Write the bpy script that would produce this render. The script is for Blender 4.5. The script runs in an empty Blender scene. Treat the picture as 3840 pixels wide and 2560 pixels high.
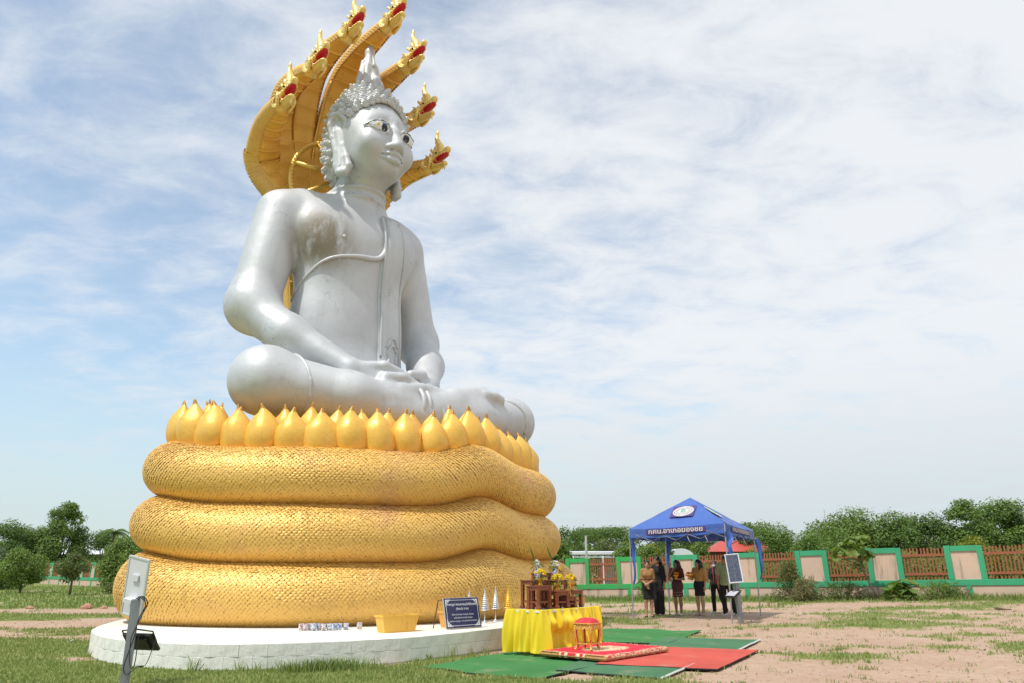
import bpy, math, random
import numpy as np
from mathutils import Vector, Matrix, Euler
PI = math.pi
R = math.radians
SC = bpy.context.scene
COL = SC.collection

# ------------------------------------------------------------------ camera
cam_d = bpy.data.cameras.new('camera')
cam = bpy.data.objects.new('camera', cam_d)
COL.objects.link(cam)
cam_d.sensor_width = 36.0
cam_d.lens = 26.02
cam_d.clip_start = 0.1
cam_d.clip_end = 3000
cam.location = (0, 0, 1.4)
cam.rotation_euler = (R(90 + 16.946), 0, 0)
SC.camera = cam

# ------------------------------------------------------------------ world, sun, exposure
SUN = Vector((-0.36, -0.34, 0.87)).normalized()          # towards the sun
W = bpy.data.worlds.new('World')
SC.world = W
W.use_nodes = True
wn = W.node_tree.nodes
wl = W.node_tree.links
wn.clear()
def wnode(t, **kw):
    n = wn.new(t)
    for k, v in kw.items():
        setattr(n, k, v)
    return n
def wmath(op, a, b=None, c=None, clamp=False):
    n = wnode('ShaderNodeMath', operation=op, use_clamp=clamp)
    for i, v in enumerate((a, b, c)):
        if v is None: continue
        if isinstance(v, (int, float)): n.inputs[i].default_value = v
        else: wl.new(v, n.inputs[i])
    return n.outputs[0]
sky = wnode('ShaderNodeTexSky', sky_type='NISHITA', sun_disc=False)
sky.sun_elevation = math.asin(SUN.z)
sky.sun_rotation = math.atan2(SUN.x, SUN.y)
sky.altitude = 100
sky.air_density = 1.0
sky.dust_density = 0.7
sky.ozone_density = 1.0
tc = wnode('ShaderNodeTexCoord')
sep = wnode('ShaderNodeSeparateXYZ')
wl.new(tc.outputs['Generated'], sep.inputs[0])
zz = wmath('MAXIMUM', wmath('ADD', sep.outputs['Z'], 0.16), 0.10)
px = wmath('DIVIDE', sep.outputs['X'], zz)
py = wmath('DIVIDE', sep.outputs['Y'], zz)
comb = wnode('ShaderNodeCombineXYZ')
wl.new(px, comb.inputs[0]); wl.new(py, comb.inputs[1])
def wnoise(scale, detail, rough, rot, sc, loc, dist=0.0):
    mp = wnode('ShaderNodeMapping')
    mp.inputs['Rotation'].default_value = (0, 0, R(rot))
    mp.inputs['Scale'].default_value = sc
    mp.inputs['Location'].default_value = loc
    wl.new(comb.outputs[0], mp.inputs[0])
    n = wnode('ShaderNodeTexNoise')
    n.inputs['Scale'].default_value = scale
    n.inputs['Detail'].default_value = detail
    n.inputs['Roughness'].default_value = rough
    n.inputs['Distortion'].default_value = dist
    wl.new(mp.outputs[0], n.inputs['Vector'])
    return n.outputs['Fac']
big = wnoise(0.55, 2.0, 0.5, 20, (1, 1, 1), (3.1, 1.7, 0))
streak = wnoise(1.5, 8.0, 0.62, 38, (0.7, 1.5, 1), (0.4, 5.0, 0), 0.6)
mott = wnoise(5.6, 9.0, 0.62, -18, (0.85, 1.15, 1), (2.0, 0.0, 0), 0.35)
# one veil of thin high cloud, thicker towards the east (+X), opening into blue in the west
east = wmath('MULTIPLY_ADD', px, 0.17, 0.50)
east = wmath('MINIMUM', wmath('MAXIMUM', east, 0.22), 0.72)
cov = wmath('ADD', east, wmath('MULTIPLY', wmath('SUBTRACT', big, 0.5), 0.50))
cov = wmath('ADD', cov, wmath('MULTIPLY', wmath('SUBTRACT', streak, 0.5), 0.60))
cov = wmath('ADD', cov, wmath('MULTIPLY', wmath('SUBTRACT', mott, 0.5), 1.0))
mr = wnode('ShaderNodeMapRange', interpolation_type='SMOOTHSTEP')
wl.new(cov, mr.inputs['Value'])
mr.inputs['From Min'].default_value = 0.08
mr.inputs['From Max'].default_value = 0.76
mr.inputs['To Min'].default_value = 0.22
mr.inputs['To Max'].default_value = 0.97
mix = wnode('ShaderNodeMix', data_type='RGBA')
wl.new(mr.outputs[0], mix.inputs['Factor'])
boost = wnode('ShaderNodeVectorMath', operation='MULTIPLY')
wl.new(sky.outputs[0], boost.inputs[0])
boost.inputs[1].default_value = (1.38, 1.52, 1.44)
wl.new(boost.outputs[0], mix.inputs['A'])
mix.inputs['B'].default_value = (6.75, 6.95, 7.2, 1)
# pale haze low over the horizon, all the way round
hz = wnode('ShaderNodeMapRange', interpolation_type='SMOOTHSTEP')
wl.new(sep.outputs['Z'], hz.inputs['Value'])
for i_, v_ in zip((1, 2, 3, 4), (-0.02, 0.30, 0.85, 0.0)): hz.inputs[i_].default_value = v_
mix2 = wnode('ShaderNodeMix', data_type='RGBA')
wl.new(hz.outputs[0], mix2.inputs['Factor'])
wl.new(mix.outputs['Result'], mix2.inputs['A'])
mix2.inputs['B'].default_value = (4.5, 5.2, 5.5, 1)
bg = wnode('ShaderNodeBackground')
bg.inputs['Strength'].default_value = 0.13
wl.new(mix2.outputs['Result'], bg.inputs['Color'])
wo = wnode('ShaderNodeOutputWorld')
wl.new(bg.outputs[0], wo.inputs['Surface'])

sun_d = bpy.data.lights.new('sun', 'SUN')
sun_d.energy = 3.3
sun_d.angle = R(1.2)
sun_d.color = (1.0, 0.96, 0.89)
sun_o = bpy.data.objects.new('sun', sun_d)
COL.objects.link(sun_o)
sun_o.rotation_euler = SUN.to_track_quat('Z', 'Y').to_euler()
sun_o.location = (-20, -20, 60)

SC.view_settings.view_transform = 'Standard'
SC.view_settings.look = 'None'
SC.view_settings.exposure = 0.0
SC.view_settings.gamma = 1.0
SC.view_settings.use_curve_mapping = False
SC.cycles.max_bounces = 6
SC.cycles.diffuse_bounces = 3
SC.cycles.transparent_max_bounces = 8

# ------------------------------------------------------------------ materials
class NT:
    def __init__(s, name):
        s.m = bpy.data.materials.new(name); s.m.use_nodes = True
        s.t = s.m.node_tree; s.n = s.t.nodes; s.l = s.t.links
        s.b = s.n['Principled BSDF']; s.out = s.n['Material Output']
        s._tc = None
    def node(s, t, **kw):
        n = s.n.new(t)
        for k, v in kw.items(): setattr(n, k, v)
        return n
    def put(s, sock, v):
        if isinstance(v, bpy.types.NodeSocket): s.l.new(v, sock)
        elif isinstance(v, (tuple, list)) and len(v) == 3 and sock.type == 'RGBA': sock.default_value = (*v, 1)
        else: sock.default_value = v
    def coord(s, which='Object'):
        if s._tc is None: s._tc = s.node('ShaderNodeTexCoord')
        return s._tc.outputs[which]
    def noise(s, scale, detail=4, rough=0.55, vec=None, stretch=None, dist=0, out='Fac'):
        v = vec or s.coord()
        if stretch:
            mp = s.node('ShaderNodeMapping'); mp.inputs['Scale'].default_value = stretch
            s.l.new(v, mp.inputs[0]); v = mp.outputs[0]
        n = s.node('ShaderNodeTexNoise')
        n.inputs['Scale'].default_value = scale; n.inputs['Detail'].default_value = detail
        n.inputs['Roughness'].default_value = rough; n.inputs['Distortion'].default_value = dist
        s.l.new(v, n.inputs['Vector'])
        return n.outputs[out]
    def ramp(s, fac, lo, hi, a=0.0, b=1.0):
        n = s.node('ShaderNodeMapRange', interpolation_type='SMOOTHSTEP')
        s.put(n.inputs[0], fac)
        for i, v in zip((1, 2, 3, 4), (lo, hi, a, b)): n.inputs[i].default_value = v
        return n.outputs[0]
    def mix(s, fac, a, b, mode='MIX'):
        n = s.node('ShaderNodeMix', data_type='RGBA', blend_type=mode)
        s.put(n.inputs['Factor'], fac); s.put(n.inputs['A'], a); s.put(n.inputs['B'], b)
        return n.outputs['Result']
    def math(s, op, a, b=0.0):
        n = s.node('ShaderNodeMath', operation=op)
        s.put(n.inputs[0], a); s.put(n.inputs[1], b)
        return n.outputs[0]
    def bump(s, h, strength=0.3, dist=0.02):
        n = s.node('ShaderNodeBump'); n.inputs['Strength'].default_value = strength
        n.inputs['Distance'].default_value = dist
        s.l.new(h, n.inputs['Height']); s.l.new(n.outputs[0], s.b.inputs['Normal'])
    def set(s, **kw):
        for k, v in kw.items(): s.put(s.b.inputs[k.replace('_', ' ').title() if k != 'ior' else 'IOR'], v)
        return s

def plain(name, col, rough=0.6, metal=0.0, var=0.12, scale=6.0, bump=0.0, spec=0.5):
    n = NT(name)
    f = n.noise(scale, 5, 0.6)
    dark = tuple(c * (1 - var) for c in col); lite = tuple(min(1, c * (1 + var)) for c in col)
    n.set(base_color=n.mix(f, dark, lite), metallic=metal)
    n.put(n.b.inputs['Roughness'], n.ramp(n.noise(scale * 2.3, 3), 0.2, 0.8, rough * 0.85, min(1, rough * 1.15)))
    n.b.inputs['Specular IOR Level'].default_value = spec
    if bump: n.bump(n.noise(scale * 4, 5), bump, 0.01)
    return n.m

# ------------------------------------------------------------------ mesh building
class MB:
    """collects shapes into one mesh"""
    def __init__(s): s.v = []; s.f = []; s.n = 0; s.mi = []
    def add(s, v, f, mi=0):
        v = np.asarray(v, float).reshape(-1, 3)
        s.v.append(v)
        for q in f: s.f.append([i + s.n for i in q]); s.mi.append(mi)
        s.n += len(v); return s
    def box(s, c, d, rot=None, mi=0, taper=1.0, bev=0.0):
        c = np.array(c, float); hx, hy, hz = np.array(d, float) / 2
        if bev > 0:
            b = bev
            pts = []
            for z, k in ((-hz, b), (-hz + b, 0), (hz - b, 0), (hz, b)):
                t = taper if z > 0 else 1.0
                x, y = hx * t - k, hy * t - k
                pts += [(-x, -y, z), (x, -y, z), (x, y, z), (-x, y, z)]
            f = [(3, 2, 1, 0), (12, 13, 14, 15)]
            for r in range(3):
                for i in range(4):
                    j = (i + 1) % 4
                    f.append((r * 4 + i, r * 4 + j, r * 4 + 4 + j, r * 4 + 4 + i))
        else:
            pts = []
            for z in (-hz, hz):
                t = taper if z > 0 else 1.0
                pts += [(-hx * t, -hy * t, z), (hx * t, -hy * t, z), (hx * t, hy * t, z), (-hx * t, hy * t, z)]
            f = [(3, 2, 1, 0), (4, 5, 6, 7), (0, 1, 5, 4), (1, 2, 6, 5), (2, 3, 7, 6), (3, 0, 4, 7)]
        p = np.array(pts)
        if rot is not None: p = p @ np.array(rot).T
        return s.add(p + c, f, mi)
    def tube(s, path, rad, n=8, cap=True, mi=0, flat=None):
        path = np.asarray(path, float); m = len(path)
        rad = np.broadcast_to(np.asarray(rad, float), (m,))
        tan = np.gradient(path, axis=0)
        tan /= np.linalg.norm(tan, axis=1)[:, None] + 1e-9
        up = np.array((0, 0, 1.0)) if abs(tan[0][2]) < 0.9 else np.array((1.0, 0, 0))
        a = np.cross(tan[0], up); a /= np.linalg.norm(a)
        vs = []
        for i in range(m):
            a = a - tan[i] * a.dot(tan[i]); a /= np.linalg.norm(a) + 1e-9
            b = np.cross(tan[i], a)
            for k in range(n):
                t = 2 * PI * k / n
                vs.append(path[i] + rad[i] * (math.cos(t) * a + math.sin(t) * b))
        f = []
        for i in range(m - 1):
            for k in range(n):
                j = (k + 1) % n
                f.append((i * n + k, i * n + j, (i + 1) * n + j, (i + 1) * n + k))
        if cap:
            f.append(tuple(range(n - 1, -1, -1))); f.append(tuple((m - 1) * n + k for k in range(n)))
        return s.add(vs, f, mi)
    def cyl(s, p0, p1, r0, r1=None, n=12, mi=0): return s.tube([p0, p1], [r0, r0 if r1 is None else r1], n, True, mi)
    def lathe(s, prof, n=16, c=(0, 0, 0), rot=None, mi=0, sx=1, sy=1):
        vs = []
        for r, z in prof:
            for k in range(n):
                t = 2 * PI * k / n
                vs.append((r * math.cos(t) * sx, r * math.sin(t) * sy, z))
        f = []
        m = len(prof)
        for i in range(m - 1):
            for k in range(n):
                j = (k + 1) % n
                f.append((i * n + k, i * n + j, (i + 1) * n + j, (i + 1) * n + k))
        f.append(tuple(range(n - 1, -1, -1))); f.append(tuple((m - 1) * n + k for k in range(n)))
        p = np.array(vs)
        if rot is not None: p = p @ np.array(rot).T
        return s.add(p + np.array(c, float), f, mi)
    def ball(s, c, r, n=10, mi=0):
        r = np.broadcast_to(np.array(r, float), (3,))
        prof = [(max(1e-3, math.sin(PI * i / (n // 2 + 2))), -math.cos(PI * i / (n // 2 + 2))) for i in range(n // 2 + 3)]
        vs = []
        m = MB(); m.lathe(prof, n)
        return s.add(m.v[0] * r + np.array(c, float), m.f, mi)
    def grid(s, pts, mi=0, flip=False):
        p = np.asarray(pts, float); a, b = p.shape[:2]
        f = []
        for i in range(a - 1):
            for j in range(b - 1):
                q = (i * b + j, i * b + j + 1, (i + 1) * b + j + 1, (i + 1) * b + j)
                f.append(q[::-1] if flip else q)
        return s.add(p.reshape(-1, 3), f, mi)
    def mesh(s, name, mats, smooth=False):
        me = bpy.data.meshes.new(name)
        me.from_pydata(np.concatenate(s.v).tolist() if s.v else [], [], s.f)
        for m in (mats if isinstance(mats, (list, tuple)) else [mats]): me.materials.append(m)
        if any(s.mi): me.polygons.foreach_set('material_index', s.mi)
        if smooth: me.polygons.foreach_set('use_smooth', [True] * len(me.polygons))
        me.update()
        return me
    def obj(s, name, mats, parent=None, smooth=False, loc=None):
        return link(name, s.mesh(name, mats, smooth), parent, loc)

def link(name, me, parent=None, loc=None):
    o = bpy.data.objects.new(name, me)
    COL.objects.link(o)
    if parent is not None: o.parent = parent
    if loc is not None: o.location = loc
    return o
def tag(o, label, cat, group=None, kind=None):
    if label: o['label'] = label
    if cat: o['category'] = cat
    if group: o['group'] = group
    if kind: o['kind'] = kind
    return o
def thing(name, label, cat, loc=(0, 0, 0), rz=0.0, group=None):
    o = bpy.data.objects.new(name, None); COL.objects.link(o)
    o.empty_display_size = 0.2
    o.location = loc; o.rotation_euler = (0, 0, rz)
    return tag(o, label, cat, group)
def structure(o): o['kind'] = 'structure'; return o
def stuff(o): o['kind'] = 'stuff'; return o
def dup(root, loc=None, rz=None, label=None, parent=None):
    r = root.copy(); COL.objects.link(r)
    if parent is not None: r.parent = parent
    if loc is not None: r.location = loc
    if rz is not None: r.rotation_euler = (0, 0, rz)
    if label: r['label'] = label
    for ch in list(root.children):
        c = ch.copy(); COL.objects.link(c); c.parent = r
        for g in ch.children:
            d = g.copy(); COL.objects.link(d); d.parent = c
    return r
def fastmesh(name, v, f, mats, smooth=False, mi=None):
    """v (n,3), f (m,k) all faces of k corners"""
    v = np.ascontiguousarray(v, np.float32); f = np.ascontiguousarray(f, np.int32)
    me = bpy.data.meshes.new(name)
    m, k = f.shape
    me.vertices.add(len(v)); me.vertices.foreach_set('co', v.ravel())
    me.loops.add(m * k); me.loops.foreach_set('vertex_index', f.ravel())
    me.polygons.add(m)
    me.polygons.foreach_set('loop_start', np.arange(0, m * k, k, dtype=np.int32))
    me.polygons.foreach_set('loop_total', np.full(m, k, np.int32))
    for mt in (mats if isinstance(mats, (list, tuple)) else [mats]): me.materials.append(mt)
    if mi is not None: me.polygons.foreach_set('material_index', np.asarray(mi, np.int32))
    if smooth: me.polygons.foreach_set('use_smooth', np.ones(m, bool))
    me.update(calc_edges=True)
    return me
def spline(pts, n, closed=False):
    """Catmull-Rom through pts, n samples (uniform in parameter)"""
    p = np.asarray(pts, float); m = len(p)
    if closed:
        t = np.arange(n) / n * m
    else:
        t = np.linspace(0, m - 1, n)
    i = np.floor(t).astype(int); u = (t - i)[:, None]
    if closed: idx = [(i + k) % m for k in (-1, 0, 1, 2)]
    else: i = np.minimum(i, m - 2); u = (t - i)[:, None]; idx = [np.clip(i + k, 0, m - 1) for k in (-1, 0, 1, 2)]
    a, b, c, d = (p[k] for k in idx)
    return 0.5 * (2 * b + (c - a) * u + (2 * a - 5 * b + 4 * c - d) * u ** 2 + (3 * b - a - 3 * c + d) * u ** 3)
def even(path, n, closed=False):
    """resample a polyline evenly by arc length"""
    p = np.asarray(path, float)
    if closed: p = np.vstack([p, p[:1]])
    s = np.r_[0, np.cumsum(np.linalg.norm(np.diff(p, axis=0), axis=1))]
    q = np.linspace(0, s[-1], n + 1 if closed else n)
    if closed: q = q[:-1]
    return np.stack([np.interp(q, s, p[:, k]) for k in range(p.shape[1])], 1)
def vnoise(x, y, seed=0, oct=4, lac=2.0, gain=0.5):
    """value noise in 0..1"""
    x = np.asarray(x, float); y = np.asarray(y, float)
    tot = np.zeros(np.broadcast(x, y).shape); amp = 1.0; nrm = 0
    rs = np.random.RandomState(seed); T = rs.rand(256, 256)
    for o in range(oct):
        xi = np.floor(x).astype(int); yi = np.floor(y).astype(int)
        u = x - xi; v = y - yi; u = u * u * (3 - 2 * u); v = v * v * (3 - 2 * v)
        g = lambda a, b: T[(a + 37 * o) % 256, (b + 91 * o) % 256]
        tot += amp * ((g(xi, yi) * (1 - u) + g(xi + 1, yi) * u) * (1 - v) + (g(xi, yi + 1) * (1 - u) + g(xi + 1, yi + 1) * u) * v)
        nrm += amp; amp *= gain; x = x * lac; y = y * lac
    return tot / nrm
def sstep(x, a, b):
    t = np.clip((np.asarray(x, float) - a) / (b - a), 0, 1); return t * t * (3 - 2 * t)

# ------------------------------------------------------------------ signed distance sculpting
class SDF:
    def __init__(s, lo, hi, h):
        s.lo = np.array(lo, float); s.h = h
        s.n = np.ceil((np.array(hi, float) - s.lo) / h).astype(int) + 1
        s.ax = [(s.lo[k] + h * np.arange(s.n[k])).astype(np.float32) for k in range(3)]
        s.d = np.full(s.n, 9.0, np.float32)
    def sub(s, lo, hi):
        i0 = np.clip(np.floor((np.array(lo) - s.lo) / s.h).astype(int), 0, s.n)
        i1 = np.clip(np.ceil((np.array(hi) - s.lo) / s.h).astype(int) + 1, 0, s.n)
        sl = tuple(slice(a, b) for a, b in zip(i0, i1))
        g = (s.ax[0][sl[0]][:, None, None], s.ax[1][sl[1]][None, :, None], s.ax[2][sl[2]][None, None, :])
        return sl, g
    def op(s, lo, hi, fn, k=0.0, mode='u'):
        pad = max(k, 2 * s.h) * 1.2
        sl, g = s.sub(np.array(lo) - pad, np.array(hi) + pad)
        a = s.d[sl]
        if a.size == 0: return s
        b = np.broadcast_to(fn(*g), a.shape)
        if mode == 'i': b = -b
        if mode == 'u':
            if k > 0:
                h = np.maximum(k - np.abs(a - b), 0) / k
                r = np.minimum(a, b) - h * h * k * 0.25
            else: r = np.minimum(a, b)
        else:                       # subtract
            b = -b if mode == 's' else b
            if k > 0:
                h = np.maximum(k - np.abs(a - b), 0) / k
                r = np.maximum(a, b) + h * h * k * 0.25
            else: r = np.maximum(a, b)
        s.d[sl] = r
        return s
    def ell(s, c, r, k=0.0, mode='u', rot=None):
        c = np.array(c, float); r = np.broadcast_to(np.array(r, float), (3,))
        m = np.max(r) if rot is not None else r
        return s.op(c - m, c + m, f_ell(c, r, rot), k, mode)
    def cap(s, a, b, ra, rb=None, k=0.0, mode='u', flat=None):
        rb = ra if rb is None else rb
        a = np.array(a, float); b = np.array(b, float); m = max(ra, rb)
        return s.op(np.minimum(a, b) - m, np.maximum(a, b) + m, f_cap(a, b, ra, rb), k, mode)
    def chain(s, pts, rad, k=0.0, mode='u'):
        for i in range(len(pts) - 1): s.cap(pts[i], pts[i + 1], rad[i], rad[i + 1], k, mode)
        return s
    def cut(s, fn, k=0.0):
        """keep only where fn < 0"""
        g = (s.ax[0][:, None, None], s.ax[1][None, :, None], s.ax[2][None, None, :])
        b = np.broadcast_to(fn(*g), s.d.shape)
        if k > 0:
            h = np.maximum(k - np.abs(s.d - b), 0) / k
            s.d = (np.maximum(s.d, b) + h * h * k * 0.25).astype(np.float32)
        else: s.d = np.maximum(s.d, b).astype(np.float32)
        return s
    def mesh(s, name, mats, smooth=True):
        v, f = surface_nets(s.d, s.lo, s.h)
        return fastmesh(name, v, f, mats, smooth)
    def obj(s, name, mats, parent=None, smooth=True):
        return link(name, s.mesh(name, mats, smooth), parent)
def f_ell(c, r, rot=None):
    c = np.asarray(c, np.float32); r = np.asarray(np.broadcast_to(r, (3,)), np.float32)
    def f(x, y, z):
        x, y, z = x - c[0], y - c[1], z - c[2]
        if rot is not None:
            m = np.array(rot, np.float32)
            x, y, z = (m[0][k] * x + m[1][k] * y + m[2][k] * z for k in range(3))
        k0 = np.sqrt((x / r[0]) ** 2 + (y / r[1]) ** 2 + (z / r[2]) ** 2)
        k1 = np.sqrt((x / r[0] ** 2) ** 2 + (y / r[1] ** 2) ** 2 + (z / r[2] ** 2) ** 2) + 1e-6
        return k0 * (k0 - 1) / k1
    return f
def f_cap(a, b, ra, rb):
    a = np.asarray(a, np.float32); ba = np.asarray(b, np.float32) - a; L = float(ba.dot(ba)) + 1e-9
    def f(x, y, z):
        x, y, z = x - a[0], y - a[1], z - a[2]
        t = np.clip((x * ba[0] + y * ba[1] + z * ba[2]) / L, 0, 1)
        return np.sqrt((x - t * ba[0]) ** 2 + (y - t * ba[1]) ** 2 + (z - t * ba[2]) ** 2) - (ra + (rb - ra) * t)
    return f
def surface_nets(d, lo, h):
    nx, ny, nz = d.shape
    neg = d < 0
    cs = [(i, j, k) for i in (0, 1) for j in (0, 1) for k in (0, 1)]
    sl = lambda o, n: slice(o, n - 1 + o)
    cnt = np.zeros((nx - 1, ny - 1, nz - 1), np.int8)
    for c in cs: cnt += neg[sl(c[0], nx), sl(c[1], ny), sl(c[2], nz)]
    act = (cnt > 0) & (cnt < 8)
    ci, cj, ck = np.nonzero(act)
    idx = np.full(act.shape, -1, np.int64); idx[ci, cj, ck] = np.arange(len(ci))
    val = {c: d[ci + c[0], cj + c[1], ck + c[2]] for c in cs}
    acc = np.zeros((len(ci), 3)); num = np.zeros(len(ci))
    for a in cs:
        for ax in range(3):
            if a[ax] == 1: continue
            b = list(a); b[ax] = 1; b = tuple(b)
            va, vb = val[a], val[b]
            m = (va < 0) != (vb < 0)
            t = np.where(m, va / np.where(m, va - vb, 1), 0)
            p = np.zeros((len(ci), 3)) + np.array(a)
            p[:, ax] = t
            acc += p * m[:, None]; num += m
    v = (acc / num[:, None] + np.stack([ci, cj, ck], 1)) * h + lo
    F = []
    for ax in range(3):
        o1, o2 = (ax + 1) % 3, (ax + 2) % 3
        sA = [slice(None)] * 3; sB = [slice(None)] * 3
        sA[ax] = slice(0, -1); sB[ax] = slice(1, None)
        for s_ in (sA, sB):
            s_[o1] = slice(1, -1); s_[o2] = slice(1, -1)
        A = neg[tuple(sA)]; B = neg[tuple(sB)]
        e = np.nonzero(A != B)
        sgn = A[e]
        g = [e[0].copy(), e[1].copy(), e[2].copy()]
        g[o1] += 1; g[o2] += 1
        def cell(d1, d2):
            q = [g[0], g[1], g[2]]
            q = [x.copy() for x in q]; q[o1] += d1; q[o2] += d2
            return idx[q[0], q[1], q[2]]
        a, b, c, e4 = cell(-1, -1), cell(0, -1), cell(0, 0), cell(-1, 0)
        quad = np.stack([a, b, c, e4], 1)
        quad[~sgn] = quad[~sgn][:, ::-1]
        F.append(quad)
    f = np.concatenate(F)
    f = f[(f >= 0).all(1)]
    return v, f

def in_poly(x, y, poly):
    p = np.array(poly); c = np.zeros(np.shape(x), bool); j = len(p) - 1
    for i in range(len(p)):
        xi, yi = p[i]; xj, yj = p[j]
        c ^= ((yi > y) != (yj > y)) & (x < (xj - xi) * (y - yi) / (yj - yi + 1e-12) + xi); j = i
    return c
CARP = [[(-1.35, 11.75), (0.35, 10.62), (1.9, 12.9), (0.2, 14.2)], [(1.2, 15.6), (3.0, 15.3), (4.35, 18.2), (2.2, 18.75)], [(0.62, 11.45), (1.97, 10.60), (2.75, 12.1), (1.2, 12.9)], [(2.2, 14.2), (3.98, 14.05), (4.98, 15.95), (3.25, 16.65)], [(1.25, 12.05), (2.92, 11.42), (4.32, 13.98), (2.55, 14.55)]]

# ================================================================== SHARED MATERIALS
def gold_mat(name, base, worn, rough=0.40, metal=0.30, wscale=1.2, lo=0.56, hi=0.78, bump=0.12, bs=9.0):
    n = NT(name)
    v = n.noise(wscale, 6, 0.62)
    fine = n.noise(bs * 3, 5, 0.6)
    col = n.mix(n.ramp(v, lo, hi), base, worn)
    col = n.mix(n.ramp(fine, 0.35, 0.75, 0.0, 0.35), col, tuple(c * 0.72 for c in base))
    streak_ = n.noise(1.7, 8, 0.7, stretch=(2.4, 2.4, 0.4))
    col = n.mix(n.ramp(streak_, 0.56, 0.74, 0, 0.42), col, tuple(c * k for c, k in zip(base, (0.55, 0.48, 0.45))))      # rain streaks and dirt
    col = n.mix(n.ramp(n.noise(11, 7, 0.72), 0.68, 0.74, 0, 0.22), col, (0.56, 0.36, 0.20))                               # chips in the paint
    n.set(base_color=col, metallic=metal)
    n.put(n.b.inputs['Roughness'], n.ramp(n.noise(bs, 4), 0.25, 0.75, rough * 0.8, rough * 1.25))
    n.bump(n.noise(bs, 6, 0.6), bump, 0.03)
    return n.m
M_SCALE = gold_mat('gold_scale_paint', (0.84, 0.51, 0.13), (0.68, 0.36, 0.17), 0.46, 0.24, 0.55, 0.52, 0.80)
M_GROOVE = gold_mat('gold_groove', (0.76, 0.45, 0.115), (0.64, 0.35, 0.12), 0.6, 0.2, 1.5)
M_PETAL = gold_mat('gold_petal_paint', (0.90, 0.53, 0.095), (0.84, 0.45, 0.14), 0.40, 0.26, 1.3, 0.45, 0.8, 0.22, 5.0)
M_TIP = gold_mat('gold_petal_tip', (0.50, 0.25, 0.05), (0.26, 0.12, 0.03), 0.5, 0.4, 6)
M_BELLY = gold_mat('gold_belly_plate', (0.90, 0.52, 0.10), (0.78, 0.40, 0.15), 0.42, 0.22, 1.1, 0.5, 0.8, 0.08)
M_RIDGE = gold_mat('gold_ridge', (0.86, 0.57, 0.14), (0.70, 0.38, 0.08), 0.38, 0.55, 3.0)
M_HEADG = gold_mat('gold_naga_head', (0.92, 0.66, 0.21), (0.74, 0.46, 0.12), 0.36, 0.40, 5.0, 0.5, 0.8, 0.2, 14)
M_MOUTH = plain('red_mouth_paint', (0.56, 0.02, 0.035), 0.35, 0, 0.2, 5)
M_BLACK = plain('black_gloss', (0.012, 0.012, 0.014), 0.25, 0, 0.2)
M_WHITE = plain('white_paint', (0.78, 0.78, 0.76), 0.5, 0, 0.05)

# ================================================================== GROUND
FA, FB = np.array((3.1, 36.2)), np.array((16.2, 27.6))          # run of the near boundary wall
FD = (FB - FA) / np.linalg.norm(FB - FA)
def fence_off(x, y):                                             # >0 on the camera's side of the wall
    n = np.array((FD[1], -FD[0])) * 1.0
    return (np.asarray(x) - FA[0]) * n[0] + (np.asarray(y) - FA[1]) * n[1]
def gz(x, y):
    x = np.asarray(x, float); y = np.asarray(y, float)
    z = 0.028 * np.clip(x - 3.6, 0, 45) * sstep(y, 12, 27)
    z = z + 0.05 * (vnoise(x * 0.25 + 50, y * 0.25 + 50, 3, 3) - 0.5) * sstep(np.hypot(x + 2.5, y - 17), 7.5, 12)
    return z
def grass_mask(x, y):
    x = np.asarray(x, float); y = np.asarray(y, float)
    n1 = vnoise(x * 0.42 + 80, y * 0.62 + 40, 11, 5, 2.1, 0.55)
    n2 = vnoise(x * 1.6 + 10, y * 2.6 + 70, 12, 4, 2.1, 0.6)
    g = 0.62 + 0.20 * sstep(-x, -0.5, 1.5) * sstep(-y, -15, -11) + 0.14 * sstep(-x, 6, 10)
    # right-hand yard: bare orange soil with scattered tufts
    yard = sstep(x, -0.2, 2.6) * (1 - sstep(fence_off(x, y), -60, -1) * 0)
    yard = sstep(x + 0.05 * y, 0.9, 2.6)
    g = g - 0.40 * yard
    g = g + 0.34 * sstep(-np.abs(fence_off(x, y) - 0.2), -3.4, -1.4)          # rank grass along the wall
    g = g + 0.55 * sstep(-fence_off(x, y), 0.4, 1.4) * sstep(x, -14, -6)       # field beyond the wall
    g = g + 0.30 * np.exp(-((x - 9.6) / 5.0) ** 2 - ((y - 21.0) / 5.0) ** 2)
    g = g + 0.22 * np.exp(-((x - 2.6) / 1.6) ** 2 - ((y - 20.4) / 1.8) ** 2)
    g = g - 0.30 * sstep(x, 11.0, 16.0) * sstep(-y, -26, -20)
    # wheel tracks passing behind the statue's left side
    left = sstep(-x, 6.5, 9.0)
    wob = 1.1 * (vnoise(x * 0.12, 0 * y + 3, 5, 2) - 0.5)
    g = g - 0.62 * left * np.exp(-((y - 27.2 - wob) / 1.9) ** 2)
    g = g - 0.70 * left * np.exp(-((y - 20.3 - wob) / 1.7) ** 2)
    g = g - 0.55 * left * np.exp(-((y - 16.4 - wob) / 0.9) ** 2)
    g = g - 0.35 * np.exp(-((x + 7.4) / 1.0) ** 2 - ((y - 9.2) / 1.2) ** 2)
    return np.clip(g + 1.5 * (n1 - 0.5) + 0.75 * (n2 - 0.5), 0, 1)
n = NT('soil_and_grass')
at = n.node('ShaderNodeAttribute'); at.attribute_name = 'grass'
sv = n.noise(0.5, 8, 0.65); sf = n.noise(9, 8, 0.7); sg = n.noise(60, 4, 0.7)
soil = n.mix(n.ramp(sv, 0.35, 0.7), (0.50, 0.365, 0.265), (0.44, 0.30, 0.21))
soil = n.mix(n.ramp(sf, 0.42, 0.72, 0, 0.7), soil, (0.34, 0.205, 0.135))
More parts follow.
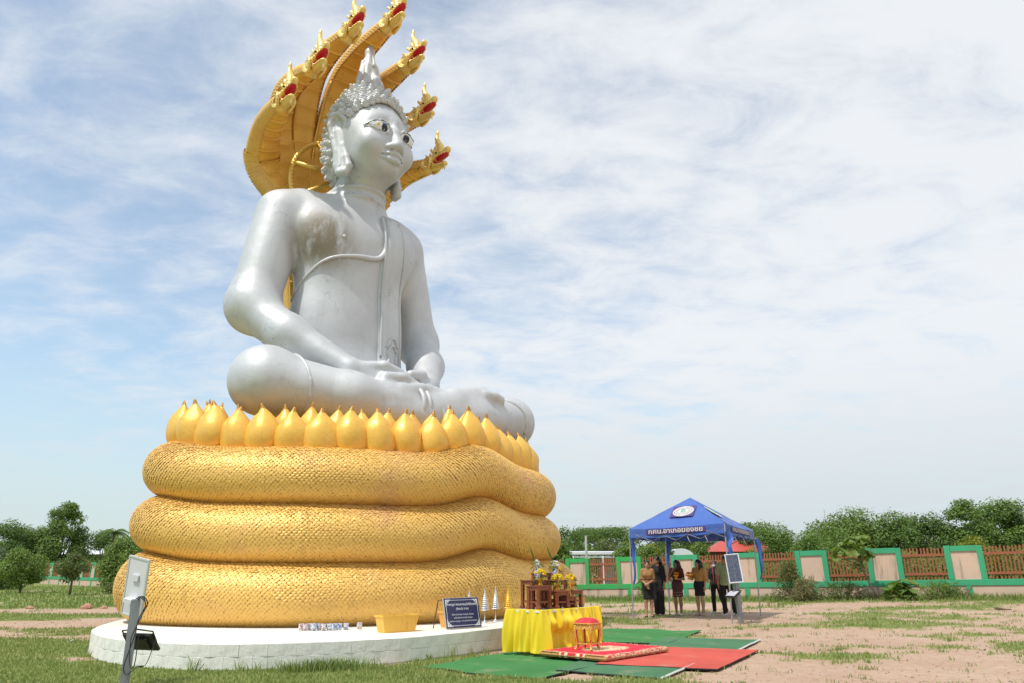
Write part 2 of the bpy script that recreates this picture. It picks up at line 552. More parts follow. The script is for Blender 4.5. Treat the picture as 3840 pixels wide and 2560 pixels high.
soil = n.mix(n.ramp(sg, 0.5, 0.8, 0, 0.35), soil, (0.63, 0.45, 0.33))
gv = n.noise(1.4, 7, 0.7); gf = n.noise(34, 5, 0.75)
gr = n.mix(n.ramp(gv, 0.3, 0.72), (0.185, 0.245, 0.06), (0.29, 0.295, 0.11))
gr = n.mix(n.ramp(gf, 0.4, 0.75, 0, 0.7), gr, (0.08, 0.11, 0.03))
fac = n.math('ADD', at.outputs['Fac'], n.math('MULTIPLY', n.math('SUBTRACT', n.noise(16, 6, 0.7), 0.5), 0.7))
n.set(base_color=n.mix(n.ramp(fac, 0.40, 0.62), soil, gr), roughness=0.95)
n.b.inputs['Specular IOR Level'].default_value = 0.15
hh = n.math('ADD', n.math('MULTIPLY', n.noise(3.0, 8, 0.68), 1.0), n.math('MULTIPLY', sg, 0.12))
n.bump(hh, 0.55, 0.08)
M_GROUND = n.m
xs = np.unique(np.concatenate([np.linspace(-1500, -60, 14), np.linspace(-60, -12, 90), np.linspace(-12, 20, 240), np.linspace(20, 60, 60), np.linspace(60, 1500, 14)]))
ys = np.unique(np.concatenate([np.linspace(-300, 4, 12), np.linspace(4, 8, 10), np.linspace(8, 30, 190), np.linspace(30, 80, 120), np.linspace(80, 2500, 16)]))
GX, GY = np.meshgrid(xs, ys, indexing='ij')
GM = grass_mask(GX, GY)
GZ = gz(GX, GY) - 0.03 * (1 - GM) + 0.012 * (vnoise(GX * 2.2 + 9, GY * 2.2 + 5, 8, 3) - 0.5)
for q in CARP:                                    # trodden flat under the carpets
    qa = np.array(q); qc = qa.mean(0); GZ = np.where(in_poly(GX, GY, qc + (qa - qc) * 1.02), gz(GX, GY) - 0.036, GZ)
nx, ny = GX.shape
ii, jj = np.meshgrid(np.arange(nx - 1), np.arange(ny - 1), indexing='ij')
q = (ii * ny + jj).ravel()
me = fastmesh('ground', np.stack([GX, GY, GZ], -1).reshape(-1, 3), np.stack([q, q + ny, q + ny + 1, q + 1], 1), M_GROUND, True)
a = me.attributes.new('grass', 'FLOAT', 'POINT'); a.data.foreach_set('value', GM.ravel().astype(np.float32))
ground = structure(link('ground', me))

# ================================================================== PLAN OF THE STATUE'S BASE
LOTUS = spline([(-7.45, 16.3), (-7.0, 15.25), (-5.7, 14.62), (-3.8, 14.5), (-1.6, 15.5), (-0.2, 17.2), (0.62, 19.2), (0.5, 21.1),
                (-0.9, 22.5), (-3.6, 22.7), (-6.0, 21.4), (-7.3, 19.0)], 600, True)
LOTUS = even(LOTUS, 600, True)
def outward(p):
    t = np.roll(p, -1, 0) - np.roll(p, 1, 0); t /= np.linalg.norm(t, axis=1)[:, None]
    return np.stack([t[:, 1], -t[:, 0]], 1)
LN = outward(LOTUS)
def smooth_ring(a, k):
    for _ in range(k): a = (np.roll(a, 1, 0) + a * 2 + np.roll(a, -1, 0)) / 4
    return a
def swell(p):
    """hand-built unevenness: the rings ride up at the left end and at the front corner"""
    x, y = p[:, 0], p[:, 1]
    d = 0.26 * np.exp(-((x + 7.4) / 1.3) ** 2 - ((y - 16.0) / 2.0) ** 2)
    d += 0.30 * np.exp(-((x + 0.55) / 0.95) ** 2 - ((y - 16.4) / 1.2) ** 2)
    d += 0.07 * np.exp(-((x - 0.8) / 1.5) ** 2 - ((y - 19.5) / 2.0) ** 2)
    return d

# ================================================================== PLATFORM OF PAINTED BLOCKS
PLAN = spline([(-8.25, 17.2), (-7.65, 14.6), (-6.95, 13.2), (-5.9, 12.05), (-4.5, 11.4), (-3.1, 11.62), (-1.7, 12.4), (-0.5, 13.9), (0.7, 15.8),
               (1.75, 18.4), (2.0, 21.5), (0.3, 24.0), (-3.8, 24.6), (-7.0, 23.2), (-8.5, 20.3)], 800, True)
PLAN = even(PLAN, 800, True)
ZP = 0.37
nt = NT('white_painted_block')
st = nt.ramp(nt.noise(0.9, 7, 0.65, stretch=(1, 1, 2.5)), 0.48, 0.72, 0, 0.5)
colr = nt.mix(st, (0.80, 0.79, 0.73), (0.62, 0.60, 0.52))
colr = nt.mix(nt.ramp(nt.noise(3.2, 8, 0.72, stretch=(1.5, 1.5, 0.8)), 0.50, 0.64, 0, 0.35), colr, (0.52, 0.50, 0.43))
colr = nt.mix(nt.ramp(nt.noise(22, 6, 0.75), 0.62, 0.72, 0, 0.7), colr, (0.33, 0.31, 0.27))
nt.set(base_color=colr, roughness=0.8); nt.bump(nt.math('ADD', nt.noise(14, 8, 0.7), nt.math('MULTIPLY', nt.noise(3.5, 5, 0.6), 2.0)), 0.28, 0.02)
M_BLOCK = nt.m
nt = NT('white_platform_top')
colr = nt.mix(nt.ramp(nt.noise(0.7, 6, 0.6), 0.4, 0.75), (0.82, 0.81, 0.74), (0.74, 0.71, 0.60))
colr = nt.mix(nt.ramp(nt.noise(7, 8, 0.75), 0.66, 0.74, 0, 0.8), colr, (0.42, 0.37, 0.30))
nt.set(base_color=colr, roughness=0.85); nt.bump(nt.noise(9, 7, 0.7), 0.35, 0.02)
M_PTOP = nt.m
M_MORTAR = plain('whitewashed_mortar', (0.70, 0.69, 0.63), 0.9, 0, 0.3, 12)
plat = thing('statue_platform', 'low white painted concrete block platform under the golden coils', 'platform')
pn = outward(PLAN)
# top slab
rim = PLAN + pn * 0.012
mb = MB()
rng = np.random.RandomState(5)
top = [(x, y, ZP) for x, y in PLAN - pn * 0.035]
top2 = [(x, y, ZP - 0.022) for x, y in PLAN + pn * 0.002]
low = [(x, y, ZP - 0.06) for x, y in PLAN - pn * 0.03]
N = len(PLAN)
mb.add(np.array(top + top2 + low), [tuple(range(N))] + [(N + i, N + (i + 1) % N, (i + 1) % N, i) for i in range(N)] + [(2 * N + i, 2 * N + (i + 1) % N, N + (i + 1) % N, N + i) for i in range(N)])
mb.obj('top_slab', M_PTOP, plat)
mb = MB()
core = PLAN - pn * 0.013
mb.add([(x, y, z) for z in (-0.15, ZP - 0.03) for x, y in core], [(i, (i + 1) % N, N + (i + 1) % N, N + i) for i in range(N)])
mb.obj('mortar_core', M_MORTAR, plat)
blk = MB(); blk.box((0, 0, 0), (0.3935, 0.12, 0.1705), bev=0.004)
blk_me = [blk.mesh('block', M_BLOCK)]
PER = np.linalg.norm(np.diff(np.vstack([PLAN, PLAN[:1]]), axis=0), axis=1).sum()
nb = int(PER / 0.395)
for course in range(2):
    pts = even(PLAN, nb * 2, True)
    for i in range(nb):
        k = i * 2 + course
        p = pts[k % (2 * nb)]; nxt = pts[(k + 1) % (2 * nb)]; prv = pts[(k - 1) % (2 * nb)]
        t = (nxt - prv) / np.linalg.norm(nxt - prv)
        o = link('block', blk_me[0], plat)
        nn = np.array((t[1], -t[0]))
        c = p - nn * (0.06 - rng.uniform(0, 0.004))
        o.location = (c[0], c[1], 0.09 + course * 0.172 + rng.uniform(-.002, .002))
        o.rotation_euler = (rng.uniform(-.008, .008), rng.uniform(-.006, .006), math.atan2(t[1], t[0]) + rng.uniform(-.008, .008))
        o.scale = (PER / nb / 0.395, 1, 1)

# ================================================================== THE NAGA: COILS
naga = thing('naga_serpent', 'huge golden seven headed naga coiled in three rings, hood rising behind the silver figure', 'naga statue')
# a single scale: a small pointed shield, five sided, with a raised keel
sc_v = np.array([(-0.50, 0.30, 0.0), (0.50, 0.30, 0.0), (0.44, -0.26, 0.03), (0.0, -0.72, 0.07), (-0.44, -0.26, 0.03), (0.0, -0.12, 0.20)])
sc_f = np.array([(5, 1, 0), (5, 2, 1), (5, 3, 2), (5, 4, 3), (5, 0, 4)])
scale_me = fastmesh('scale', sc_v, sc_f, M_SCALE)
scale_me.polygons.foreach_set('use_smooth', [False] * 5)
def place_scales(P, T, B, Nn, w, h):
    """P centres, T along the ring, B up the skin, Nn outward"""
    return P[:, None, :] + w[:, None, None] * sc_v[None, :, 0:1] * T[:, None, :] + h[:, None, None] * sc_v[None, :, 1:2] * B[:, None, :] + ((w + h) * 0.5)[:, None, None] * sc_v[None, :, 2:3] * Nn[:, None, :]
allP = []
coil_parts = []
CAMP = np.array((0, 0, 1.4))
for k in range(3):
    out = (0.62, 0.50, 0.40)[k]
    A = 0.78; Bv = 0.575
    outv = out + (0.34 if k == 0 else 0.06) * np.exp(-((LOTUS[:, 0] - 0.6) / 1.2) ** 2 - ((LOTUS[:, 1] - 19.0) / 1.6) ** 2)
    ring = smooth_ring(LOTUS + LN * outv[:, None], 30)
    ring = even(ring, 560, True)
    cen = ring - outward(ring) * A
    cen = even(smooth_ring(cen, 20), 560, True)
    nn = outward(cen)
    sw = smooth_ring(swell(cen + nn * A), 6)
    wav = 0.04 * np.sin(np.arange(560) / 560 * 2 * PI * 5 + k * 1.7)
    zc = ZP + 0.545 + 1.09 * k + sw * (0.25, 0.75, 1.0)[k] + wav * (0.3 if k == 0 else 1)
    th_n = 36
    th = np.linspace(-PI * 0.52, PI * 0.52, th_n)
    # vertical radius follows the swelling so that neighbouring rings stay in touch
    zlo = ZP - 0.02 + 1.09 * k + sw * (0.0, 1.15, 1.1)[k]
    zhi = ZP + 1.09 * (k + 1) + 0.03 + sw * (1.15, 1.1, 1.2)[k]
    rv = (zhi - zlo) / 2 + 0.02; zc = (zhi + zlo) / 2
    def skin(i, t, extra=0.0):
        ct = np.sign(np.cos(t)) * np.abs(np.cos(t)) ** 0.85
        s_ = np.sin(t)
        r = A * ct + extra * np.cos(t)
        return np.concatenate([cen[i] + nn[i] * r[:, None], (zc[i] + (rv[i] + extra) * s_)[:, None]], 1)
    I, Tt = np.meshgrid(np.arange(560), th, indexing='ij')
    V = skin(I.ravel(), Tt.ravel()).reshape(560, th_n, 3)
    idx = np.arange(560 * th_n).reshape(560, th_n)
    nx_ = np.roll(idx, -1, 0)
    F = np.stack([idx[:, :-1], nx_[:, :-1], nx_[:, 1:], idx[:, 1:]], -1).reshape(-1, 4)
    coil = link('coil', fastmesh('coil', V.reshape(-1, 3), F, M_GROOVE, True), naga)
    coil['label'] = ('lowest coil resting on the white platform', 'middle coil', 'top coil under the lotus petals')[k]
    # rows of scales
    rows = 42
    t_rows = np.linspace(-PI * 0.485, PI * 0.485, rows)
    per = np.linalg.norm(np.diff(np.vstack([ring, ring[:1]]), axis=0), axis=1).sum()
    nper = int(per / 0.083)
    P_, T_, B_, N_, Wd, Ht = [], [], [], [], [], []
    rs = np.random.RandomState(20 + k)
    for r_, t0 in enumerate(t_rows):
        s0 = (np.arange(nper) + 0.5 * (r_ % 2) + rs.uniform(-.10, .10, nper)) / nper * 560
        i0 = s0.astype(int) % 560; i1 = (i0 + 1) % 560; fr = (s0 - np.floor(s0))[:, None]
        tt = np.full(nper, t0) + rs.uniform(-.010, .010, nper) + 0.02 * np.sin(s0 / 560 * 2 * PI * 9 + r_ * 0.1)
        lerp = lambda e, dt=0.0: skin(i0, tt + dt, e) * (1 - fr) + skin(i1, tt + dt, e) * fr
        p = lerp(0.012)
        up = lerp(0.012, 0.02) - lerp(0.012, -0.02); up /= np.linalg.norm(up, axis=1)[:, None] + 1e-9
        ta = np.concatenate([(cen[i1] - cen[i0]), np.zeros((nper, 1))], 1); ta /= np.linalg.norm(ta, axis=1)[:, None]
        no = np.cross(ta, up)
        P_.append(p); T_.append(ta); B_.append(up); N_.append(no)
        Wd.append(np.full(nper, per / nper * 1.05) * rs.uniform(0.93, 1.07, nper)); Ht.append(np.full(nper, 0.070) * rs.uniform(0.92, 1.1, nper))
    P_, T_, B_, N_ = (np.concatenate(q) for q in (P_, T_, B_, N_))
    Wd, Ht = np.concatenate(Wd), np.concatenate(Ht)
    # tilt each scale a little so that the lower tip stands proud
    jit = rs.normal(0, 0.065, (len(P_), 2))
    B2 = B_ - N_ * (0.07 + jit[:, :1]); B2 /= np.linalg.norm(B2, axis=1)[:, None]
    T2 = T_ + N_ * jit[:, 1:]; T2 /= np.linalg.norm(T2, axis=1)[:, None]
    N2 = np.cross(T2, B2)
    # the hundred that show largest on each ring are parts of their own
    view = CAMP - P_; dist = np.linalg.norm(view, axis=1)
    face = (N_ * view).sum(1) / dist
    score = np.where(P_[:, 0] < 99, face / dist ** 2, 0)
    best = np.argsort(-score)[:100]
    rest = np.ones(len(P_), bool); rest[best] = False
    VV = place_scales(P_[rest], T2[rest], B2[rest], N2[rest], Wd[rest], Ht[rest])
    m_ = len(VV)
    FF = (np.arange(m_)[:, None, None] * 6 + sc_f[None]).reshape(-1, 3)
    o = stuff(link('scales', fastmesh('scales', VV.reshape(-1, 3), FF, M_SCALE), coil))
    for b in best:
        o = link('scale', scale_me, coil)
        s3 = (Wd[b] + Ht[b]) * 0.5
        o.matrix_world = Matrix(((T2[b][0] * Wd[b], B2[b][0] * Ht[b], N2[b][0] * s3, P_[b][0]), (T2[b][1] * Wd[b], B2[b][1] * Ht[b], N2[b][1] * s3, P_[b][1]), (T2[b][2] * Wd[b], B2[b][2] * Ht[b], N2[b][2] * s3, P_[b][2]), (0, 0, 0, 1)))
    coil_parts.append((cen, zhi))
# floor closing the rings (seen only from above)
ztop = coil_parts[2][1]
mb = MB(); cc = coil_parts[2][0]
mb.add([(x, y, z - 0.04) for (x, y), z in zip(cc, ztop)], [tuple(range(len(cc)))])
mb.obj('inner_fill', M_GROOVE, naga)

# ================================================================== LOTUS SEAT
lotus = thing('lotus_seat', 'golden lotus seat of bulging pointed petals on top of the coils', 'lotus base')
def petal_mesh(name, w, h, d, seed=0):
    """a fat pear-shaped bud petal with a small curled point, front bulging to -y"""
    prof = [(0.36, 0.0), (0.45, 0.10), (0.495, 0.22), (0.505, 0.34), (0.485, 0.46), (0.425, 0.58), (0.32, 0.70), (0.185, 0.80), (0.085, 0.885), (0.050, 0.945), (0.030, 0.985), (0.006, 1.0)]
    n_ = 18; V = []; F = []
    for r_, z_ in prof:
        for k in range(n_):
            t = PI * 2 * k / n_
            x = r_ * math.sin(t); y = -r_ * math.cos(t)
            crease = 0.05 * math.exp(-(x / 0.10) ** 2) * (1 if y < 0 else 0) * max(0, 1 - abs(z_ - 0.55) / 0.5)
            lean = -0.10 * max(0, z_ - 0.85) + (0.06 * (z_ - 0.9) * 8 if z_ > 0.9 else 0) * 0.3
            V.append((x * w, (y * (1 if y < 0 else 0.5) - crease) * d * 1.05 + lean * w, z_ * h))
    m_ = len(prof)
    for i in range(m_ - 1):
        for k in range(n_):
            j = (k + 1) % n_
            F.append((i * n_ + k, i * n_ + j, (i + 1) * n_ + j, (i + 1) * n_ + k))
    V = np.array(V); rq = np.random.RandomState(seed); ph_ = rq.uniform(0, 6, 6)
    zz_ = V[:, 2] / h; th_ = np.arctan2(V[:, 0], -V[:, 1])
    bumpy = 1 + 0.035 * np.sin(3 * th_ + ph_[0]) + 0.03 * np.sin(5 * zz_ + 2 * th_ + ph_[1]) + 0.025 * np.sin(9 * zz_ + ph_[2] - th_) + 0.02 * np.sin(7 * th_ + 4 * zz_ + ph_[3])
    V[:, :2] *= bumpy[:, None]; V[:, 0] += 0.03 * w * np.sin(2.2 * zz_ + ph_[4]) * zz_ + 0.05 * w * rq.normal() * np.clip(zz_ - 0.8, 0, 1) * 5; V[:, 1] += 0.05 * w * rq.normal() * np.clip(zz_ - 0.85, 0, 1) * 6
    mb = MB(); mb.add(V, F)
    mb.mi = [1 if (i // n_) >= m_ - 4 else 0 for i in range(len(F))]
    return mb.mesh(name, [M_PETAL, M_TIP], True)
zb = smooth_ring(ztop, 10)
lp = even(smooth_ring(LOTUS - LN * 0.30, 8), 840, True)
ln = outward(lp)
from_idx = [int(np.argmin(((cc - q) ** 2).sum(1))) for q in lp[::20]]
pets = [petal_mesh('petal', 0.76, 1.0, 0.60, q) for q in range(9)]
pets2 = [petal_mesh('inner_petal', 0.62, 1.0, 0.42, 20 + q) for q in range(7)]
rs = np.random.RandomState(9)
npet = 42
for row in range(2):
    for i in range(npet):
        k = int((i + 0.5 * row) * 20)
        q = lp[k % 840] - ln[k % 840] * (0.42 * row)
        zz_ = zb[int(np.argmin(((cc - lp[k % 840]) ** 2).sum(1)))]
        o = link('inner_petal' if row else 'petal', pets2[rs.randint(7)] if row else pets[rs.randint(9)], lotus)
        o.location = (q[0], q[1], zz_ - 0.10 + (0.10 if row else 0) + rs.uniform(-.025, .025))
        a_ = math.atan2(ln[k % 840][1], ln[k % 840][0])
        o.rotation_euler = (rs.uniform(-.03, .05), rs.uniform(-.04, .04), a_ + PI / 2 + rs.uniform(-.06, .06))
        s_ = rs.uniform(0.95, 1.06)
        o.scale = (s_, rs.uniform(0.93, 1.08), rs.uniform(0.95, 1.05))
mb = MB()
inn = lp[::10] - ln[::10] * 0.25
zi = [zb[int(np.argmin(((cc - q) ** 2).sum(1)))] for q in lp[::10]]
M_ = len(inn)
mb.add([(x, y, z - 0.15) for (x, y), z in zip(inn, zi)] + [(x, y, z + 0.30) for (x, y), z in zip(inn, zi)],
       [(i, (i + 1) % M_, M_ + (i + 1) % M_, M_ + i) for i in range(M_)] + [tuple(range(M_, 2 * M_))])
mb.obj('seat_core', M_PETAL, lotus)

# ================================================================== NAGA HOOD, NECKS AND HEADS
SPX, SPY, ALPHA = -4.7, 19.2, R(42)
hood = bpy.data.objects.new('hood', None); COL.objects.link(hood)
hood.parent = naga; hood.location = (SPX, SPY, 0); hood.rotation_euler = (0, 0, ALPHA)
hood['label'] = 'fan shaped hood of seven necks behind the silver figure'
# local frame: x = the figure's left, -y = forwards
common = [(0.55, 1.70, 4.2), (0.60, 1.75, 6.5), (0.64, 1.78, 8.2), (0.80, 1.82, 9.6), (1.00, 1.86, 10.9), (1.30, 1.88, 11.9)]
tails = {3: [(1.76, 1.95, 12.55), (2.00, 1.68, 13.0), (2.24, 0.80, 13.38), (2.45, -0.50, 13.30)],
         2: [(1.22, 1.92, 12.9), (1.54, 1.75, 14.0), (1.72, 1.15, 14.75), (1.76, 0.30, 14.85), (1.77, -0.72, 14.62)],
         1: [(0.64, 1.92, 13.0), (0.86, 1.72, 14.5), (0.97, 1.10, 15.65), (1.02, 0.15, 15.95), (1.02, -1.18, 15.92)],
         0: [(0.0, 1.90, 13.2), (0.0, 1.65, 14.7), (0.0, 0.95, 16.0), (0.0, -0.05, 16.45), (0.0, -1.65, 16.52)]}
HEAD_AT = {}
M_NSCALE = M_SCALE
for i in range(-3, 4):
    a_ = abs(i); sg = 1 if i > 0 else -1
    pts = [(c[0] * i / 3.0, c[1], c[2]) for c in common] + [(t[0] * sg, t[1], t[2]) for t in tails[a_]]
    path = even(spline(pts, 400), 130)
    n_ = len(path)
    tan = np.gradient(path, axis=0); tan /= np.linalg.norm(tan, axis=1)[:, None]
    side = np.zeros((n_, 3))
    for j in range(n_):                       # sideways axis stays horizontal
        s_ = np.cross(tan[j], (0, -1, 0.35)); s_ = np.array((1.0, 0, 0)) if np.linalg.norm(s_) < .05 else s_
        x_ = np.array((1.0, 0, 0)); x_ -= tan[j] * x_.dot(tan[j]); side[j] = x_ / np.linalg.norm(x_)
    front = np.cross(side, tan)               # belly side
    front *= np.sign((front * np.array((0, -1.0, -0.4))).sum(1))[:, None]
    z_ = path[:, 2]
    arc = np.linspace(0, 1, n_)
    # half width of each neck
    endz = path[-1][2]
    hw = np.interp(z_, [4, 8.2, 9.6, 10.9, 11.9, 12.8, 13.4], [0.15, 0.17, 0.20, 0.25, 0.33, 0.42, 0.44])
    near = np.linalg.norm(path - path[-1], axis=1)
    hw = np.where(z_ > 13.0, np.interp(near, [0, 0.6, 1.6, 3.0], [0.20, 0.26, 0.33, 0.41]), hw)
    hw = smooth_ring(np.r_[hw[0], hw, hw[-1]], 0)[1:-1]
    tk = np.interp(near, [0, 0.8, 2.0, 4.0], [0.20, 0.27, 0.34, 0.24])    # half thickness
    if a_ == 3: hw = hw * np.interp(z_, [9, 11.5, 13], [1.0, 1.15, 1.2]); tk = tk * np.interp(z_, [9, 11.5, 13], [1.2, 1.45, 1.25])
    hw_b = hw * (1.0 if a_ < 3 else 1.0)
    # belly plates: separate overlapping shields down the front
    nplate = 19
    edges = np.linspace(24, n_ - 3, nplate + 1)
    M9 = 9
    for k in range(nplate):
        e0, e1 = edges[k], edges[k + 1]
        rows_ = []
        for s_i, (fr, lift) in enumerate(((0.0, 0.012), (0.5, 0.014), (0.90, 0.020), (1.0, 0.075), (1.05, 0.066), (1.06, -0.03))):
            f_ = e0 + (e1 - e0) * fr; j0 = min(int(f_), n_ - 2); w_ = f_ - j0
            P0 = path[j0] * (1 - w_) + path[j0 + 1] * w_
            S0 = side[j0]; F0 = front[j0]; H0 = hw_b[j0]; K0 = tk[j0]
            sag = 0.5 * (1 - 0)  # the plate's lower edge droops towards the middle
            row = []
            for u in (np.linspace(-1, 1, M9) if a_ < 3 else np.linspace(-1, 0.35, M9) * sg):
                depth = K0 * (0.50 + 0.10 * math.cos(u * PI / 2) - 0.16 * abs(u) ** 6)
                row.append(P0 + S0 * (u * H0 * 0.97) + F0 * (depth + lift - (0.03 if abs(u) in (1, 0.35) else 0)) + tan[j0] * (0.05 * (abs(u) ** 2) * sg * (u * sg)))
            rows_.append(row)
        mb = MB(); mb.grid(np.array(rows_)); mb.grid(np.array(rows_)[[0, -1]], flip=True)
        mb.obj('belly_plate', M_BELLY, hood, smooth=True)
    # scaled back and sides
    p0_, p1_ = (-0.60, 0.60) if a_ < 3 else ((-0.60, 0.90) if sg > 0 else (-0.90, 0.60))
    ph = np.linspace(PI * p0_, PI * p1_, 15)
    V = np.zeros((n_, 15, 3))
    for m_, p_ in enumerate(ph):
        V[:, m_] = path + side * (np.sin(p_) * hw * 1.0)[:, None] - front * ((np.cos(p_) * np.where(np.cos(p_) > 0, 1.0, 1.7 if a_ < 3 else 0.62) * tk))[:, None]
    idx = np.arange(n_ * 15).reshape(n_, 15)
    F = np.stack([idx[:-1, :-1], idx[1:, :-1], idx[1:, 1:], idx[:-1, 1:]], -1).reshape(-1, 4)
    link('neck_back', fastmesh('neck_back', V.reshape(-1, 3), F, M_GROOVE, True), hood)
    P_, T_, B_, N_ = [], [], [], []
    L = np.linalg.norm(np.diff(path, axis=0), axis=1).sum()
    nr = int(L / 0.062)
    for r_ in range(nr):
        f_ = 2 + (n_ - 4) * r_ / nr; j0 = int(f_); w_ = f_ - j0
        P0 = path[j0] * (1 - w_) + path[j0 + 1] * w_
        H0, K0 = hw[j0], tk[j0]
        nc = max(6, int(PI * (H0 + K0) * 0.5 * (p1_ - p0_) / 0.076))
        for c_ in range(nc + 1):
            p_ = PI * (p0_ + 0.02) + PI * (p1_ - p0_ - 0.04) * (c_ + 0.5 * (r_ % 2)) / (nc + 0.5)
            kk = K0 * (1.0 if math.cos(p_) > 0 else (1.7 if a_ < 3 else 0.62))
            pos = P0 + side[j0] * math.sin(p_) * H0 - front[j0] * math.cos(p_) * kk
            nor = side[j0] * math.sin(p_) * kk - front[j0] * math.cos(p_) * H0; nor /= np.linalg.norm(nor)
            tt = np.cross(nor, tan[j0]); tt /= np.linalg.norm(tt)
            P_.append(pos + nor * 0.008); T_.append(tt); B_.append(tan[j0] - nor * 0.12); N_.append(nor)
    P_, T_, B_, N_ = map(np.array, (P_, T_, B_, N_))
    T_ = np.cross(B_, N_)
    k_ = len(P_)
    VV = place_scales(P_, T_, B_, N_, np.full(k_, 0.082), np.full(k_, 0.085))
    FF = (np.arange(k_)[:, None, None] * 6 + sc_f[None]).reshape(-1, 3)
    stuff(link('neck_scales', fastmesh('neck_scales', VV.reshape(-1, 3), FF, M_NSCALE), hood))
    # raised cord between neighbouring necks
    cord = path[20:105] + front[20:105] * (tk[20:105] * 0.52 + 0.03)[:, None] + side[20:105] * (hw[20:105] * (1.0 if a_ < 3 else 0.36))[:, None] * sg
    if a_ < 3 or True:
        mb = MB(); mb.tube(cord, 0.028, 6); mb.obj('seam_cord', M_RIDGE, hood, smooth=True)
    HEAD_AT[i] = (path[-1], tan[-1])

# one naga head, looking along -y, crest up; copied seven times
H = SDF((-0.45, -1.05, -0.75), (0.45, 0.55, 0.75), 0.022)
H.cap((0, 0.46, 0.03), (0, -0.05, 0.06), 0.27, 0.24, 0.1)
H.cap((0, -0.05, 0.20), (0, -0.74, 0.22), 0.19, 0.115, 0.08)          # upper jaw
H.ell((0, -0.82, 0.29), (0.11, 0.11, 0.12), 0.05)                     # rounded nose
H.ell((0, -0.72, 0.36), (0.08, 0.11, 0.06), 0.05)
H.cap((0, 0.02, -0.17), (0, -0.60, -0.30), 0.15, 0.085, 0.08)         # lower jaw
H.ell((0, -0.66, -0.26), (0.085, 0.06, 0.07), 0.04)
H.cap((0, -0.56, -0.34), (0, -0.60, -0.58), 0.055, 0.012, 0.04)       # beard
H.cap((0, -0.46, -0.34), (0, -0.46, -0.48), 0.05, 0.012, 0.04)
H.op((-0.5, -1.1, -0.35), (0.5, 0.05, 0.2), f_ell((0, -0.78, -0.035), (0.60, 0.74, 0.165)), 0.03, 's')
for s_ in (-1, 1):
    H.ell((s_ * 0.15, -0.24, 0.30), (0.08, 0.13, 0.07), 0.04)         # brows
    for q in range(6):                                                # curled lip fringe
        t = q / 5
        H.ell((s_ * (0.20 - 0.08 * t), -0.10 - 0.58 * t, 0.10 + 0.04 * t), (0.045, 0.055, 0.035), 0.02)
        H.ell((s_ * (0.17 - 0.08 * t), -0.08 - 0.52 * t, -0.20 - 0.07 * t), (0.045, 0.055, 0.035), 0.02)
    # cheek collar: two raised rings round the side of the neck
    for rr, wd in ((0.25, 0.045), (0.175, 0.030)):
        pr = [(s_ * (0.245 + 0.035 * math.cos(2 * t)), 0.20 + rr * math.cos(t) * 1.05, 0.0 + rr * math.sin(t)) for t in np.linspace(0, 2 * PI, 17)]
        H.chain(pr, [wd] * 17, 0.02)
    H.cap((s_ * 0.24, 0.0, 0.14), (s_ * 0.30, 0.20, 0.34), 0.06, 0.015, 0.04)
    H.cap((s_ * 0.25, -0.02, 0.04), (s_ * 0.34, 0.12, 0.12), 0.05, 0.015, 0.04)
head_me = H.mesh('naga_head', M_HEADG)
Q = SDF((-0.22, -0.95, -0.40), (0.22, 0.2, 0.3), 0.022)               # red lining of the mouth
Q.ell((0, -0.42, 0.115), (0.165, 0.40, 0.055), 0.02, rot=np.array(Euler((R(-4), 0, 0)).to_matrix()))
Q.ell((0, -0.34, -0.165), (0.135, 0.36, 0.055), 0.02, rot=np.array(Euler((R(11), 0, 0)).to_matrix()))
Q.ell((0, 0.0, -0.02), (0.185, 0.13, 0.17), 0.03)
Q.cap((0, -0.2, -0.11), (0, -0.62, -0.19), 0.05, 0.03, 0.03)
mouth_me = Q.mesh('mouth_lining', M_MOUTH)
mb = MB()
for s_ in (-1, 1):
    for q in range(7):
        t = q / 6
        x = s_ * (0.145 - 0.06 * t)
        mb.cyl((x, -0.15 - 0.55 * t, 0.13), (x * 0.95, -0.15 - 0.55 * t, 0.05 - 0.03 * (q == 6)), 0.018, 0.004, 5)
        if q < 6: mb.cyl((x * 0.9, -0.15 - 0.42 * t, -0.18 - 0.08 * t), (x * 0.85, -0.15 - 0.42 * t, -0.10 - 0.08 * t), 0.016, 0.004, 5)
teeth_me = mb.mesh('teeth', M_MOUTH)
C = SDF((-0.3, -0.7, 0.1), (0.3, 0.45, 1.15), 0.022)                  # flame crest
cp = [(0, -0.36, 0.24), (0, -0.32, 0.44), (0, -0.22, 0.62), (0, -0.16, 0.80), (0, -0.20, 0.96), (0, -0.25, 1.06)]
C.chain(cp, [0.15, 0.135, 0.105, 0.075, 0.05, 0.018], 0.03)
for q in range(5):
    t = q / 4
    C.ell((0, -0.36 + 0.18 * t, 0.33 + 0.42 * t), (0.165 - 0.075 * t, 0.165 - 0.075 * t, 0.035), 0.015)
C.chain([(0, -0.08, 0.26), (0, 0.02, 0.42), (0, 0.0, 0.54)], [0.09, 0.06, 0.015], 0.03)
C.chain([(0, 0.10, 0.24), (0, 0.20, 0.36), (0, 0.20, 0.46)], [0.08, 0.05, 0.012], 0.03)
C.chain([(0, 0.25, 0.2), (0, 0.34, 0.28), (0, 0.35, 0.36)], [0.07, 0.045, 0.012], 0.03)
for s_ in (-1, 1):
    C.chain([(s_ * 0.10, -0.30, 0.26), (s_ * 0.15, -0.22, 0.40), (s_ * 0.13, -0.22, 0.50)], [0.06, 0.04, 0.012], 0.02)
    C.chain([(s_ * 0.12, -0.12, 0.25), (s_ * 0.17, -0.02, 0.38), (s_ * 0.15, -0.02, 0.46)], [0.06, 0.04, 0.012], 0.02)
crest_me = C.mesh('crest', M_HEADG)
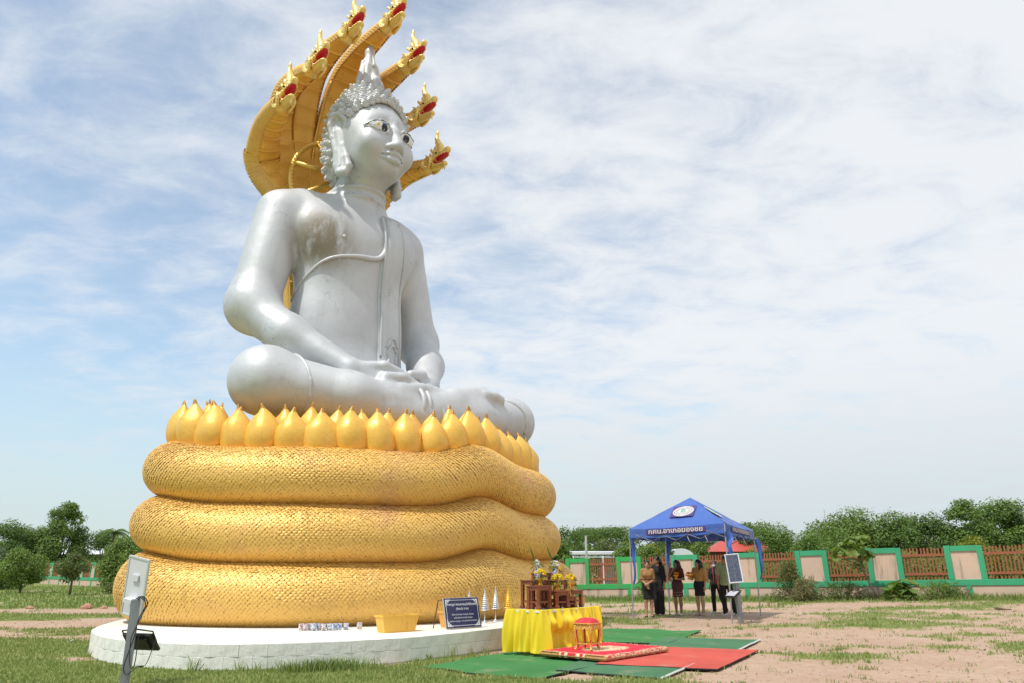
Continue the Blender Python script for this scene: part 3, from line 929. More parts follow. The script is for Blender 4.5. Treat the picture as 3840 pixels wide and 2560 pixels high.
mb = MB(); mb.ball((-0.19, -0.33, 0.27), 0.04, 8); neye_me = mb.mesh('naga_eye', M_BLACK, True)
mb = MB(); mb.ball((0.19, -0.33, 0.27), 0.04, 8); neye2_me = mb.mesh('naga_eye', M_BLACK, True)
HPITCH = {0: 2, 1: 0, 2: -4, 3: -6}
for i, (p_, t_) in HEAD_AT.items():
    hd = link('naga_head', head_me, hood)
    hd.location = Vector(p_) + Vector((0, -0.22, 0.02))
    hd.rotation_euler = (R(-HPITCH[abs(i)] - 10), 0, R(2.0 * i))
    hd.scale = (0.84, 0.76, 0.76)
    hd['label'] = {-3: 'naga head lowest on the left', -2: 'second naga head from the left', -1: 'third naga head from the left', 0: 'topmost naga head in the middle', 1: 'upper of the three naga heads on the right', 2: 'middle of the three naga heads on the right', 3: 'lowest naga head on the right'}[i]
    for nm, me_ in (('mouth_lining', mouth_me), ('teeth', teeth_me), ('crest', crest_me), ('naga_eye', neye_me), ('naga_eye', neye2_me)):
        # sub-part level is used up (naga > hood > head), so these stand beside the head in the hood
        o = link(nm, me_, hood); o.location = hd.location; o.rotation_euler = hd.rotation_euler; o.scale = hd.scale if nm != 'crest' else (0.86, 0.86, 1.05)
# halo ring: a beaded cord circle with short stays, mounted between hood and head
hc = np.array((0.0, 1.15, 12.35)); rx, rz_ = 1.30, 1.42
ring = [(hc[0] + rx * math.sin(t), hc[1], hc[2] + rz_ * math.cos(t)) for t in np.linspace(0, 2 * PI, 73)]
mb = MB(); mb.tube(ring, 0.075, 8, cap=False)
for t in np.linspace(0, 2 * PI, 72, endpoint=False):
    mb.ball((hc[0] + rx * math.sin(t), hc[1] - 0.05, hc[2] + rz_ * math.cos(t)), 0.065, 6)
halo = mb.obj('halo_ring', M_RIDGE, hood, smooth=True)
for ang in (-75, -120, 75, 120, -25, 25):
    t = R(ang)
    mb = MB(); mb.cyl((hc[0] + rx * math.sin(t), hc[1], hc[2] + rz_ * math.cos(t)), (hc[0] + 0.25 * math.sin(t), 0.75, hc[2] + 0.15 + 0.45 * math.cos(t)), 0.085, 0.075, 10)
    mb.obj('halo_stay', M_RIDGE, hood, smooth=True)

# ================================================================== SILVER SEATED FIGURE
def silver_mat(name, stains=False):
    n = NT(name)
    v = n.noise(0.7, 6, 0.6); f = n.noise(7, 6, 0.65)
    col = n.mix(n.ramp(v, 0.3, 0.75), (0.52, 0.53, 0.54), (0.62, 0.63, 0.635))
    col = n.mix(n.ramp(n.noise(1.6, 7, 0.7, stretch=(2.6, 2.6, 0.35)), 0.48, 0.78, 0, 0.4), col, (0.42, 0.43, 0.44))
    col = n.mix(n.ramp(f, 0.55, 0.8, 0, 0.25), col, (0.44, 0.45, 0.46))
    rough = n.ramp(n.noise(3.0, 5), 0.25, 0.75, 0.47, 0.63)
    if stains:
        def blob(c, r, lo, hi):
            vs = n.node('ShaderNodeVectorMath', operation='SUBTRACT'); n.l.new(n.coord(), vs.inputs[0]); vs.inputs[1].default_value = c
            vm = n.node('ShaderNodeVectorMath', operation='MULTIPLY'); n.l.new(vs.outputs[0], vm.inputs[0]); vm.inputs[1].default_value = tuple(1 / q for q in r)
            ln_ = n.node('ShaderNodeVectorMath', operation='LENGTH'); n.l.new(vm.outputs[0], ln_.inputs[0])
            return n.ramp(ln_.outputs['Value'], hi, lo)
        tex = n.noise(2.1, 9, 0.72, stretch=(1.4, 1.4, 0.6))
        grime = n.math('MULTIPLY', blob((-1.25, -1.0, 9.5), (0.95, 1.4, 1.0), 0.3, 1.15), n.ramp(tex, 0.30, 0.55))
        col = n.mix(n.math('MULTIPLY', grime, 0.92), col, (0.25, 0.20, 0.13))
        g2 = n.math('MULTIPLY', blob((-0.55, -1.2, 9.15), (1.0, 1.0, 0.45), 0.2, 1.1), n.ramp(tex, 0.35, 0.7))
        col = n.mix(n.math('MULTIPLY', g2, 0.55), col, (0.36, 0.33, 0.30))
        g3 = n.math('MULTIPLY', blob((-1.45, -0.75, 9.75), (0.35, 0.8, 0.7), 0.1, 1.0), n.ramp(n.noise(4.2, 8, 0.75), 0.42, 0.66))
        col = n.mix(n.math('MULTIPLY', g3, 0.8), col, (0.20, 0.15, 0.09))
        peel = n.math('MULTIPLY', blob((0.10, -1.2, 10.15), (0.95, 0.8, 0.55), 0.3, 1.0), n.ramp(n.noise(3.1, 8, 0.7, stretch=(0.8, 1, 1.2)), 0.60, 0.66))
        col = n.mix(peel, col, (0.60, 0.50, 0.27))
        peel2 = n.math('MULTIPLY', blob((-1.45, -0.6, 10.55), (0.75, 0.7, 0.35), 0.3, 1.0), n.ramp(n.noise(2.6, 8, 0.7), 0.54, 0.62))
        col = n.mix(n.math('MULTIPLY', peel2, 0.8), col, (0.56, 0.52, 0.40))
        chip = n.math('MULTIPLY', blob((-0.6, -2.7, 5.85), (1.9, 0.7, 0.35), 0.4, 1.0), n.ramp(n.noise(6, 8, 0.75), 0.66, 0.70))
        col = n.mix(chip, col, (0.80, 0.80, 0.76))
    crack = n.node('ShaderNodeTexVoronoi', feature='DISTANCE_TO_EDGE'); crack.inputs['Scale'].default_value = 0.9
    wv = n.node('ShaderNodeVectorMath', operation='ADD'); n.l.new(n.coord(), wv.inputs[0]); n.l.new(n.noise(2.5, 5, out='Color'), wv.inputs[1]); n.l.new(wv.outputs[0], crack.inputs['Vector'])
    cm = n.math('MULTIPLY', n.ramp(crack.outputs['Distance'], 0.012, 0.002), n.ramp(n.noise(0.6, 3), 0.52, 0.66, 0, 0.6))
    col = n.mix(cm, col, (0.26, 0.26, 0.26))           # hairline cracks
    n.set(base_color=col, metallic=0.30); n.put(n.b.inputs['Roughness'], rough)
    n.bump(n.math('ADD', n.noise(1.1, 4, 0.55), n.math('MULTIPLY', n.noise(5.0, 6, 0.65), 0.25)), 0.13, 0.16)
    return n.m
M_SILV = silver_mat('silver_paint_body', True)
M_SILV2 = silver_mat('silver_paint')
M_CURL = plain('silver_grey_curl', (0.64, 0.65, 0.65), 0.5, 0.2, 0.15, 5, 0.2)

bud = thing('seated_statue', 'colossal silver painted seated figure meditating on the golden lotus seat', 'statue', (SPX, SPY, 0), ALPHA)
def torso_fields():
    return [(f_ell((0, -0.30, 9.75), (1.72, 1.02, 1.30)), 0.0), (f_ell((0, -0.38, 7.3), (1.60, 1.02, 2.9)), 0.9), (f_ell((0, -0.35, 5.5), (1.75, 1.35, 1.2)), 0.6),
            (f_cap((-1.72, 0, 10.36), (1.72, 0, 10.36), 0.62, 0.62), 0.45), (f_cap((-1.35, -0.02, 10.68), (1.35, -0.02, 10.68), 0.56, 0.56), 0.5),
            (f_ell((-0.72, -0.72, 9.85), (0.95, 0.46, 0.70)), 0.6), (f_ell((0.72, -0.72, 9.85), (0.95, 0.46, 0.70)), 0.6)]
def torso_d(x, y, z):
    r = None
    for fn, k in torso_fields():
        b = fn(x, y, z)
        if r is None: r = b; continue
        h = np.maximum(k - np.abs(r - b), 0) / max(k, 1e-6)
        r = np.minimum(r, b) - h * h * k * 0.25
    return r
B = SDF((-4.1, -3.9, 4.1), (5.2, 1.5, 12.6), 0.05)
B.op((-3, -2.2, 4.2), (3, 1.5, 11.6), torso_d, 0.0)
B.cap((0, -0.35, 10.7), (0, -0.78, 12.0), 0.80, 0.64, 0.35)                # neck
for zz_ in (11.05, 11.32):                                                # neck folds
    B.ell((0, -0.50 - (zz_ - 11.05) * .3, zz_), (0.80, 0.80, 0.07), 0.09)
# right arm
B.cap((-1.92, 0.0, 10.36), (-2.50, -0.12, 7.75), 0.69, 0.60, 0.14)
B.ell((-2.52, -0.16, 7.60), (0.58, 0.60, 0.60), 0.40)
B.chain([(-2.50, -0.22, 7.48), (-2.00, -1.25, 6.70), (-0.98, -2.45, 5.84)], [0.56, 0.46, 0.27], 0.30)
# left arm
B.cap((1.88, 0.0, 10.36), (2.48, -0.12, 7.75), 0.62, 0.53, 0.30)
B.ell((2.50, -0.14, 7.60), (0.56, 0.58, 0.60), 0.25)
B.chain([(2.46, -0.22, 7.50), (2.12, -1.1, 6.70), (1.48, -2.05, 5.86)], [0.54, 0.48, 0.33], 0.22)
# right hand, lying palm up on the left
B.cap((-0.98, -2.45, 5.82), (-0.25, -2.72, 5.66), 0.25, 0.24, 0.12)
for q, (dy, L_) in enumerate(((-0.14, 0.92), (0.0, 1.0), (0.14, 0.94), (0.27, 0.76))):
    B.chain([(-0.35, -2.78 - dy * 0.9, 5.66), (-0.35 + L_ * 0.55, -2.88 - dy * 0.9, 5.68), (-0.35 + L_, -2.84 - dy * 0.9, 5.60)], [0.125, 0.115, 0.095], 0.05)
B.chain([(-0.75, -2.62, 5.90), (-0.30, -2.84, 5.95), (0.16, -2.84, 5.86)], [0.14, 0.13, 0.11], 0.07)
# left hand underneath
B.cap((1.48, -2.05, 5.84), (1.0, -2.62, 5.58), 0.32, 0.27, 0.14)
for q, (dy, L_) in enumerate(((-0.20, 1.30), (-0.04, 1.45), (0.12, 1.38), (0.27, 1.1))):
    B.chain([(1.10, -2.70 - dy, 5.52), (1.10 - L_ * 0.5, -2.92 - dy, 5.48), (1.10 - L_, -2.95 - dy * 0.8, 5.42)], [0.14, 0.125, 0.10], 0.05)
B.chain([(1.22, -2.35, 5.88), (0.88, -2.66, 5.94), (0.48, -2.80, 5.88)], [0.17, 0.15, 0.12], 0.08)
# legs: right shin crossed over the left
B.cap((-1.05, -0.35, 5.35), (-2.78, -1.95, 5.36), 0.80, 0.70, 0.30)
B.ell((-2.82, -2.05, 5.32), (0.74, 0.78, 0.74), 0.25)
B.chain([(-2.80, -2.20, 5.30), (-1.2, -2.95, 5.06), (0.75, -3.05, 5.02)], [0.66, 0.53, 0.35], 0.25)
B.chain([(0.75, -3.05, 5.04), (1.65, -3.02, 5.34), (2.55, -2.95, 5.66)], [0.36, 0.33, 0.25], 0.15)      # right foot
for q in range(5):
    B.chain([(2.50, -3.16 + q * 0.115, 5.62 + 0.03 * q), (2.90 - 0.05 * q, -3.14 + q * 0.12, 5.66 + 0.03 * q), (3.10 - 0.09 * q, -3.12 + q * 0.12, 5.60 + 0.03 * q)], [0.13, 0.11, 0.10 if q else .12], 0.05)
B.cap((1.1, -0.35, 5.2), (4.1, -1.95, 5.26), 0.80, 0.66, 0.30)
B.ell((4.25, -2.10, 5.26), (0.70, 0.74, 0.70), 0.25)
B.chain([(4.2, -2.25, 5.22), (2.3, -2.95, 5.00), (0.6, -3.15, 4.80)], [0.64, 0.50, 0.36], 0.25)
B.chain([(0.6, -3.15, 4.80), (-0.4, -3.15, 4.82), (-1.15, -3.10, 4.85)], [0.34, 0.28, 0.20], 0.12)
for q in range(5):
    B.chain([(-1.05, -3.22 + 0.10 * q, 4.86 + 0.02 * q), (-1.38 + .05 * q, -3.2 + 0.10 * q, 4.88 + 0.02 * q), (-1.55 + 0.08 * q, -3.18 + .10 * q, 4.86)], [0.11, 0.09, 0.09], 0.04)
body = B.obj('body', M_SILV, bud)
body['label'] = 'torso, arms and crossed legs in silver paint with brown grime at the armpit'

def onto(x, z, lift=0.0, start=-3.2):
    """point on the chest in front of (x, z)"""
    y = start
    for _ in range(60):
        d = float(torso_d(np.float32(x), np.float32(y), np.float32(z)))
        y += max(d, 0.002) * 0.8
        if d < 0.004 or y > -0.3: break
    return np.array((x, min(y, -0.3) - lift, z))
# robe edge across the chest and up to the left shoulder
def onto_ang(phi, z, lift):
    """point on the torso seen outwards from its axis at angle phi from straight ahead"""
    r = 3.0; dx, dy = math.sin(phi), -math.cos(phi)
    for _ in range(60):
        d = float(torso_d(np.float32(dx * r), np.float32(-0.4 + dy * r), np.float32(z))); r -= max(d, 0.002) * 0.8
        if d < 0.004 or r < 0.2: break
    return np.array((dx * (r + lift), -0.4 + dy * (r + lift), z))
edge = [(-100, 7.95), (-88, 8.25), (-76, 8.55), (-64, 8.83), (-50, 9.02), (-34, 9.11), (-16, 9.17), (2, 9.20), (13, 9.27), (20, 9.46), (25, 9.8), (29, 10.1), (37, 10.42), (47, 10.64)]
ep = even(spline(edge, 200) * np.array((0.02, 1.0)), 110) / np.array((0.02, 1.0))
pts = np.array([onto_ang(R(a_), b_, 0.02) for a_, b_ in ep])
pts = np.stack([np.convolve(np.r_[[pts[0, k]] * 3, pts[:, k], [pts[-1, k]] * 3], np.ones(7) / 7, 'valid') for k in range(3)], 1)
mb = MB(); mb.tube(pts, np.interp(np.arange(110), [0, 40, 60, 109], [0.02, 0.045, 0.075, 0.085]), 10)
mb.obj('robe_edge', M_SILV2, bud, smooth=True)
# hanging shoulder cloth: broad band with two raised cords, down to the lap
def band(name, x0f, x1f, z0, z1, lift, nz=70, nxs=9, mat=M_SILV2, round_=True):
    rows = []
    for z in np.linspace(z0, z1, nz):
        row = []
        for j, u in enumerate(np.linspace(0, 1, nxs)):
            x = x0f(z) * (1 - u) + x1f(z) * u
            e = lift * (1 if 0 < j < nxs - 1 else -0.3)
            row.append(onto(x, z, e))
        rows.append(row)
    a = np.array(rows)
    for _ in range(3):
        a[1:-1, :, 1] = (a[:-2, :, 1] + 2 * a[1:-1, :, 1] + a[2:, :, 1]) / 4
    m = MB(); m.grid(a, flip=True); return m.obj(name, mat, bud, smooth=True)
band('shoulder_cloth', lambda z: 0.44 - sstep(10.6 - z, 0.0, 1.6) * 0.17 + (10.6 - z) * 0.02, lambda z: 1.02 + (10.6 - z) * 0.075, 10.72, 6.0, 0.11)
for dx in (-0.10, 0.08, 0.16):
    path = np.array([onto(0.46 + dx + (10.6 - z) * 0.02, z, 0.085) for z in np.linspace(10.6, 6.6, 60)])
    path[:, 1] = np.convolve(np.r_[[path[0, 1]] * 3, path[:, 1], [path[-1, 1]] * 3], np.ones(7) / 7, 'valid')
    mb = MB(); mb.tube(path, 0.032, 7); mb.obj('cloth_cord', M_SILV2, bud, smooth=True)
path = np.array([onto(1.0 + (10.6 - z) * 0.075, z, 0.06) for z in np.linspace(10.6, 6.3, 60)])
path[:, 1] = np.convolve(np.r_[[path[0, 1]] * 3, path[:, 1], [path[-1, 1]] * 3], np.ones(7) / 7, 'valid')
mb = MB(); mb.tube(path, 0.045, 7); mb.obj('cloth_cord', M_SILV2, bud, smooth=True)
# fish-tail ornament at the cloth's end
orn = MB()
oz = lambda x, z: onto(x - 0.10, z - 0.1, 0.12)
for line in ([(0.72, 7.0), (0.85, 7.22), (1.02, 7.28), (1.16, 7.08)], [(0.76, 6.88), (0.88, 7.06), (1.0, 7.10), (1.12, 6.94)], [(0.74, 6.9), (0.80, 6.72), (0.76, 6.58), (0.84, 6.45)], [(1.12, 6.85), (1.08, 6.7), (1.13, 6.58), (1.05, 6.45)], [(0.80, 6.5), (0.66, 6.42), (0.52, 6.38)], [(0.84, 6.4), (0.7, 6.28), (0.56, 6.26)]):
    orn.tube(np.array([oz(*q) for q in even(spline(line, 20), 12)]), 0.038, 6)
orn.obj('cloth_ornament', M_SILV2, bud, smooth=True)
mb = MB(); mb.ball(onto(-0.80, 9.62, 0.0), (0.05, 0.05, 0.05), 10); mb.obj('nipple', M_SILV2, bud, smooth=True)
# hems: trouser cuffs at the ankles and folds at the knees, as rings round the leg
def hoop(name, c, axis, r, w, sx=1.0):
    ax_ = Vector(axis).normalized(); q_ = ax_.to_track_quat('Z', 'Y').to_matrix()
    ring = [np.array(c) + np.array(q_ @ Vector((r * math.cos(t), r * math.sin(t) * sx, 0))) for t in np.linspace(0, 2 * PI, 41)]
    m = MB(); m.tube(ring, w, 8, cap=False); return m.obj(name, M_SILV2, bud, smooth=True)
hoop('cuff', (0.46, -3.04, 5.03), (1.95, -0.1, 0.05), 0.455, 0.055)
hoop('cuff', (0.64, -3.05, 5.03), (1.95, -0.1, 0.05), 0.43, 0.055)
hoop('cuff', (1.15, -3.10, 4.86), (1.7, 0.2, 0.2), 0.395, 0.055)
hoop('cuff', (0.98, -3.11, 4.84), (1.7, 0.2, 0.2), 0.375, 0.055)
def onto_body(x, z, lift):
    xi = int(round((x - B.lo[0]) / B.h)); zf = (z - B.lo[2]) / B.h; z0 = int(zf); w = zf - z0
    col_ = B.d[xi, :, z0] * (1 - w) + B.d[xi, :, z0 + 1] * w
    jn = np.nonzero(col_ < 0)[0]
    if len(jn) == 0: return None
    j0 = jn[0]; a_, b_ = col_[j0 - 1], col_[j0]
    return np.array((x, B.ax[1][j0 - 1] + B.h * a_ / (a_ - b_) - lift, z))
for pl_ in ([(-2.34, 5.95), (-2.32, 5.6), (-2.26, 5.2), (-2.20, 4.8), (-2.16, 4.62)], [(3.30, 5.84), (3.72, 5.74), (4.05, 5.52), (4.22, 5.2), (4.22, 4.85)]):
    pp_ = [onto_body(a_, b_, 0.0) for a_, b_ in even(spline(pl_, 60), 34)]
    pp_ = np.array([q for q in pp_ if q is not None])
    mb = MB(); mb.tube(pp_, 0.035 if pl_[0][0] < 0 else 0.05, 7); mb.obj('knee_fold', M_SILV2, bud, smooth=True)

# ------------------------------------------------------------------ head
hd = bpy.data.objects.new('head', None); COL.objects.link(hd); hd.parent = bud
hd.location = (0, -0.95, 12.70); hd.rotation_euler = (R(-1.5), 0, R(6))
hd['label'] = 'silver head with rows of pointed curls and a flame finial'
F = SDF((-1.3, -1.65, -1.75), (1.3, 1.4, 1.75), 0.026)
F.ell((0, 0.10, 0.35), (0.99, 1.15, 1.15))
F.ell((0, -0.26, -0.08), (0.92, 0.90, 1.08), 0.30)
F.ell((0, -0.42, -0.62), (0.66, 0.60, 0.52), 0.40)           # jaw
F.ell((0, -0.88, -0.94), (0.26, 0.19, 0.19), 0.22)           # chin
F.cap((0, 0.08, -0.8), (0, 0.14, -1.05), 0.60, 0.58, 0.2)
for s_ in (-1, 1):
    F.ell((s_ * 0.50, -0.86, -0.38), (0.34, 0.26, 0.34), 0.28)          # cheeks
    F.ell((s_ * 0.44, -1.20, 0.20), (0.33, 0.14, 0.17), 0.26, 's')      # eye hollows
    F.ell((s_ * 0.42, -0.98, 0.05), (0.33, 0.21, 0.19), 0.05)           # eyeball mound
    lid = [(s_ * 0.11, -1.13, 0.00), (s_ * 0.27, -1.20, 0.165), (s_ * 0.48, -1.15, 0.185), (s_ * 0.67, -1.01, 0.115), (s_ * 0.82, -0.84, 0.03)]
    F.chain(lid, [0.030, 0.040, 0.042, 0.036, 0.02], 0.03)              # upper lid
    lid2 = [(s_ * 0.11, -1.13, -0.01), (s_ * 0.26, -1.175, -0.115), (s_ * 0.46, -1.12, -0.13), (s_ * 0.65, -1.00, -0.07), (s_ * 0.82, -0.84, 0.03)]
    F.chain(lid2, [0.022, 0.026, 0.026, 0.024, 0.015], 0.03)
    cr_ = [(s_ * 0.14, -1.16, 0.16), (s_ * 0.30, -1.14, 0.30), (s_ * 0.52, -1.05, 0.31), (s_ * 0.74, -0.90, 0.20)]
    F.chain(cr_, [0.015, 0.03, 0.03, 0.015], 0.05, 's')
    F.ell((s_ * 0.175, -1.17, -0.51), (0.12, 0.15, 0.105), 0.08)        # nose wings
    F.ell((s_ * 0.13, -1.25, -0.61), (0.055, 0.075, 0.05), 0.03, 's')
F.chain([(0, -1.08, 0.36), (0, -1.17, 0.0), (0, -1.31, -0.44)], [0.085, 0.095, 0.15], 0.14)   # nose
F.ell((0, -1.33, -0.50), (0.125, 0.12, 0.105), 0.07)
# lips
up_l = [(-0.42, -0.950, -0.705), (-0.18, -1.160, -0.700), (-0.06, -1.205, -0.670), (0, -1.205, -0.690), (0.06, -1.205, -0.670), (0.18, -1.160, -0.700), (0.42, -0.950, -0.705)]
F.chain(up_l, [0.025, 0.06, 0.068, 0.06, 0.068, 0.06, 0.025], 0.05)
lo_l = [(-0.36, -0.980, -0.775), (-0.15, -1.140, -0.840), (0, -1.180, -0.860), (0.15, -1.140, -0.840), (0.36, -0.980, -0.775)]
F.chain(lo_l, [0.03, 0.072, 0.085, 0.072, 0.03], 0.05)
ml = [(-0.46, -0.920, -0.700), (-0.18, -1.205, -0.765), (0, -1.270, -0.760), (0.18, -1.205, -0.765), (0.46, -0.920, -0.700)]
F.chain(ml, [0.02, 0.024, 0.026, 0.024, 0.02], 0.02, 's')
face = F.obj('face', M_SILV2, hd)
def face_y(x, z):                      # march on the finished grid
    xi = int(round((x - F.lo[0]) / F.h)); zi = int(round((z - F.lo[2]) / F.h))
    col_ = F.d[xi, :, zi]
    j = int(np.argmax(col_ < 0))
    return F.ax[1][j] - F.h * 0.5
# painted eyes: white almond, black iris, thin outline
M_EYEW = plain('eye_white', (0.80, 0.81, 0.80), 0.3, 0, 0.03)
M_BLUE = plain('eye_blue_paint', (0.05, 0.20, 0.50), 0.4, 0, 0.1)
M_YEL = plain('eye_yellow_paint', (0.80, 0.50, 0.05), 0.4, 0, 0.1)
for s_ in (-1, 1):
    def almond(u, v, lift):
        x = 0.11 + 0.70 * u
        zm = 0.0 + 0.02 * u
        hi_ = 0.165 * (math.sin(PI * min(1, u ** 0.8)) ** 0.75); lo_ = -0.115 * (math.sin(PI * u) ** 0.75)
        z = zm + lo_ + (hi_ - lo_) * v
        y = -0.98 - 0.225 * math.sqrt(max(0.02, 1 - ((x - 0.42) / 0.42) ** 2 - ((z - 0.04) / 0.30) ** 2 * 0.6)) + max(0, (x - 0.5)) ** 1.5 * 0.55
        return (s_ * x, max(y, face_y(s_ * x, z) - 0.012) - lift, z)
    g = np.array([[almond(u, v, 0.006) for v in np.linspace(0, 1, 9)] for u in np.linspace(0.01, 0.99, 25)])
    mb = MB(); mb.grid(g, flip=(s_ < 0)); ew = mb.obj('eye', M_EYEW, hd, smooth=True)
    def disc(cx, cz, rx, rz_, lift, mat, nm, z0=-9, z1=9):
        V = []; 
        rings = 5; sg_ = 20
        for r_ in range(rings + 1):
            for k in range(sg_):
                t = 2 * PI * k / sg_
                u = (cx + rx * r_ / rings * math.cos(t) - 0.11) / 0.70; z = cz + rz_ * r_ / rings * math.sin(t)
                u = min(0.99, max(0.01, u))
                hi_ = 0.165 * (math.sin(PI * min(1, u ** 0.8)) ** 0.75) + 0.02 * u; lo_ = -0.115 * (math.sin(PI * u) ** 0.75) + 0.02 * u
                V.append(almond(u, min(1, max(0, (min(z1, max(z0, z)) - lo_) / (hi_ - lo_ + 1e-6))), lift))
        Fc = [(r_ * sg_ + k, r_ * sg_ + (k + 1) % sg_, (r_ + 1) * sg_ + (k + 1) % sg_, (r_ + 1) * sg_ + k) for r_ in range(rings) for k in range(sg_)]
        m = MB(); m.add(V, Fc if s_ > 0 else [q[::-1] for q in Fc]); return m.obj(nm, mat, hd, smooth=True)
    disc(0.375, -0.005, 0.10, 0.115, 0.016, M_BLACK, 'iris')
    if s_ < 0:
        disc(0.39, 0.095, 0.085, 0.024, 0.022, M_BLUE, 'blue_paint_patch')
        disc(0.575, 0.03, 0.025, 0.055, 0.014, M_YEL, 'yellow_paint_patch')
    out_ = [almond(u, 1, 0.014) for u in np.linspace(0.0, 1.0, 24)]
    mb = MB(); mb.tube(np.array(out_), 0.014, 6); mb.obj('eye_outline', plain('dark_outline', (0.10, 0.10, 0.105), 0.5), hd, smooth=True)
# ears with long lobes
M_EAR = M_SILV2
for s_ in (-1, 1):
    E_ = SDF((-0.35, -0.55, -1.45), (0.35, 0.60, 0.80), 0.026)
    rim = [(0.05, -0.22, 0.12), (0.10, -0.24, 0.40), (0.14, -0.08, 0.62), (0.15, 0.14, 0.62), (0.12, 0.24, 0.36), (0.08, 0.20, -0.05), (0.04, 0.12, -0.5), (0.02, 0.12, -0.95), (0.02, 0.02, -1.18), (0.02, -0.16, -1.22), (0.0, -0.26, -1.05), (0.0, -0.20, -0.75), (0.0, -0.12, -0.35), (0.02, -0.16, 0.0)]
    E_.chain(rim, [0.07, 0.08, 0.085, 0.085, 0.08, 0.075, 0.075, 0.09, 0.11, 0.12, 0.11, 0.09, 0.08, 0.07], 0.05)
    E_.ell((0.02, 0.0, 0.22), (0.09, 0.24, 0.42), 0.08)
    E_.cap((0.0, 0.02, 0.1), (0.0, -0.02, -1.0), 0.12, 0.13, 0.08)
    E_.ell((-0.02, -0.04, -0.95), (0.07, 0.15, 0.30), 0.05)
    E_.chain([(0.05, 0.06, 0.40), (0.06, 0.08, 0.10), (0.04, -0.03, -0.25)], [0.06, 0.055, 0.05], 0.05)
    e_me = E_.mesh('ear', M_EAR)
    o = link('ear', e_me, hd)
    o.location = (s_ * 0.955, 0.02, 0.0)
    o.scale = (1.0 * s_, 1, 0.98); o.rotation_euler = (R(-4), 0, R(-20) * s_)
# hair cap and curls
def hair_front(x, z):
    return 0
HC = SDF((-1.25, -1.35, -1.2), (1.25, 1.45, 2.3), 0.035)
HC.ell((0, 0.12, 0.48), (1.03, 1.18, 1.28))
HC.ell((0, 0.35, -0.25), (0.96, 0.95, 1.0), 0.25)
HC.ell((0, 0.10, 1.62), (0.55, 0.58, 0.48), 0.35)              # ushnisha
hl = lambda x: 1.06 - 0.05 * np.abs(x) - 0.62 * np.abs(x) ** 2.2
HC.cut(lambda x, y, z: np.where(y < -0.10, (hl(x) - z) * 0.7 + 0 * y, np.where(y < 0.15, np.maximum(-0.15 - z, -0.3) * 0 + (0.25 - z) * (0.15 - y) / 0.25 - 0.10, -0.3 + 0 * z + 0 * x)))
HC.cut(lambda x, y, z: -0.95 - z + 0 * x + 0 * y)
hair = HC.obj('hair_cap', M_CURL, hd)
ol = [(x, 0, hl(np.array(x))) for x in np.linspace(-0.86, 0.86, 60)]
pl = []
for x, _, z in ol:
    y = face_y(x, float(z))
    pl.append((x, y - 0.012, float(z)))
pl = np.array(pl); pl[:, 1] = np.convolve(np.r_[[pl[0, 1]] * 2, pl[:, 1], [pl[-1, 1]] * 2], np.ones(5) / 5, 'valid')
mb = MB(); mb.tube(pl, 0.018, 6); mb.obj('hairline', plain('hairline_groove', (0.22, 0.225, 0.23), 0.6), hd, smooth=True)
prof = [(0.118, -0.04), (0.120, 0.03), (0.088, 0.045), (0.096, 0.075), (0.068, 0.085), (0.074, 0.112), (0.044, 0.122), (0.046, 0.145), (0.014, 0.172)]
mb = MB(); mb.lathe(prof, 8)
curl_me = mb.mesh('hair_curl', M_CURL, False)
v_, f_ = surface_nets(HC.d, HC.lo, HC.h)
# spread the curls over the cap in rows
cen_ = np.array((0, 0.15, 0.15))
rs = np.random.RandomState(4)
chosen = []
ok = v_[(v_[:, 2] > -0.9)]
ok = ok[~((ok[:, 1] < -0.1) & (ok[:, 2] < hl(ok[:, 0]) + 0.07))]
ok = ok[~((np.abs(ok[:, 0]) > 0.7) & (ok[:, 1] < 0.22) & (ok[:, 2] < 0.55) )]
ok = ok[~((ok[:, 2] > 1.85) & (np.hypot(ok[:, 0], ok[:, 1] - .12) < 0.36))]
# farthest point sampling, started at the brow
cur = int(np.argmin(np.abs(ok - np.array((0, -1.0, 1.02))).sum(1)))
dmin = np.full(len(ok), 9.0)
for _ in range(285):
    chosen.append(ok[cur])
    dmin = np.minimum(dmin, np.linalg.norm(ok - ok[cur], axis=1))
    cur = int(np.argmax(dmin))
    if dmin[cur] < 0.175: break
for p_ in chosen:
    q_ = np.array((p_[0], p_[1], p_[2]))
    i_ = np.clip(((q_ - HC.lo) / HC.h).round().astype(int), 1, HC.n - 2)
    g_ = np.array([HC.d[i_[0] + 1, i_[1], i_[2]] - HC.d[i_[0] - 1, i_[1], i_[2]], HC.d[i_[0], i_[1] + 1, i_[2]] - HC.d[i_[0], i_[1] - 1, i_[2]], HC.d[i_[0], i_[1], i_[2] + 1] - HC.d[i_[0], i_[1], i_[2] - 1]])
    r_ = q_ - cen_; r_ /= np.linalg.norm(r_)
    g_ = g_ / (np.linalg.norm(g_) + 1e-6) * 0.6 + r_ * 0.6 + np.array((0, 0, 0.18))
    o = link('hair_curl', curl_me, hd)
    o.location = q_; o.rotation_euler = Vector(g_).to_track_quat('Z', 'Y').to_euler()
    s_ = rs.uniform(0.88, 1.08); o.scale = (s_ * 1.12, s_ * 1.12, s_ * rs.uniform(0.9, 1.2))
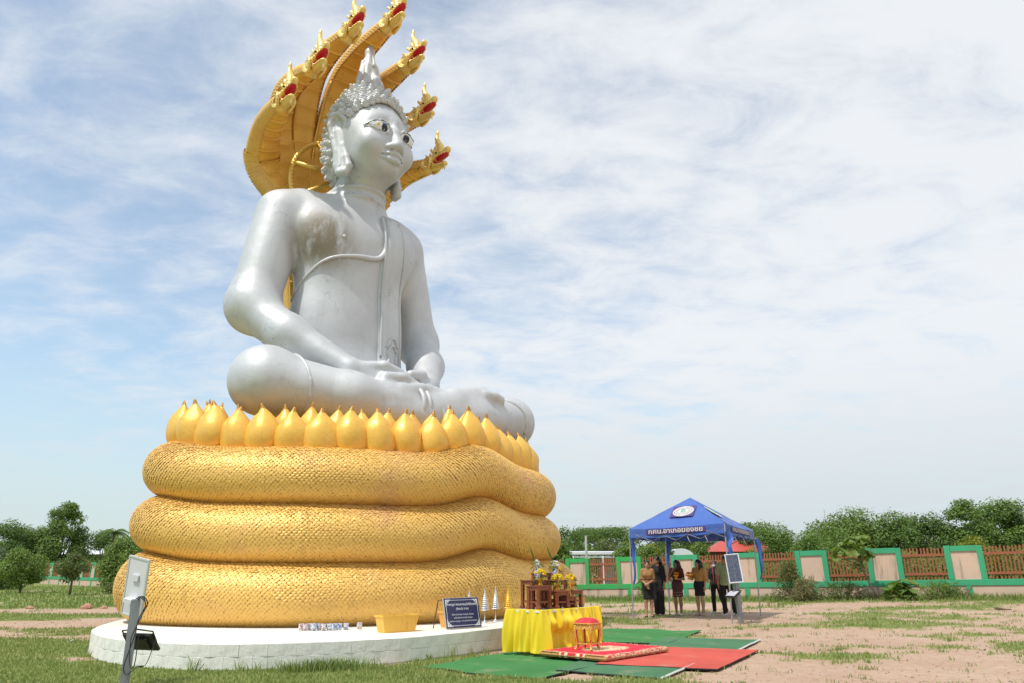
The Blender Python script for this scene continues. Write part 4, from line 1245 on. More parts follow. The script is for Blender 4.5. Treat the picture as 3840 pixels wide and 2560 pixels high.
# flame finial
K = SDF((-0.65, -0.6, 1.3), (0.65, 0.85, 4.2), 0.03)
K.chain([(0, 0.12, 1.85), (0, 0.12, 2.1), (0, 0.16, 2.7), (0, 0.16, 3.4), (0, 0.12, 4.05)], [0.37, 0.31, 0.22, 0.12, 0.012], 0.12)
for q in range(7):
    t = 2 * PI * (q + .25) / 7; c_, n_ = math.cos(t), math.sin(t); e_ = 2.75 + 0.45 * ((q * 3) % 5) / 5
    K.chain([(0.32 * c_, 0.12 + 0.32 * n_, 2.0), (0.29 * c_, 0.14 + 0.29 * n_, 2.3), (0.19 * c_, 0.16 + 0.19 * n_, e_ - 0.15), (0.145 * c_, 0.14 + 0.145 * n_, e_)], [0.10, 0.10, 0.07, 0.02], 0.05)
K.ell((0, 0.12, 2.0), (0.44, 0.44, 0.06), 0.05)
K.ell((0, -0.24, 2.2), (0.12, 0.10, 0.16), 0.04)
K.cap((-0.13, -0.26, 2.62), (-0.17, -0.22, 3.02), 0.07, 0.01, 0.04)
fin = K.obj('flame_finial', M_SILV2, hd)

# ================================================================== BOUNDARY WALLS
def wall_mat(name, col, streak=0.55):
    n = NT(name)
    base = n.mix(n.ramp(n.noise(1.3, 6, 0.6), 0.3, 0.75), col, tuple(c * 0.90 for c in col))
    drip = n.noise(1.0, 7, 0.66, stretch=(3.2, 3.2, 0.35))
    base = n.mix(n.ramp(drip, 0.52, 0.66, 0, streak * 1.3), base, (0.19, 0.155, 0.115))
    base = n.mix(n.ramp(n.noise(9, 7, 0.7), 0.62, 0.78, 0, 0.4), base, (0.33, 0.27, 0.2))
    n.set(base_color=base, roughness=0.9); n.bump(n.noise(30, 5), 0.25, 0.01)
    return n.m
M_CREAM = wall_mat('cream_wall_paint', (0.66, 0.475, 0.36))
M_GRN1 = wall_mat('leaf_green_trim', (0.045, 0.40, 0.105), 0.25)
M_GRN2 = wall_mat('sea_green_trim', (0.055, 0.38, 0.185), 0.2)
n = NT('brown_painted_timber')
c_ = n.mix(n.ramp(n.noise(5, 6, 0.7, stretch=(3, 3, 0.4)), 0.3, 0.75), (0.36, 0.118, 0.052), (0.26, 0.08, 0.036))
n.set(base_color=c_, roughness=0.7); n.bump(n.noise(20, 4, 0.6, stretch=(4, 4, 0.3)), 0.2, 0.01)
M_PICKET = n.m
def boundary_wall(name, label, A, B, nbay, i0, zoff, green_of, parts=True):
    A = np.array(A, float); B = np.array(B, float); d = (B - A) / nbay; L_ = np.linalg.norm(d); d_ = d / L_
    ang = math.atan2(d_[1], d_[0]); zA, zB = zoff(A), zoff(B); slope = (zB - zA) / (L_ * nbay); rz = np.array(Matrix.Rotation(ang, 3, 'Z') @ Matrix.Rotation(-math.atan(slope), 3, 'Y'))
    w = thing(name, label, 'wall', (A[0], A[1], 0))
    rs = np.random.RandomState(int(abs(A[0]) * 10))
    pk = MB(); pk.box((0, 0, 0), (0.050, 0.022, 1.12)); pk_me = pk.mesh('picket', M_PICKET)
    def P3(s, off, z): return np.array((s * d_[0] - off * -d_[1] * -1, s * d_[1] - off * d_[0], z))
    def at(s, off, z): return np.array((s * d_[0] + off * d_[1], s * d_[1] - off * d_[0], z))   # off towards the yard
    for i in range(i0, i0 + nbay_total(nbay, i0)):
        s0 = i * L_; zb_ = zA + slope * s0; zn = zb_ + slope * L_; zg = zb_ + slope * (1.2 + L_) / 2; g = green_of(i)
        PW, GW = 1.20, L_ - 1.20
        # lower wall below this bay
        m = MB(); m.box(at(s0 + L_ / 2 - 0.0, 0, zb_ + (zn - zb_) / 2 - 0.05), (L_ - 0.002, 0.13, 0.93), rz); m.obj('lower_wall', M_CREAM, w)
        m = MB(); m.box(at(s0 + L_ / 2, 0, zb_ + (zn - zb_) / 2 + 0.505), (L_ + 0.004, 0.20, 0.21), rz, bev=0.008); m.obj('beam', g, w)
        m = MB(); m.box(at(s0, 0, zb_ + 0.14), (0.20, 0.185, 0.52), rz); m.obj('lower_post', g, w)
        # panel pier: green frame round a recessed cream panel
        zb1, zt = zb_ + 0.61, zb_ + 1.77
        pier = bpy.data.objects.new('pier', None); COL.objects.link(pier); pier.parent = w
        f = 0.19
        m = MB()
        m.box(at(s0 - PW / 2 + f / 2, 0, (zb1 + zt) / 2), (f, 0.19, zt - zb1), rz, bev=0.006)
        m.box(at(s0 + PW / 2 - f / 2, 0, (zb1 + zt) / 2), (f, 0.19, zt - zb1), rz, bev=0.006)
        m.box(at(s0, 0, zt - f / 2), (PW - 2 * f, 0.188, f), rz)
        m.obj('frame', g, pier)
        m = MB(); m.box(at(s0, 0, (zb1 + zt - f) / 2), (PW - 2 * f + 0.01, 0.10, zt - f - zb1 + 0.01), rz); m.obj('panel', M_CREAM, pier)
        # picket infill
        if parts:
            inf = bpy.data.objects.new('picket_infill', None); COL.objects.link(inf); inf.parent = w
            c0 = s0 + PW / 2
            for zr in (0.80, 1.46):
                m = MB(); m.box(at(c0 + GW / 2, 0.03, zg + zr), (GW + 0.08, 0.035, 0.085), rz); m.obj('rail', M_PICKET, inf)
            npk = 12
            for q in range(npk):
                o = link('picket', pk_me, inf)
                o.location = at(c0 + GW * (q + 0.6) / (npk + 0.2), 0.0, zb_ + slope * (PW / 2 + GW * (q + 0.6) / (npk + 0.2)) + 1.165 + rs.uniform(-.015, .02))
                o.rotation_euler = (0, rs.uniform(-.025, .025), ang)
        else:
            m = MB()
            for q in range(12): m.box(at(s0 + PW / 2 + GW * (q + 0.6) / 12.2, 0, zb_ + 1.165), (0.085, 0.03, 1.12), rz)
            for zr in (0.80, 1.46): m.box(at(s0 + PW / 2 + GW / 2, 0.02, zb_ + zr), (GW, 0.03, 0.085), rz)
            m.obj('picket_infill', M_PICKET, w)
    return w
def nbay_total(nbay, i0): return nbay - i0 + 3
_z = lambda p: float(gz(p[0], p[1])) + 0.03
near_wall = boundary_wall('boundary_wall', 'cream and green boundary wall with brown pickets behind the blue canopy', FA, FB, 6, -3, _z, lambda i: M_GRN1 if i < 2 else M_GRN2)
far_wall = boundary_wall('boundary_wall', 'far cream and green boundary wall half hidden by trees at the left edge', (-43.0, 71.0), (-27.0, 55.2), 8, 0, _z, lambda i: M_GRN2, parts=False)

# ================================================================== BUILDINGS BEYOND THE WALL
M_RWHITE = plain('white_roof_sheet', (0.72, 0.74, 0.77), 0.45, 0.0, 0.06, 2)
M_BWALL = plain('pale_render', (0.60, 0.57, 0.52), 0.85, 0, 0.12, 1.5)
M_GLASSD = plain('dark_opening', (0.03, 0.035, 0.04), 0.3, 0, 0.2)
M_RED = plain('red_roof_sheet', (0.50, 0.075, 0.058), 0.5, 0, 0.10, 1)
M_TIMB = plain('dark_red_timber', (0.16, 0.05, 0.035), 0.8, 0, 0.2, 2)
M_BLUEC = plain('blue_tarp', (0.05, 0.17, 0.50), 0.6, 0, 0.2)
# open-sided white pavilion
b = thing('open_pavilion', 'long low white roofed open pavilion beyond the wall, left of the canopy', 'building', (4.4, 52, 0))
m = MB(); m.box((1.6, 1.5, 2.38), (4.6, 3.6, 0.16), np.array(Matrix.Rotation(R(2), 3, 'X'))); m.obj('roof', M_RWHITE, b)
m = MB()
for q in range(11): m.tube([(-0.5 + 0.42 * q, -0.2, 2.10), (-0.29 + 0.42 * q, -0.2, 2.29), (-0.08 + 0.42 * q, -0.2, 2.10)], 0.03, 5)
m.box((1.6, -0.2, 2.08), (4.4, 0.07, 0.07)); m.obj('roof_truss', M_RWHITE, b)
for x in (-0.3, 1.7, 3.6):
    m = MB(); m.box((x, -0.2, 1.1), (0.14, 0.14, 2.1)); m.obj('post', M_RWHITE, b)
m = MB(); m.box((2.5, 2.6, 1.1), (1.2, 0.15, 2.2)); m.obj('back_wall', M_BWALL, b)
# arched white greenhouse
b = thing('arched_shed', 'small white barrel roofed shed seen under the canopy', 'building', (12.0, 56, 0))
pts = np.array([[(x, y, 1.75 + 0.95 * math.sin(t)) for y in (-1.5, 1.5)] for t, x in [(t, -1.05 * math.cos(t)) for t in np.linspace(0, PI, 13)]])
m = MB(); m.grid(pts, flip=True); m.add([tuple(p[0]) for p in pts] + [(-1.05, -1.5, 0), (1.05, -1.5, 0)], [tuple(range(12, -1, -1)) + (13, 14)][:1]); m.obj('barrel_roof', M_RWHITE, b)
m = MB(); m.box((0, 0, 0.87), (2.08, 2.96, 1.74)); m.obj('wall', M_BWALL, b)
# red-roofed timber house
b = thing('red_roof_house', 'dark timber house with bright red gable roof seen under the canopy', 'building', (18.9, 64, 0))
m = MB()
m.add([(-2.9, -2.3, 2.62), (2.6, -2.3, 2.62), (2.2, 0, 3.55), (-1.4, 0, 3.55), (2.6, 2.3, 2.62), (-2.9, 2.3, 2.62)], [(0, 1, 2, 3), (4, 5, 3, 2), (1, 4, 2), (5, 0, 3)]); m.obj('roof', M_RED, b)
m = MB(); m.box((-0.1, 0, 1.3), (4.8, 4.0, 2.7)); m.obj('wall', M_TIMB, b)
m = MB(); m.box((-1.2, -2.05, 2.1), (0.55, 0.08, 0.8)); m.obj('blue_curtain', M_BLUEC, b)
m = MB(); m.box((3.4, 0.4, 1.2), (2.0, 2.6, 2.4)); m.box((3.4, 0.4, 2.5), (2.6, 3.2, 0.12)); m.obj('side_room', [M_RED], b)
b = thing('beige_house', 'pale beige house top showing behind the red roof', 'building', (24.6, 90, 0))
m = MB(); m.box((0, 0, 2.3), (3.6, 4, 4.6)); m.obj('wall', M_BWALL, b)
m = MB(); m.add([(-2.2, -2.4, 4.6), (2.2, -2.4, 4.6), (2.2, 2.4, 4.6), (-2.2, 2.4, 4.6), (-0.6, 0, 5.35), (0.6, 0, 5.35)], [(0, 1, 5, 4), (1, 2, 5), (2, 3, 4, 5), (3, 0, 4)]); m.obj('roof', M_RWHITE, b)
b = thing('left_house', 'pale roofed house showing through the trees at the left', 'building', (-46.0, 84, 0))
m = MB(); m.add([(-2.4, -2.5, 2.75), (3.2, -2.5, 2.75), (3.2, 0.3, 3.7), (-2.4, 0.3, 3.7), (3.2, 3.0, 2.75), (-2.4, 3.0, 2.75)], [(0, 1, 2, 3), (4, 5, 3, 2)]); m.obj('roof', M_RWHITE, b)
m = MB(); m.box((0.4, 0.2, 1.35), (4.9, 4.4, 2.7)); m.obj('wall', M_BWALL, b)
for x in (-1.0, 1.2):
    m = MB(); m.box((x, -2.03, 1.7), (1.0, 0.06, 1.1)); m.obj('window', M_GLASSD, b)

# ================================================================== POLES AND WIRES
M_CONC = plain('pale_concrete_pole', (0.50, 0.50, 0.47), 0.85, 0, 0.15, 3)
M_WIRE = plain('black_wire', (0.03, 0.03, 0.032), 0.6, 0, 0.2)
o = MB().cyl((0, 0, 0), (0, 0, 3.15), 0.085, 0.065, 10)
tag(o.obj('concrete_pole', M_CONC, loc=(4.25, 44, 0)), 'plain pale concrete pole standing before the white pavilion', 'pole')
up = thing('utility_pole', 'thin utility pole with crossarm above the trees at right', 'utility pole', (36.9, 70, 0))
m = MB().cyl((0, 0, 0), (-0.05, 0, 6.3), 0.13, 0.09, 8); m.obj('pole', M_CONC, up)
m = MB().box((0, 0, 5.1), (1.0, 0.09, 0.09)); m.box((-0.42, 0, 5.25), (0.07, 0.07, 0.2)); m.box((0.42, 0, 5.25), (0.07, 0.07, 0.2)); m.obj('crossarm', M_TIMB, up)
def wire(label, a, b_, sag):
    t = np.linspace(0, 1, 24)[:, None]; p = np.array(a) * (1 - t) + np.array(b_) * t; p[:, 2] -= sag * 4 * (t * (1 - t))[:, 0]
    m = MB(); m.tube(p, 0.014, 4); tag(m.obj('power_wire', M_WIRE), label, 'wire', 'power wires at the right')
wire('upper power wire from the utility pole to the left', (36.5, 70, 5.35), (14, 78, 4.4), 0.5)
wire('lower power wire from the utility pole to the left', (36.5, 70, 4.75), (14, 78, 3.9), 0.5)
wire('upper power wire from the utility pole to the right', (37.3, 70, 5.35), (62, 64, 6.2), 0.7)
wire('lower power wire from the utility pole to the right', (37.3, 70, 4.75), (62, 64, 5.5), 0.7)
m = MB().cyl((0, 0, 0), (-0.05, 0, 5.75), 0.035, 0.018, 6); m.tube([(-0.05, 0, 4.0), (-0.1, 0, 5.9)], 0.012, 5)
tag(m.obj('antenna_mast', M_CONC, loc=(24.8, 60, 0)), 'thin antenna mast above the bushes right of the canopy', 'antenna')

# ================================================================== TREES AND SHRUBS
def leaf_mat(name, c1, c2, trans=0.35):
    n = NT(name)
    geo = n.node('ShaderNodeNewGeometry')
    col = n.mix(geo.outputs['Random Per Island'], c1, c2)
    col = n.mix(n.ramp(n.noise(0.9, 4), 0.35, 0.7, 0, 0.45), col, tuple(x * 0.75 for x in c1))
    n.set(base_color=col, roughness=0.55)
    tr = n.node('ShaderNodeBsdfTranslucent'); n.put(tr.inputs[0], n.mix(0.5, col, (0.25, 0.38, 0.04)))
    mx = n.node('ShaderNodeMixShader'); mx.inputs[0].default_value = trans
    n.l.new(n.b.outputs[0], mx.inputs[1]); n.l.new(tr.outputs[0], mx.inputs[2]); n.l.new(mx.outputs[0], n.out.inputs[0])
    return n.m
LEAF = {'dark': leaf_mat('leaf_dark', (0.07, 0.14, 0.028), (0.15, 0.235, 0.05)), 'mid': leaf_mat('leaf_mid', (0.105, 0.195, 0.035), (0.205, 0.305, 0.065)),
        'light': leaf_mat('leaf_light', (0.13, 0.22, 0.04), (0.24, 0.33, 0.07)), 'olive': leaf_mat('leaf_olive', (0.085, 0.115, 0.030), (0.16, 0.18, 0.055)),
        'grey': leaf_mat('leaf_grey_green', (0.10, 0.145, 0.075), (0.18, 0.23, 0.13)), 'yellow': leaf_mat('leaf_yellow', (0.20, 0.24, 0.02), (0.36, 0.34, 0.03)),
        'dry': leaf_mat('leaf_dry', (0.17, 0.15, 0.06), (0.28, 0.24, 0.11))}
M_BARK = plain('bark', (0.14, 0.105, 0.075), 0.95, 0, 0.35, 6, 0.5)
def leaves(P, N_, size, rs, aspect=0.5, droop=0.0):
    """one bent leaf quad at each point"""
    m = len(P)
    a = rs.normal(0, 1, (m, 3)); a[:, 2] -= droop; a -= N_ * (a * N_).sum(1)[:, None]; a /= np.linalg.norm(a, axis=1)[:, None] + 1e-9
    b = np.cross(N_, a)
    L_ = size * rs.uniform(0.65, 1.3, m)[:, None]; w = L_ * aspect
    V = np.stack([P, P + a * L_ * 0.45 + b * w * 0.5, P + a * L_ - N_ * L_ * 0.15, P + a * L_ * 0.45 - b * w * 0.5], 1).reshape(-1, 3)
    return V
def crown_points(clumps, n_, rs):
    vol = np.array([c[3] * c[4] * c[5] for c in clumps]) ** 0.75; vol /= vol.sum()
    k = rs.choice(len(clumps), n_, p=vol)
    c = np.array(clumps)[k]
    d = rs.normal(0, 1, (n_, 3)); d /= np.linalg.norm(d, axis=1)[:, None]
    r = rs.uniform(0.35, 1.0, n_) ** 0.45
    P = c[:, :3] + d * r[:, None] * c[:, 3:6] * (1 + 0.16 * rs.normal(0, 1, (n_, 1)))
    N_ = d * 0.7 + np.array((0, 0, 0.55)) + rs.normal(0, 0.45, (n_, 3)); N_ /= np.linalg.norm(N_, axis=1)[:, None]
    return P, N_
def tree(name, label, x, y, h, w, kind='mid', n_=3500, leaf=0.22, trunk=0.35, seed=0, shape='round', group=None, cat='tree', nclump=16, droop=0.0, aspect=0.5, z0=None, lean=(0, 0)):
    rs = np.random.RandomState(seed + 100)
    z0 = float(gz(x, y)) if z0 is None else z0
    t = thing(name, label, cat, (x, y, z0), 0, group)
    r = w / 2; cb = h * trunk
    clumps = []
    for q in range(nclump):
        u = rs.uniform(0, 1); a = rs.uniform(0, 2 * PI)
        if shape == 'round': prof = math.sin(PI * (0.12 + 0.80 * u)) ** 0.7
        elif shape == 'cone': prof = (1 - u) ** 0.7 * 0.95 + 0.12
        elif shape == 'flat': u = 0.55 + 0.45 * u; prof = 1.15 * (1.55 - u) ** 0.8 * 1.2
        elif shape == 'column': prof = 0.9 * math.sin(PI * (0.15 + 0.75 * u)) ** 0.5
        else: prof = 1.0 - 0.55 * u
        rad = r * prof * math.sqrt(rs.uniform(0.15, 1.0)) * 0.80
        cr = r * rs.uniform(0.26, 0.42) * (1.0 - 0.55 * u if shape == 'cone' else 1)
        zc = cb + (h - cb) * u * 0.93
        zc = min(zc, h - cr * 0.55)
        clumps.append((rad * math.cos(a) + lean[0] * zc, rad * math.sin(a) + lean[1] * zc, zc, cr, cr, cr * (0.42 if shape == 'flat' else rs.uniform(0.6, 0.9))))
    P, N_ = crown_points(clumps, n_, rs)
    P[:, 2] = np.maximum(P[:, 2], 0.03)
    V = leaves(P, N_, leaf, rs, aspect, droop)
    F = np.arange(len(V)).reshape(-1, 4)
    link('crown', fastmesh('crown', V, F, LEAF[kind]), t)
    m = MB(); tr = max(0.03, 0.028 * h)
    topz = cb + (h - cb) * 0.55
    m.tube([(0, 0, -0.1), (lean[0] * cb * .5, lean[1] * cb * .5, cb * 0.5), (lean[0] * cb, lean[1] * cb, cb), (lean[0] * topz, lean[1] * topz, topz)], [tr * 1.25, tr, tr * 0.8, tr * 0.3], 7)
    for c in clumps[:9]:
        s_ = cb * 0.8 + (c[2] - cb) * 0.2
        m.tube([(lean[0] * s_, lean[1] * s_, s_), ((c[0]) * 0.5, (c[1]) * 0.5, s_ * 0.45 + c[2] * 0.55), (c[0], c[1], c[2])], [tr * 0.5, tr * 0.3, tr * 0.1], 5)
    m.obj('trunk', M_BARK, t, smooth=True)
    return t
G1, G2 = 'trees beyond the wall', 'trees in the left yard'
T = [
 ('broadleaf_tree', 'dark round tree cut by the left edge of the picture', -48.0, 72, 5.5, 5.6, 'dark', 2600, .26, .25, 'round'),
 ('feathery_tree', 'grey green feathery tree low at the left edge', -40.4, 60, 3.3, 2.6, 'grey', 1800, .20, .15, 'round'),
 ('broadleaf_tree', 'light green tree between the edge trees and the tallest left tree', -47.2, 75, 5.2, 5.6, 'mid', 2800, .24, .2, 'round'),
 ('tall_tree', 'tallest tree at left, pointed and bright green', -44.6, 76, 8.0, 7.6, 'mid', 12000, .26, .03, 'cone'),
 ('broadleaf_tree', 'dark green tree just right of the tallest left tree', -42.6, 80, 5.0, 4.6, 'dark', 2600, .26, .2, 'round'),
 ('broadleaf_tree', 'tree top close to the left side of the golden coils', -39.8, 85, 5.4, 5.0, 'mid', 2200, .28, .2, 'round'),
 ('young_tree', 'young tree with thin trunk on the grass at far left', -28.3, 44.9, 2.45, 2.9, 'light', 2600, .17, .30, 'round'),
 ('young_tree', 'smallest young tree with slim trunk before the far wall', -23.2, 41, 2.1, 1.9, 'olive', 1100, .15, .42, 'round'),
 ('leafy_tree', 'leafy tree beside the golden coils at left', -23.6, 47, 3.1, 3.0, 'light', 4200, .18, .10, 'round'),
 ('dark_shrub', 'dark shrub behind the far left young tree', -34.0, 51, 1.75, 3.6, 'dark', 2200, .17, .05, 'mound'),
 ('low_shrub', 'weedy shrub in front of the far wall beside the coils', -21.6, 43.5, 0.7, 2.4, 'olive', 1200, .13, .05, 'mound'),
 ('broadleaf_tree', 'tall tree immediately right of the golden coils', 4.6, 64, 4.7, 3.0, 'dark', 2600, .22, .25, 'round'),
 ('rain_tree', 'broad flat topped dark tree behind the pavilion', 9.8, 82, 5.6, 6.6, 'dark', 5200, .22, .35, 'flat'),
 ('olive_tree', 'round olive green tree behind the pavilion roof', 7.0, 58, 3.3, 3.0, 'olive', 2600, .17, .15, 'round'),
 ('feathery_tree', 'light feathery tree at the left canopy pole', 6.9, 47, 3.0, 1.5, 'light', 2000, .16, .12, 'column'),
 ('feathery_tree', 'rounded feathery tree seen under the canopy left side', 7.9, 45, 2.5, 1.7, 'light', 2200, .16, .10, 'column'),
 ('papaya_tree', 'dark leafy tree hugging the coils above the wall', 2.5, 43, 2.9, 1.6, 'mid', 1700, .24, .2, 'round'),
 ('yellow_tree', 'small yellowish tree seen under the canopy', 9.2, 50, 2.75, 1.3, 'yellow', 900, .17, .2, 'round'),
 ('broadleaf_tree', 'dark tree behind the yellowish one under the canopy', 12.6, 66, 4.0, 3.4, 'dark', 2200, .24, .15, 'round'),
 ('round_tree', 'dense round tree beside the barrel roofed shed', 10.6, 54, 2.75, 1.5, 'dark', 1700, .16, .12, 'round'),
 ('broadleaf_tree', 'tree behind the barrel roofed shed', 15.5, 72, 4.4, 3.4, 'mid', 2200, .24, .15, 'round'),
 ('leafy_tree', 'bright tree between shed and red roof', 14.2, 58, 3.0, 1.7, 'light', 1700, .17, .12, 'round'),
 ('broadleaf_tree', 'tall tree directly behind the red roof', 19.6, 78, 4.7, 3.6, 'dark', 2200, .25, .15, 'round'),
 ('leafy_tree', 'green tree at the right end of the red roof', 21.0, 60, 3.6, 3.0, 'mid', 2600, .19, .12, 'round'),
 ('broadleaf_tree', 'tree peeping over the right corner of the canopy', 20.2, 64, 4.75, 2.6, 'dark', 2000, .22, .2, 'round'),
 ('feathery_tree', 'feathery green tree first right of the canopy', 15.6, 46, 3.7, 2.6, 'mid', 4200, .15, .08, 'round'),
 ('leafy_tree', 'bushy green tree behind the second pier right of the canopy', 17.4, 43, 3.3, 3.0, 'mid', 4000, .17, .06, 'round'),
 ('round_tree', 'largest round topped tree behind the big leaved sapling', 21.0, 48, 4.4, 4.4, 'light', 6500, .19, .08, 'round'),
 ('leafy_tree', 'green tree right of the round topped one', 22.9, 45.5, 3.9, 3.0, 'mid', 4000, .18, .06, 'round'),
 ('broadleaf_tree', 'dark bushy tree below the utility pole', 23.6, 43, 3.7, 2.8, 'dark', 3600, .19, .06, 'round'),
 ('tall_tree', 'tallest ragged tree at the right with loose top', 25.6, 43, 4.6, 3.8, 'mid', 5200, .20, .08, 'cone'),
 ('leafy_tree', 'leafy tree with two tops near the right edge', 28.3, 44, 4.4, 3.4, 'mid', 4600, .20, .08, 'round'),
 ('broadleaf_tree', 'dark tree cut by the right edge of the picture', 30.2, 42, 3.9, 3.6, 'dark', 3600, .20, .08, 'round'),
 ('leafy_tree', 'tree just outside the right edge', 33.4, 42, 4.5, 3.6, 'mid', 2600, .22, .08, 'round'),
 ('yellow_shrub', 'yellow green shrub low behind the wall at right', 24.0, 39.5, 2.4, 2.0, 'yellow', 1100, .16, .08, 'round'),
 ('yellow_shrub', 'yellow green shrub behind the wall near the right edge', 26.6, 38.5, 2.3, 1.8, 'light', 1100, .16, .08, 'round'),
]
for q, (nm, lb, x, y, h, w, kd, n_, lf, tk_, shp) in enumerate(T):
    tree(nm, lb, x, y, h, w * (1.25 if x > 10 else 1.12 if x > -20 else 1.0), kd, int(n_ * 2.6), lf * 0.86, tk_, q * 7 + 3, shp, G2 if x < -20 else G1, 'shrub' if 'shrub' in nm else 'tree', nclump=(70 if shp == 'cone' else 44) if n_ > 4000 else 26)
# a low thicket fills in between the trunks beyond the walls: one mass of leaves
rs = np.random.RandomState(77)
P_, N_ = [], []
for (x0, y0, x1, y1, hh, cnt) in ((19, 49, 41, 40, 3.6, 24000), (10, 44, 30, 37, 1.7, 9000), (-1, 62, 12, 56, 1.9, 5000), (9, 80, 36, 72, 2.7, 5000), (-62, 92, -30, 88, 3.3, 5000), (-30, 95, 2, 92, 3.2, 2500), (34, 55, 80, 45, 3.5, 4000), (-90, 80, -58, 80, 3.0, 3000)):
    t = rs.uniform(0, 1, cnt); x = x0 + (x1 - x0) * t; y = y0 + (y1 - y0) * t + rs.uniform(-1.4, 1.4, cnt)
    top = hh * (0.55 + 0.6 * vnoise(x * 0.7 + 40, y * 0.2 + 9, 21, 3))
    z = gz(x, y) + top * rs.uniform(0, 1, cnt) ** 0.7
    P_.append(np.stack([x, y, z], 1)); d = rs.normal(0, 0.6, (cnt, 3)) + np.array((0, -0.35, 0.6)); N_.append(d / np.linalg.norm(d, axis=1)[:, None])
V = leaves(np.concatenate(P_), np.concatenate(N_), 0.21, rs)
tag(link('thicket', fastmesh('thicket', V, np.arange(len(V)).reshape(-1, 4), LEAF['mid'])), 'mass of low green undergrowth filling the ground beyond the walls', 'undergrowth', kind='stuff')
# distant belt of woodland on the horizon
P_, N_ = [], []
cnt = 30000
x = rs.uniform(-330, 330, cnt); y = 190 + rs.uniform(-12, 12, cnt) - 0.25 * np.abs(x)
z = 7.5 * (0.45 + 0.65 * vnoise(x * 0.06 + 60, x * 0.02 + 9, 31, 4)) * rs.uniform(0, 1, cnt) ** 0.6
d = rs.normal(0, 0.6, (cnt, 3)) + np.array((0, -0.5, 0.5)); d /= np.linalg.norm(d, axis=1)[:, None]
V = leaves(np.stack([x, y, z], 1), d, 1.7, rs)
tag(link('far_woodland', fastmesh('far_woodland', V, np.arange(len(V)).reshape(-1, 4), LEAF['dark'])), 'distant dark belt of woodland along the horizon', 'woodland', kind='stuff')
# palms
def palm(label, x, y, h, seed, fr=1.4, kind='mid'):
    rs = np.random.RandomState(seed); t = thing('palm_tree', label, 'palm tree', (x, y, float(gz(x, y))), 0, 'palms')
    m = MB(); m.tube([(0, 0, 0), (0.1, 0, h * 0.5), (0.05, 0, h)], [0.13, 0.10, 0.09], 7); m.obj('trunk', M_BARK, t, smooth=True)
    P, N_ = [], []
    V = []
    for k in range(13):
        a = 2 * PI * k / 13 + rs.uniform(-.2, .2); e = rs.uniform(0.15, 1.1)
        for s_ in np.linspace(0.1, 1, 18):
            p = np.array((0.05 + math.cos(a) * fr * s_ * math.cos(e * (1 - s_)), math.sin(a) * fr * s_ * math.cos(e * (1 - s_)), h + fr * (math.sin(e) * s_ - 0.75 * s_ ** 2.2)))
            for q in (-1, 1):
                sd = np.array((-math.sin(a), math.cos(a), 0)) * q
                tip = p + sd * 0.30 * fr / 1.4 + np.array((math.cos(a) * .12, math.sin(a) * .12, -0.22))
                w_ = np.array((math.cos(a), math.sin(a), 0)) * 0.05
                V += [p - w_, p + w_, tip + w_ * .2, tip - w_ * .2]
    V = np.array(V); link('crown', fastmesh('crown', V, np.arange(len(V)).reshape(-1, 4), LEAF[kind]), t)
palm('palm crown above the trees left of the coils', -38.6, 74, 4.6, 1, 1.5, 'dark')
palm('second palm crown left of the coils', -36.6, 76, 4.2, 2, 1.4, 'mid')
palm('small palm in front of the red roofed house', 20.6, 56, 2.0, 3, 1.1, 'mid')

# ------------------------------------------------------------------ big-leaved plants by the wall
def big_leaf(L_, w):
    """a single large leaf lying along +x, folded at the midrib"""
    v = []; 
    prof = [(0, 0.02), (0.2, 0.30), (0.45, 0.50), (0.7, 0.42), (0.9, 0.18), (1, 0.0)]
    for u, h_ in prof: v += [(u * L_, -h_ * w, -0.06 * L_ * u * u + 0.10 * h_ * w), (u * L_, 0, -0.22 * L_ * u * u - 0.02), (u * L_, h_ * w, -0.06 * L_ * u * u + 0.10 * h_ * w)]
    f = []
    for k in range(len(prof) - 1):
        for j in range(2): f.append((k * 3 + j, (k + 1) * 3 + j, (k + 1) * 3 + j + 1, k * 3 + j + 1))
    return v, f
lv, lf_ = big_leaf(0.30, 0.24)
leaf_me = fastmesh('leaf', lv, lf_, LEAF['light'], True)
lv, lf_ = big_leaf(0.42, 0.40)
leaf2_me = fastmesh('leaf', lv, lf_, LEAF['mid'], True)
sap = thing('big_leaved_sapling', 'leaning sapling with large drooping light green leaves before the wall', 'sapling', (13.3, 28.4, float(gz(13.3, 28.4))))
m = MB(); m.tube([(0, 0, -0.05), (-0.15, 0, 0.35), (-0.42, 0, 1.0), (-0.55, 0, 1.45), (-0.62, 0, 2.1)], [0.04, 0.035, 0.028, 0.02, 0.008], 6)
rs = np.random.RandomState(8)
br = []
for q in range(11):
    a = rs.uniform(0, 2 * PI); zz_ = rs.uniform(1.05, 2.0); r_ = rs.uniform(0.3, 0.72) * (1 if zz_ < 1.7 else 0.6)
    e_ = (-0.66 + r_ * math.cos(a), 0.6 * r_ * math.sin(a), zz_ + rs.uniform(0.05, 0.5))
    m.tube([(-0.45 - 0.1 * zz_ / 2, 0, zz_ - 0.2), e_], [0.014, 0.006], 4); br.append(e_)
m.obj('stem', M_BARK, sap, smooth=True)
for e_ in br:
    for k in range(9):
        o = link('leaf', leaf_me, sap); o.location = np.array(e_) + rs.normal(0, 0.07, 3)
        o.rotation_euler = (rs.uniform(-.5, .5), rs.uniform(0.1, 0.9), rs.uniform(0, 2 * PI)); s_ = rs.uniform(0.8, 1.25); o.scale = (s_, s_, s_)
bsh = thing('big_leaved_bush', 'low bush of broad dark green leaves at the foot of the leaning sapling', 'bush', (13.85, 27.9, float(gz(13.85, 27.9))))
m = MB()
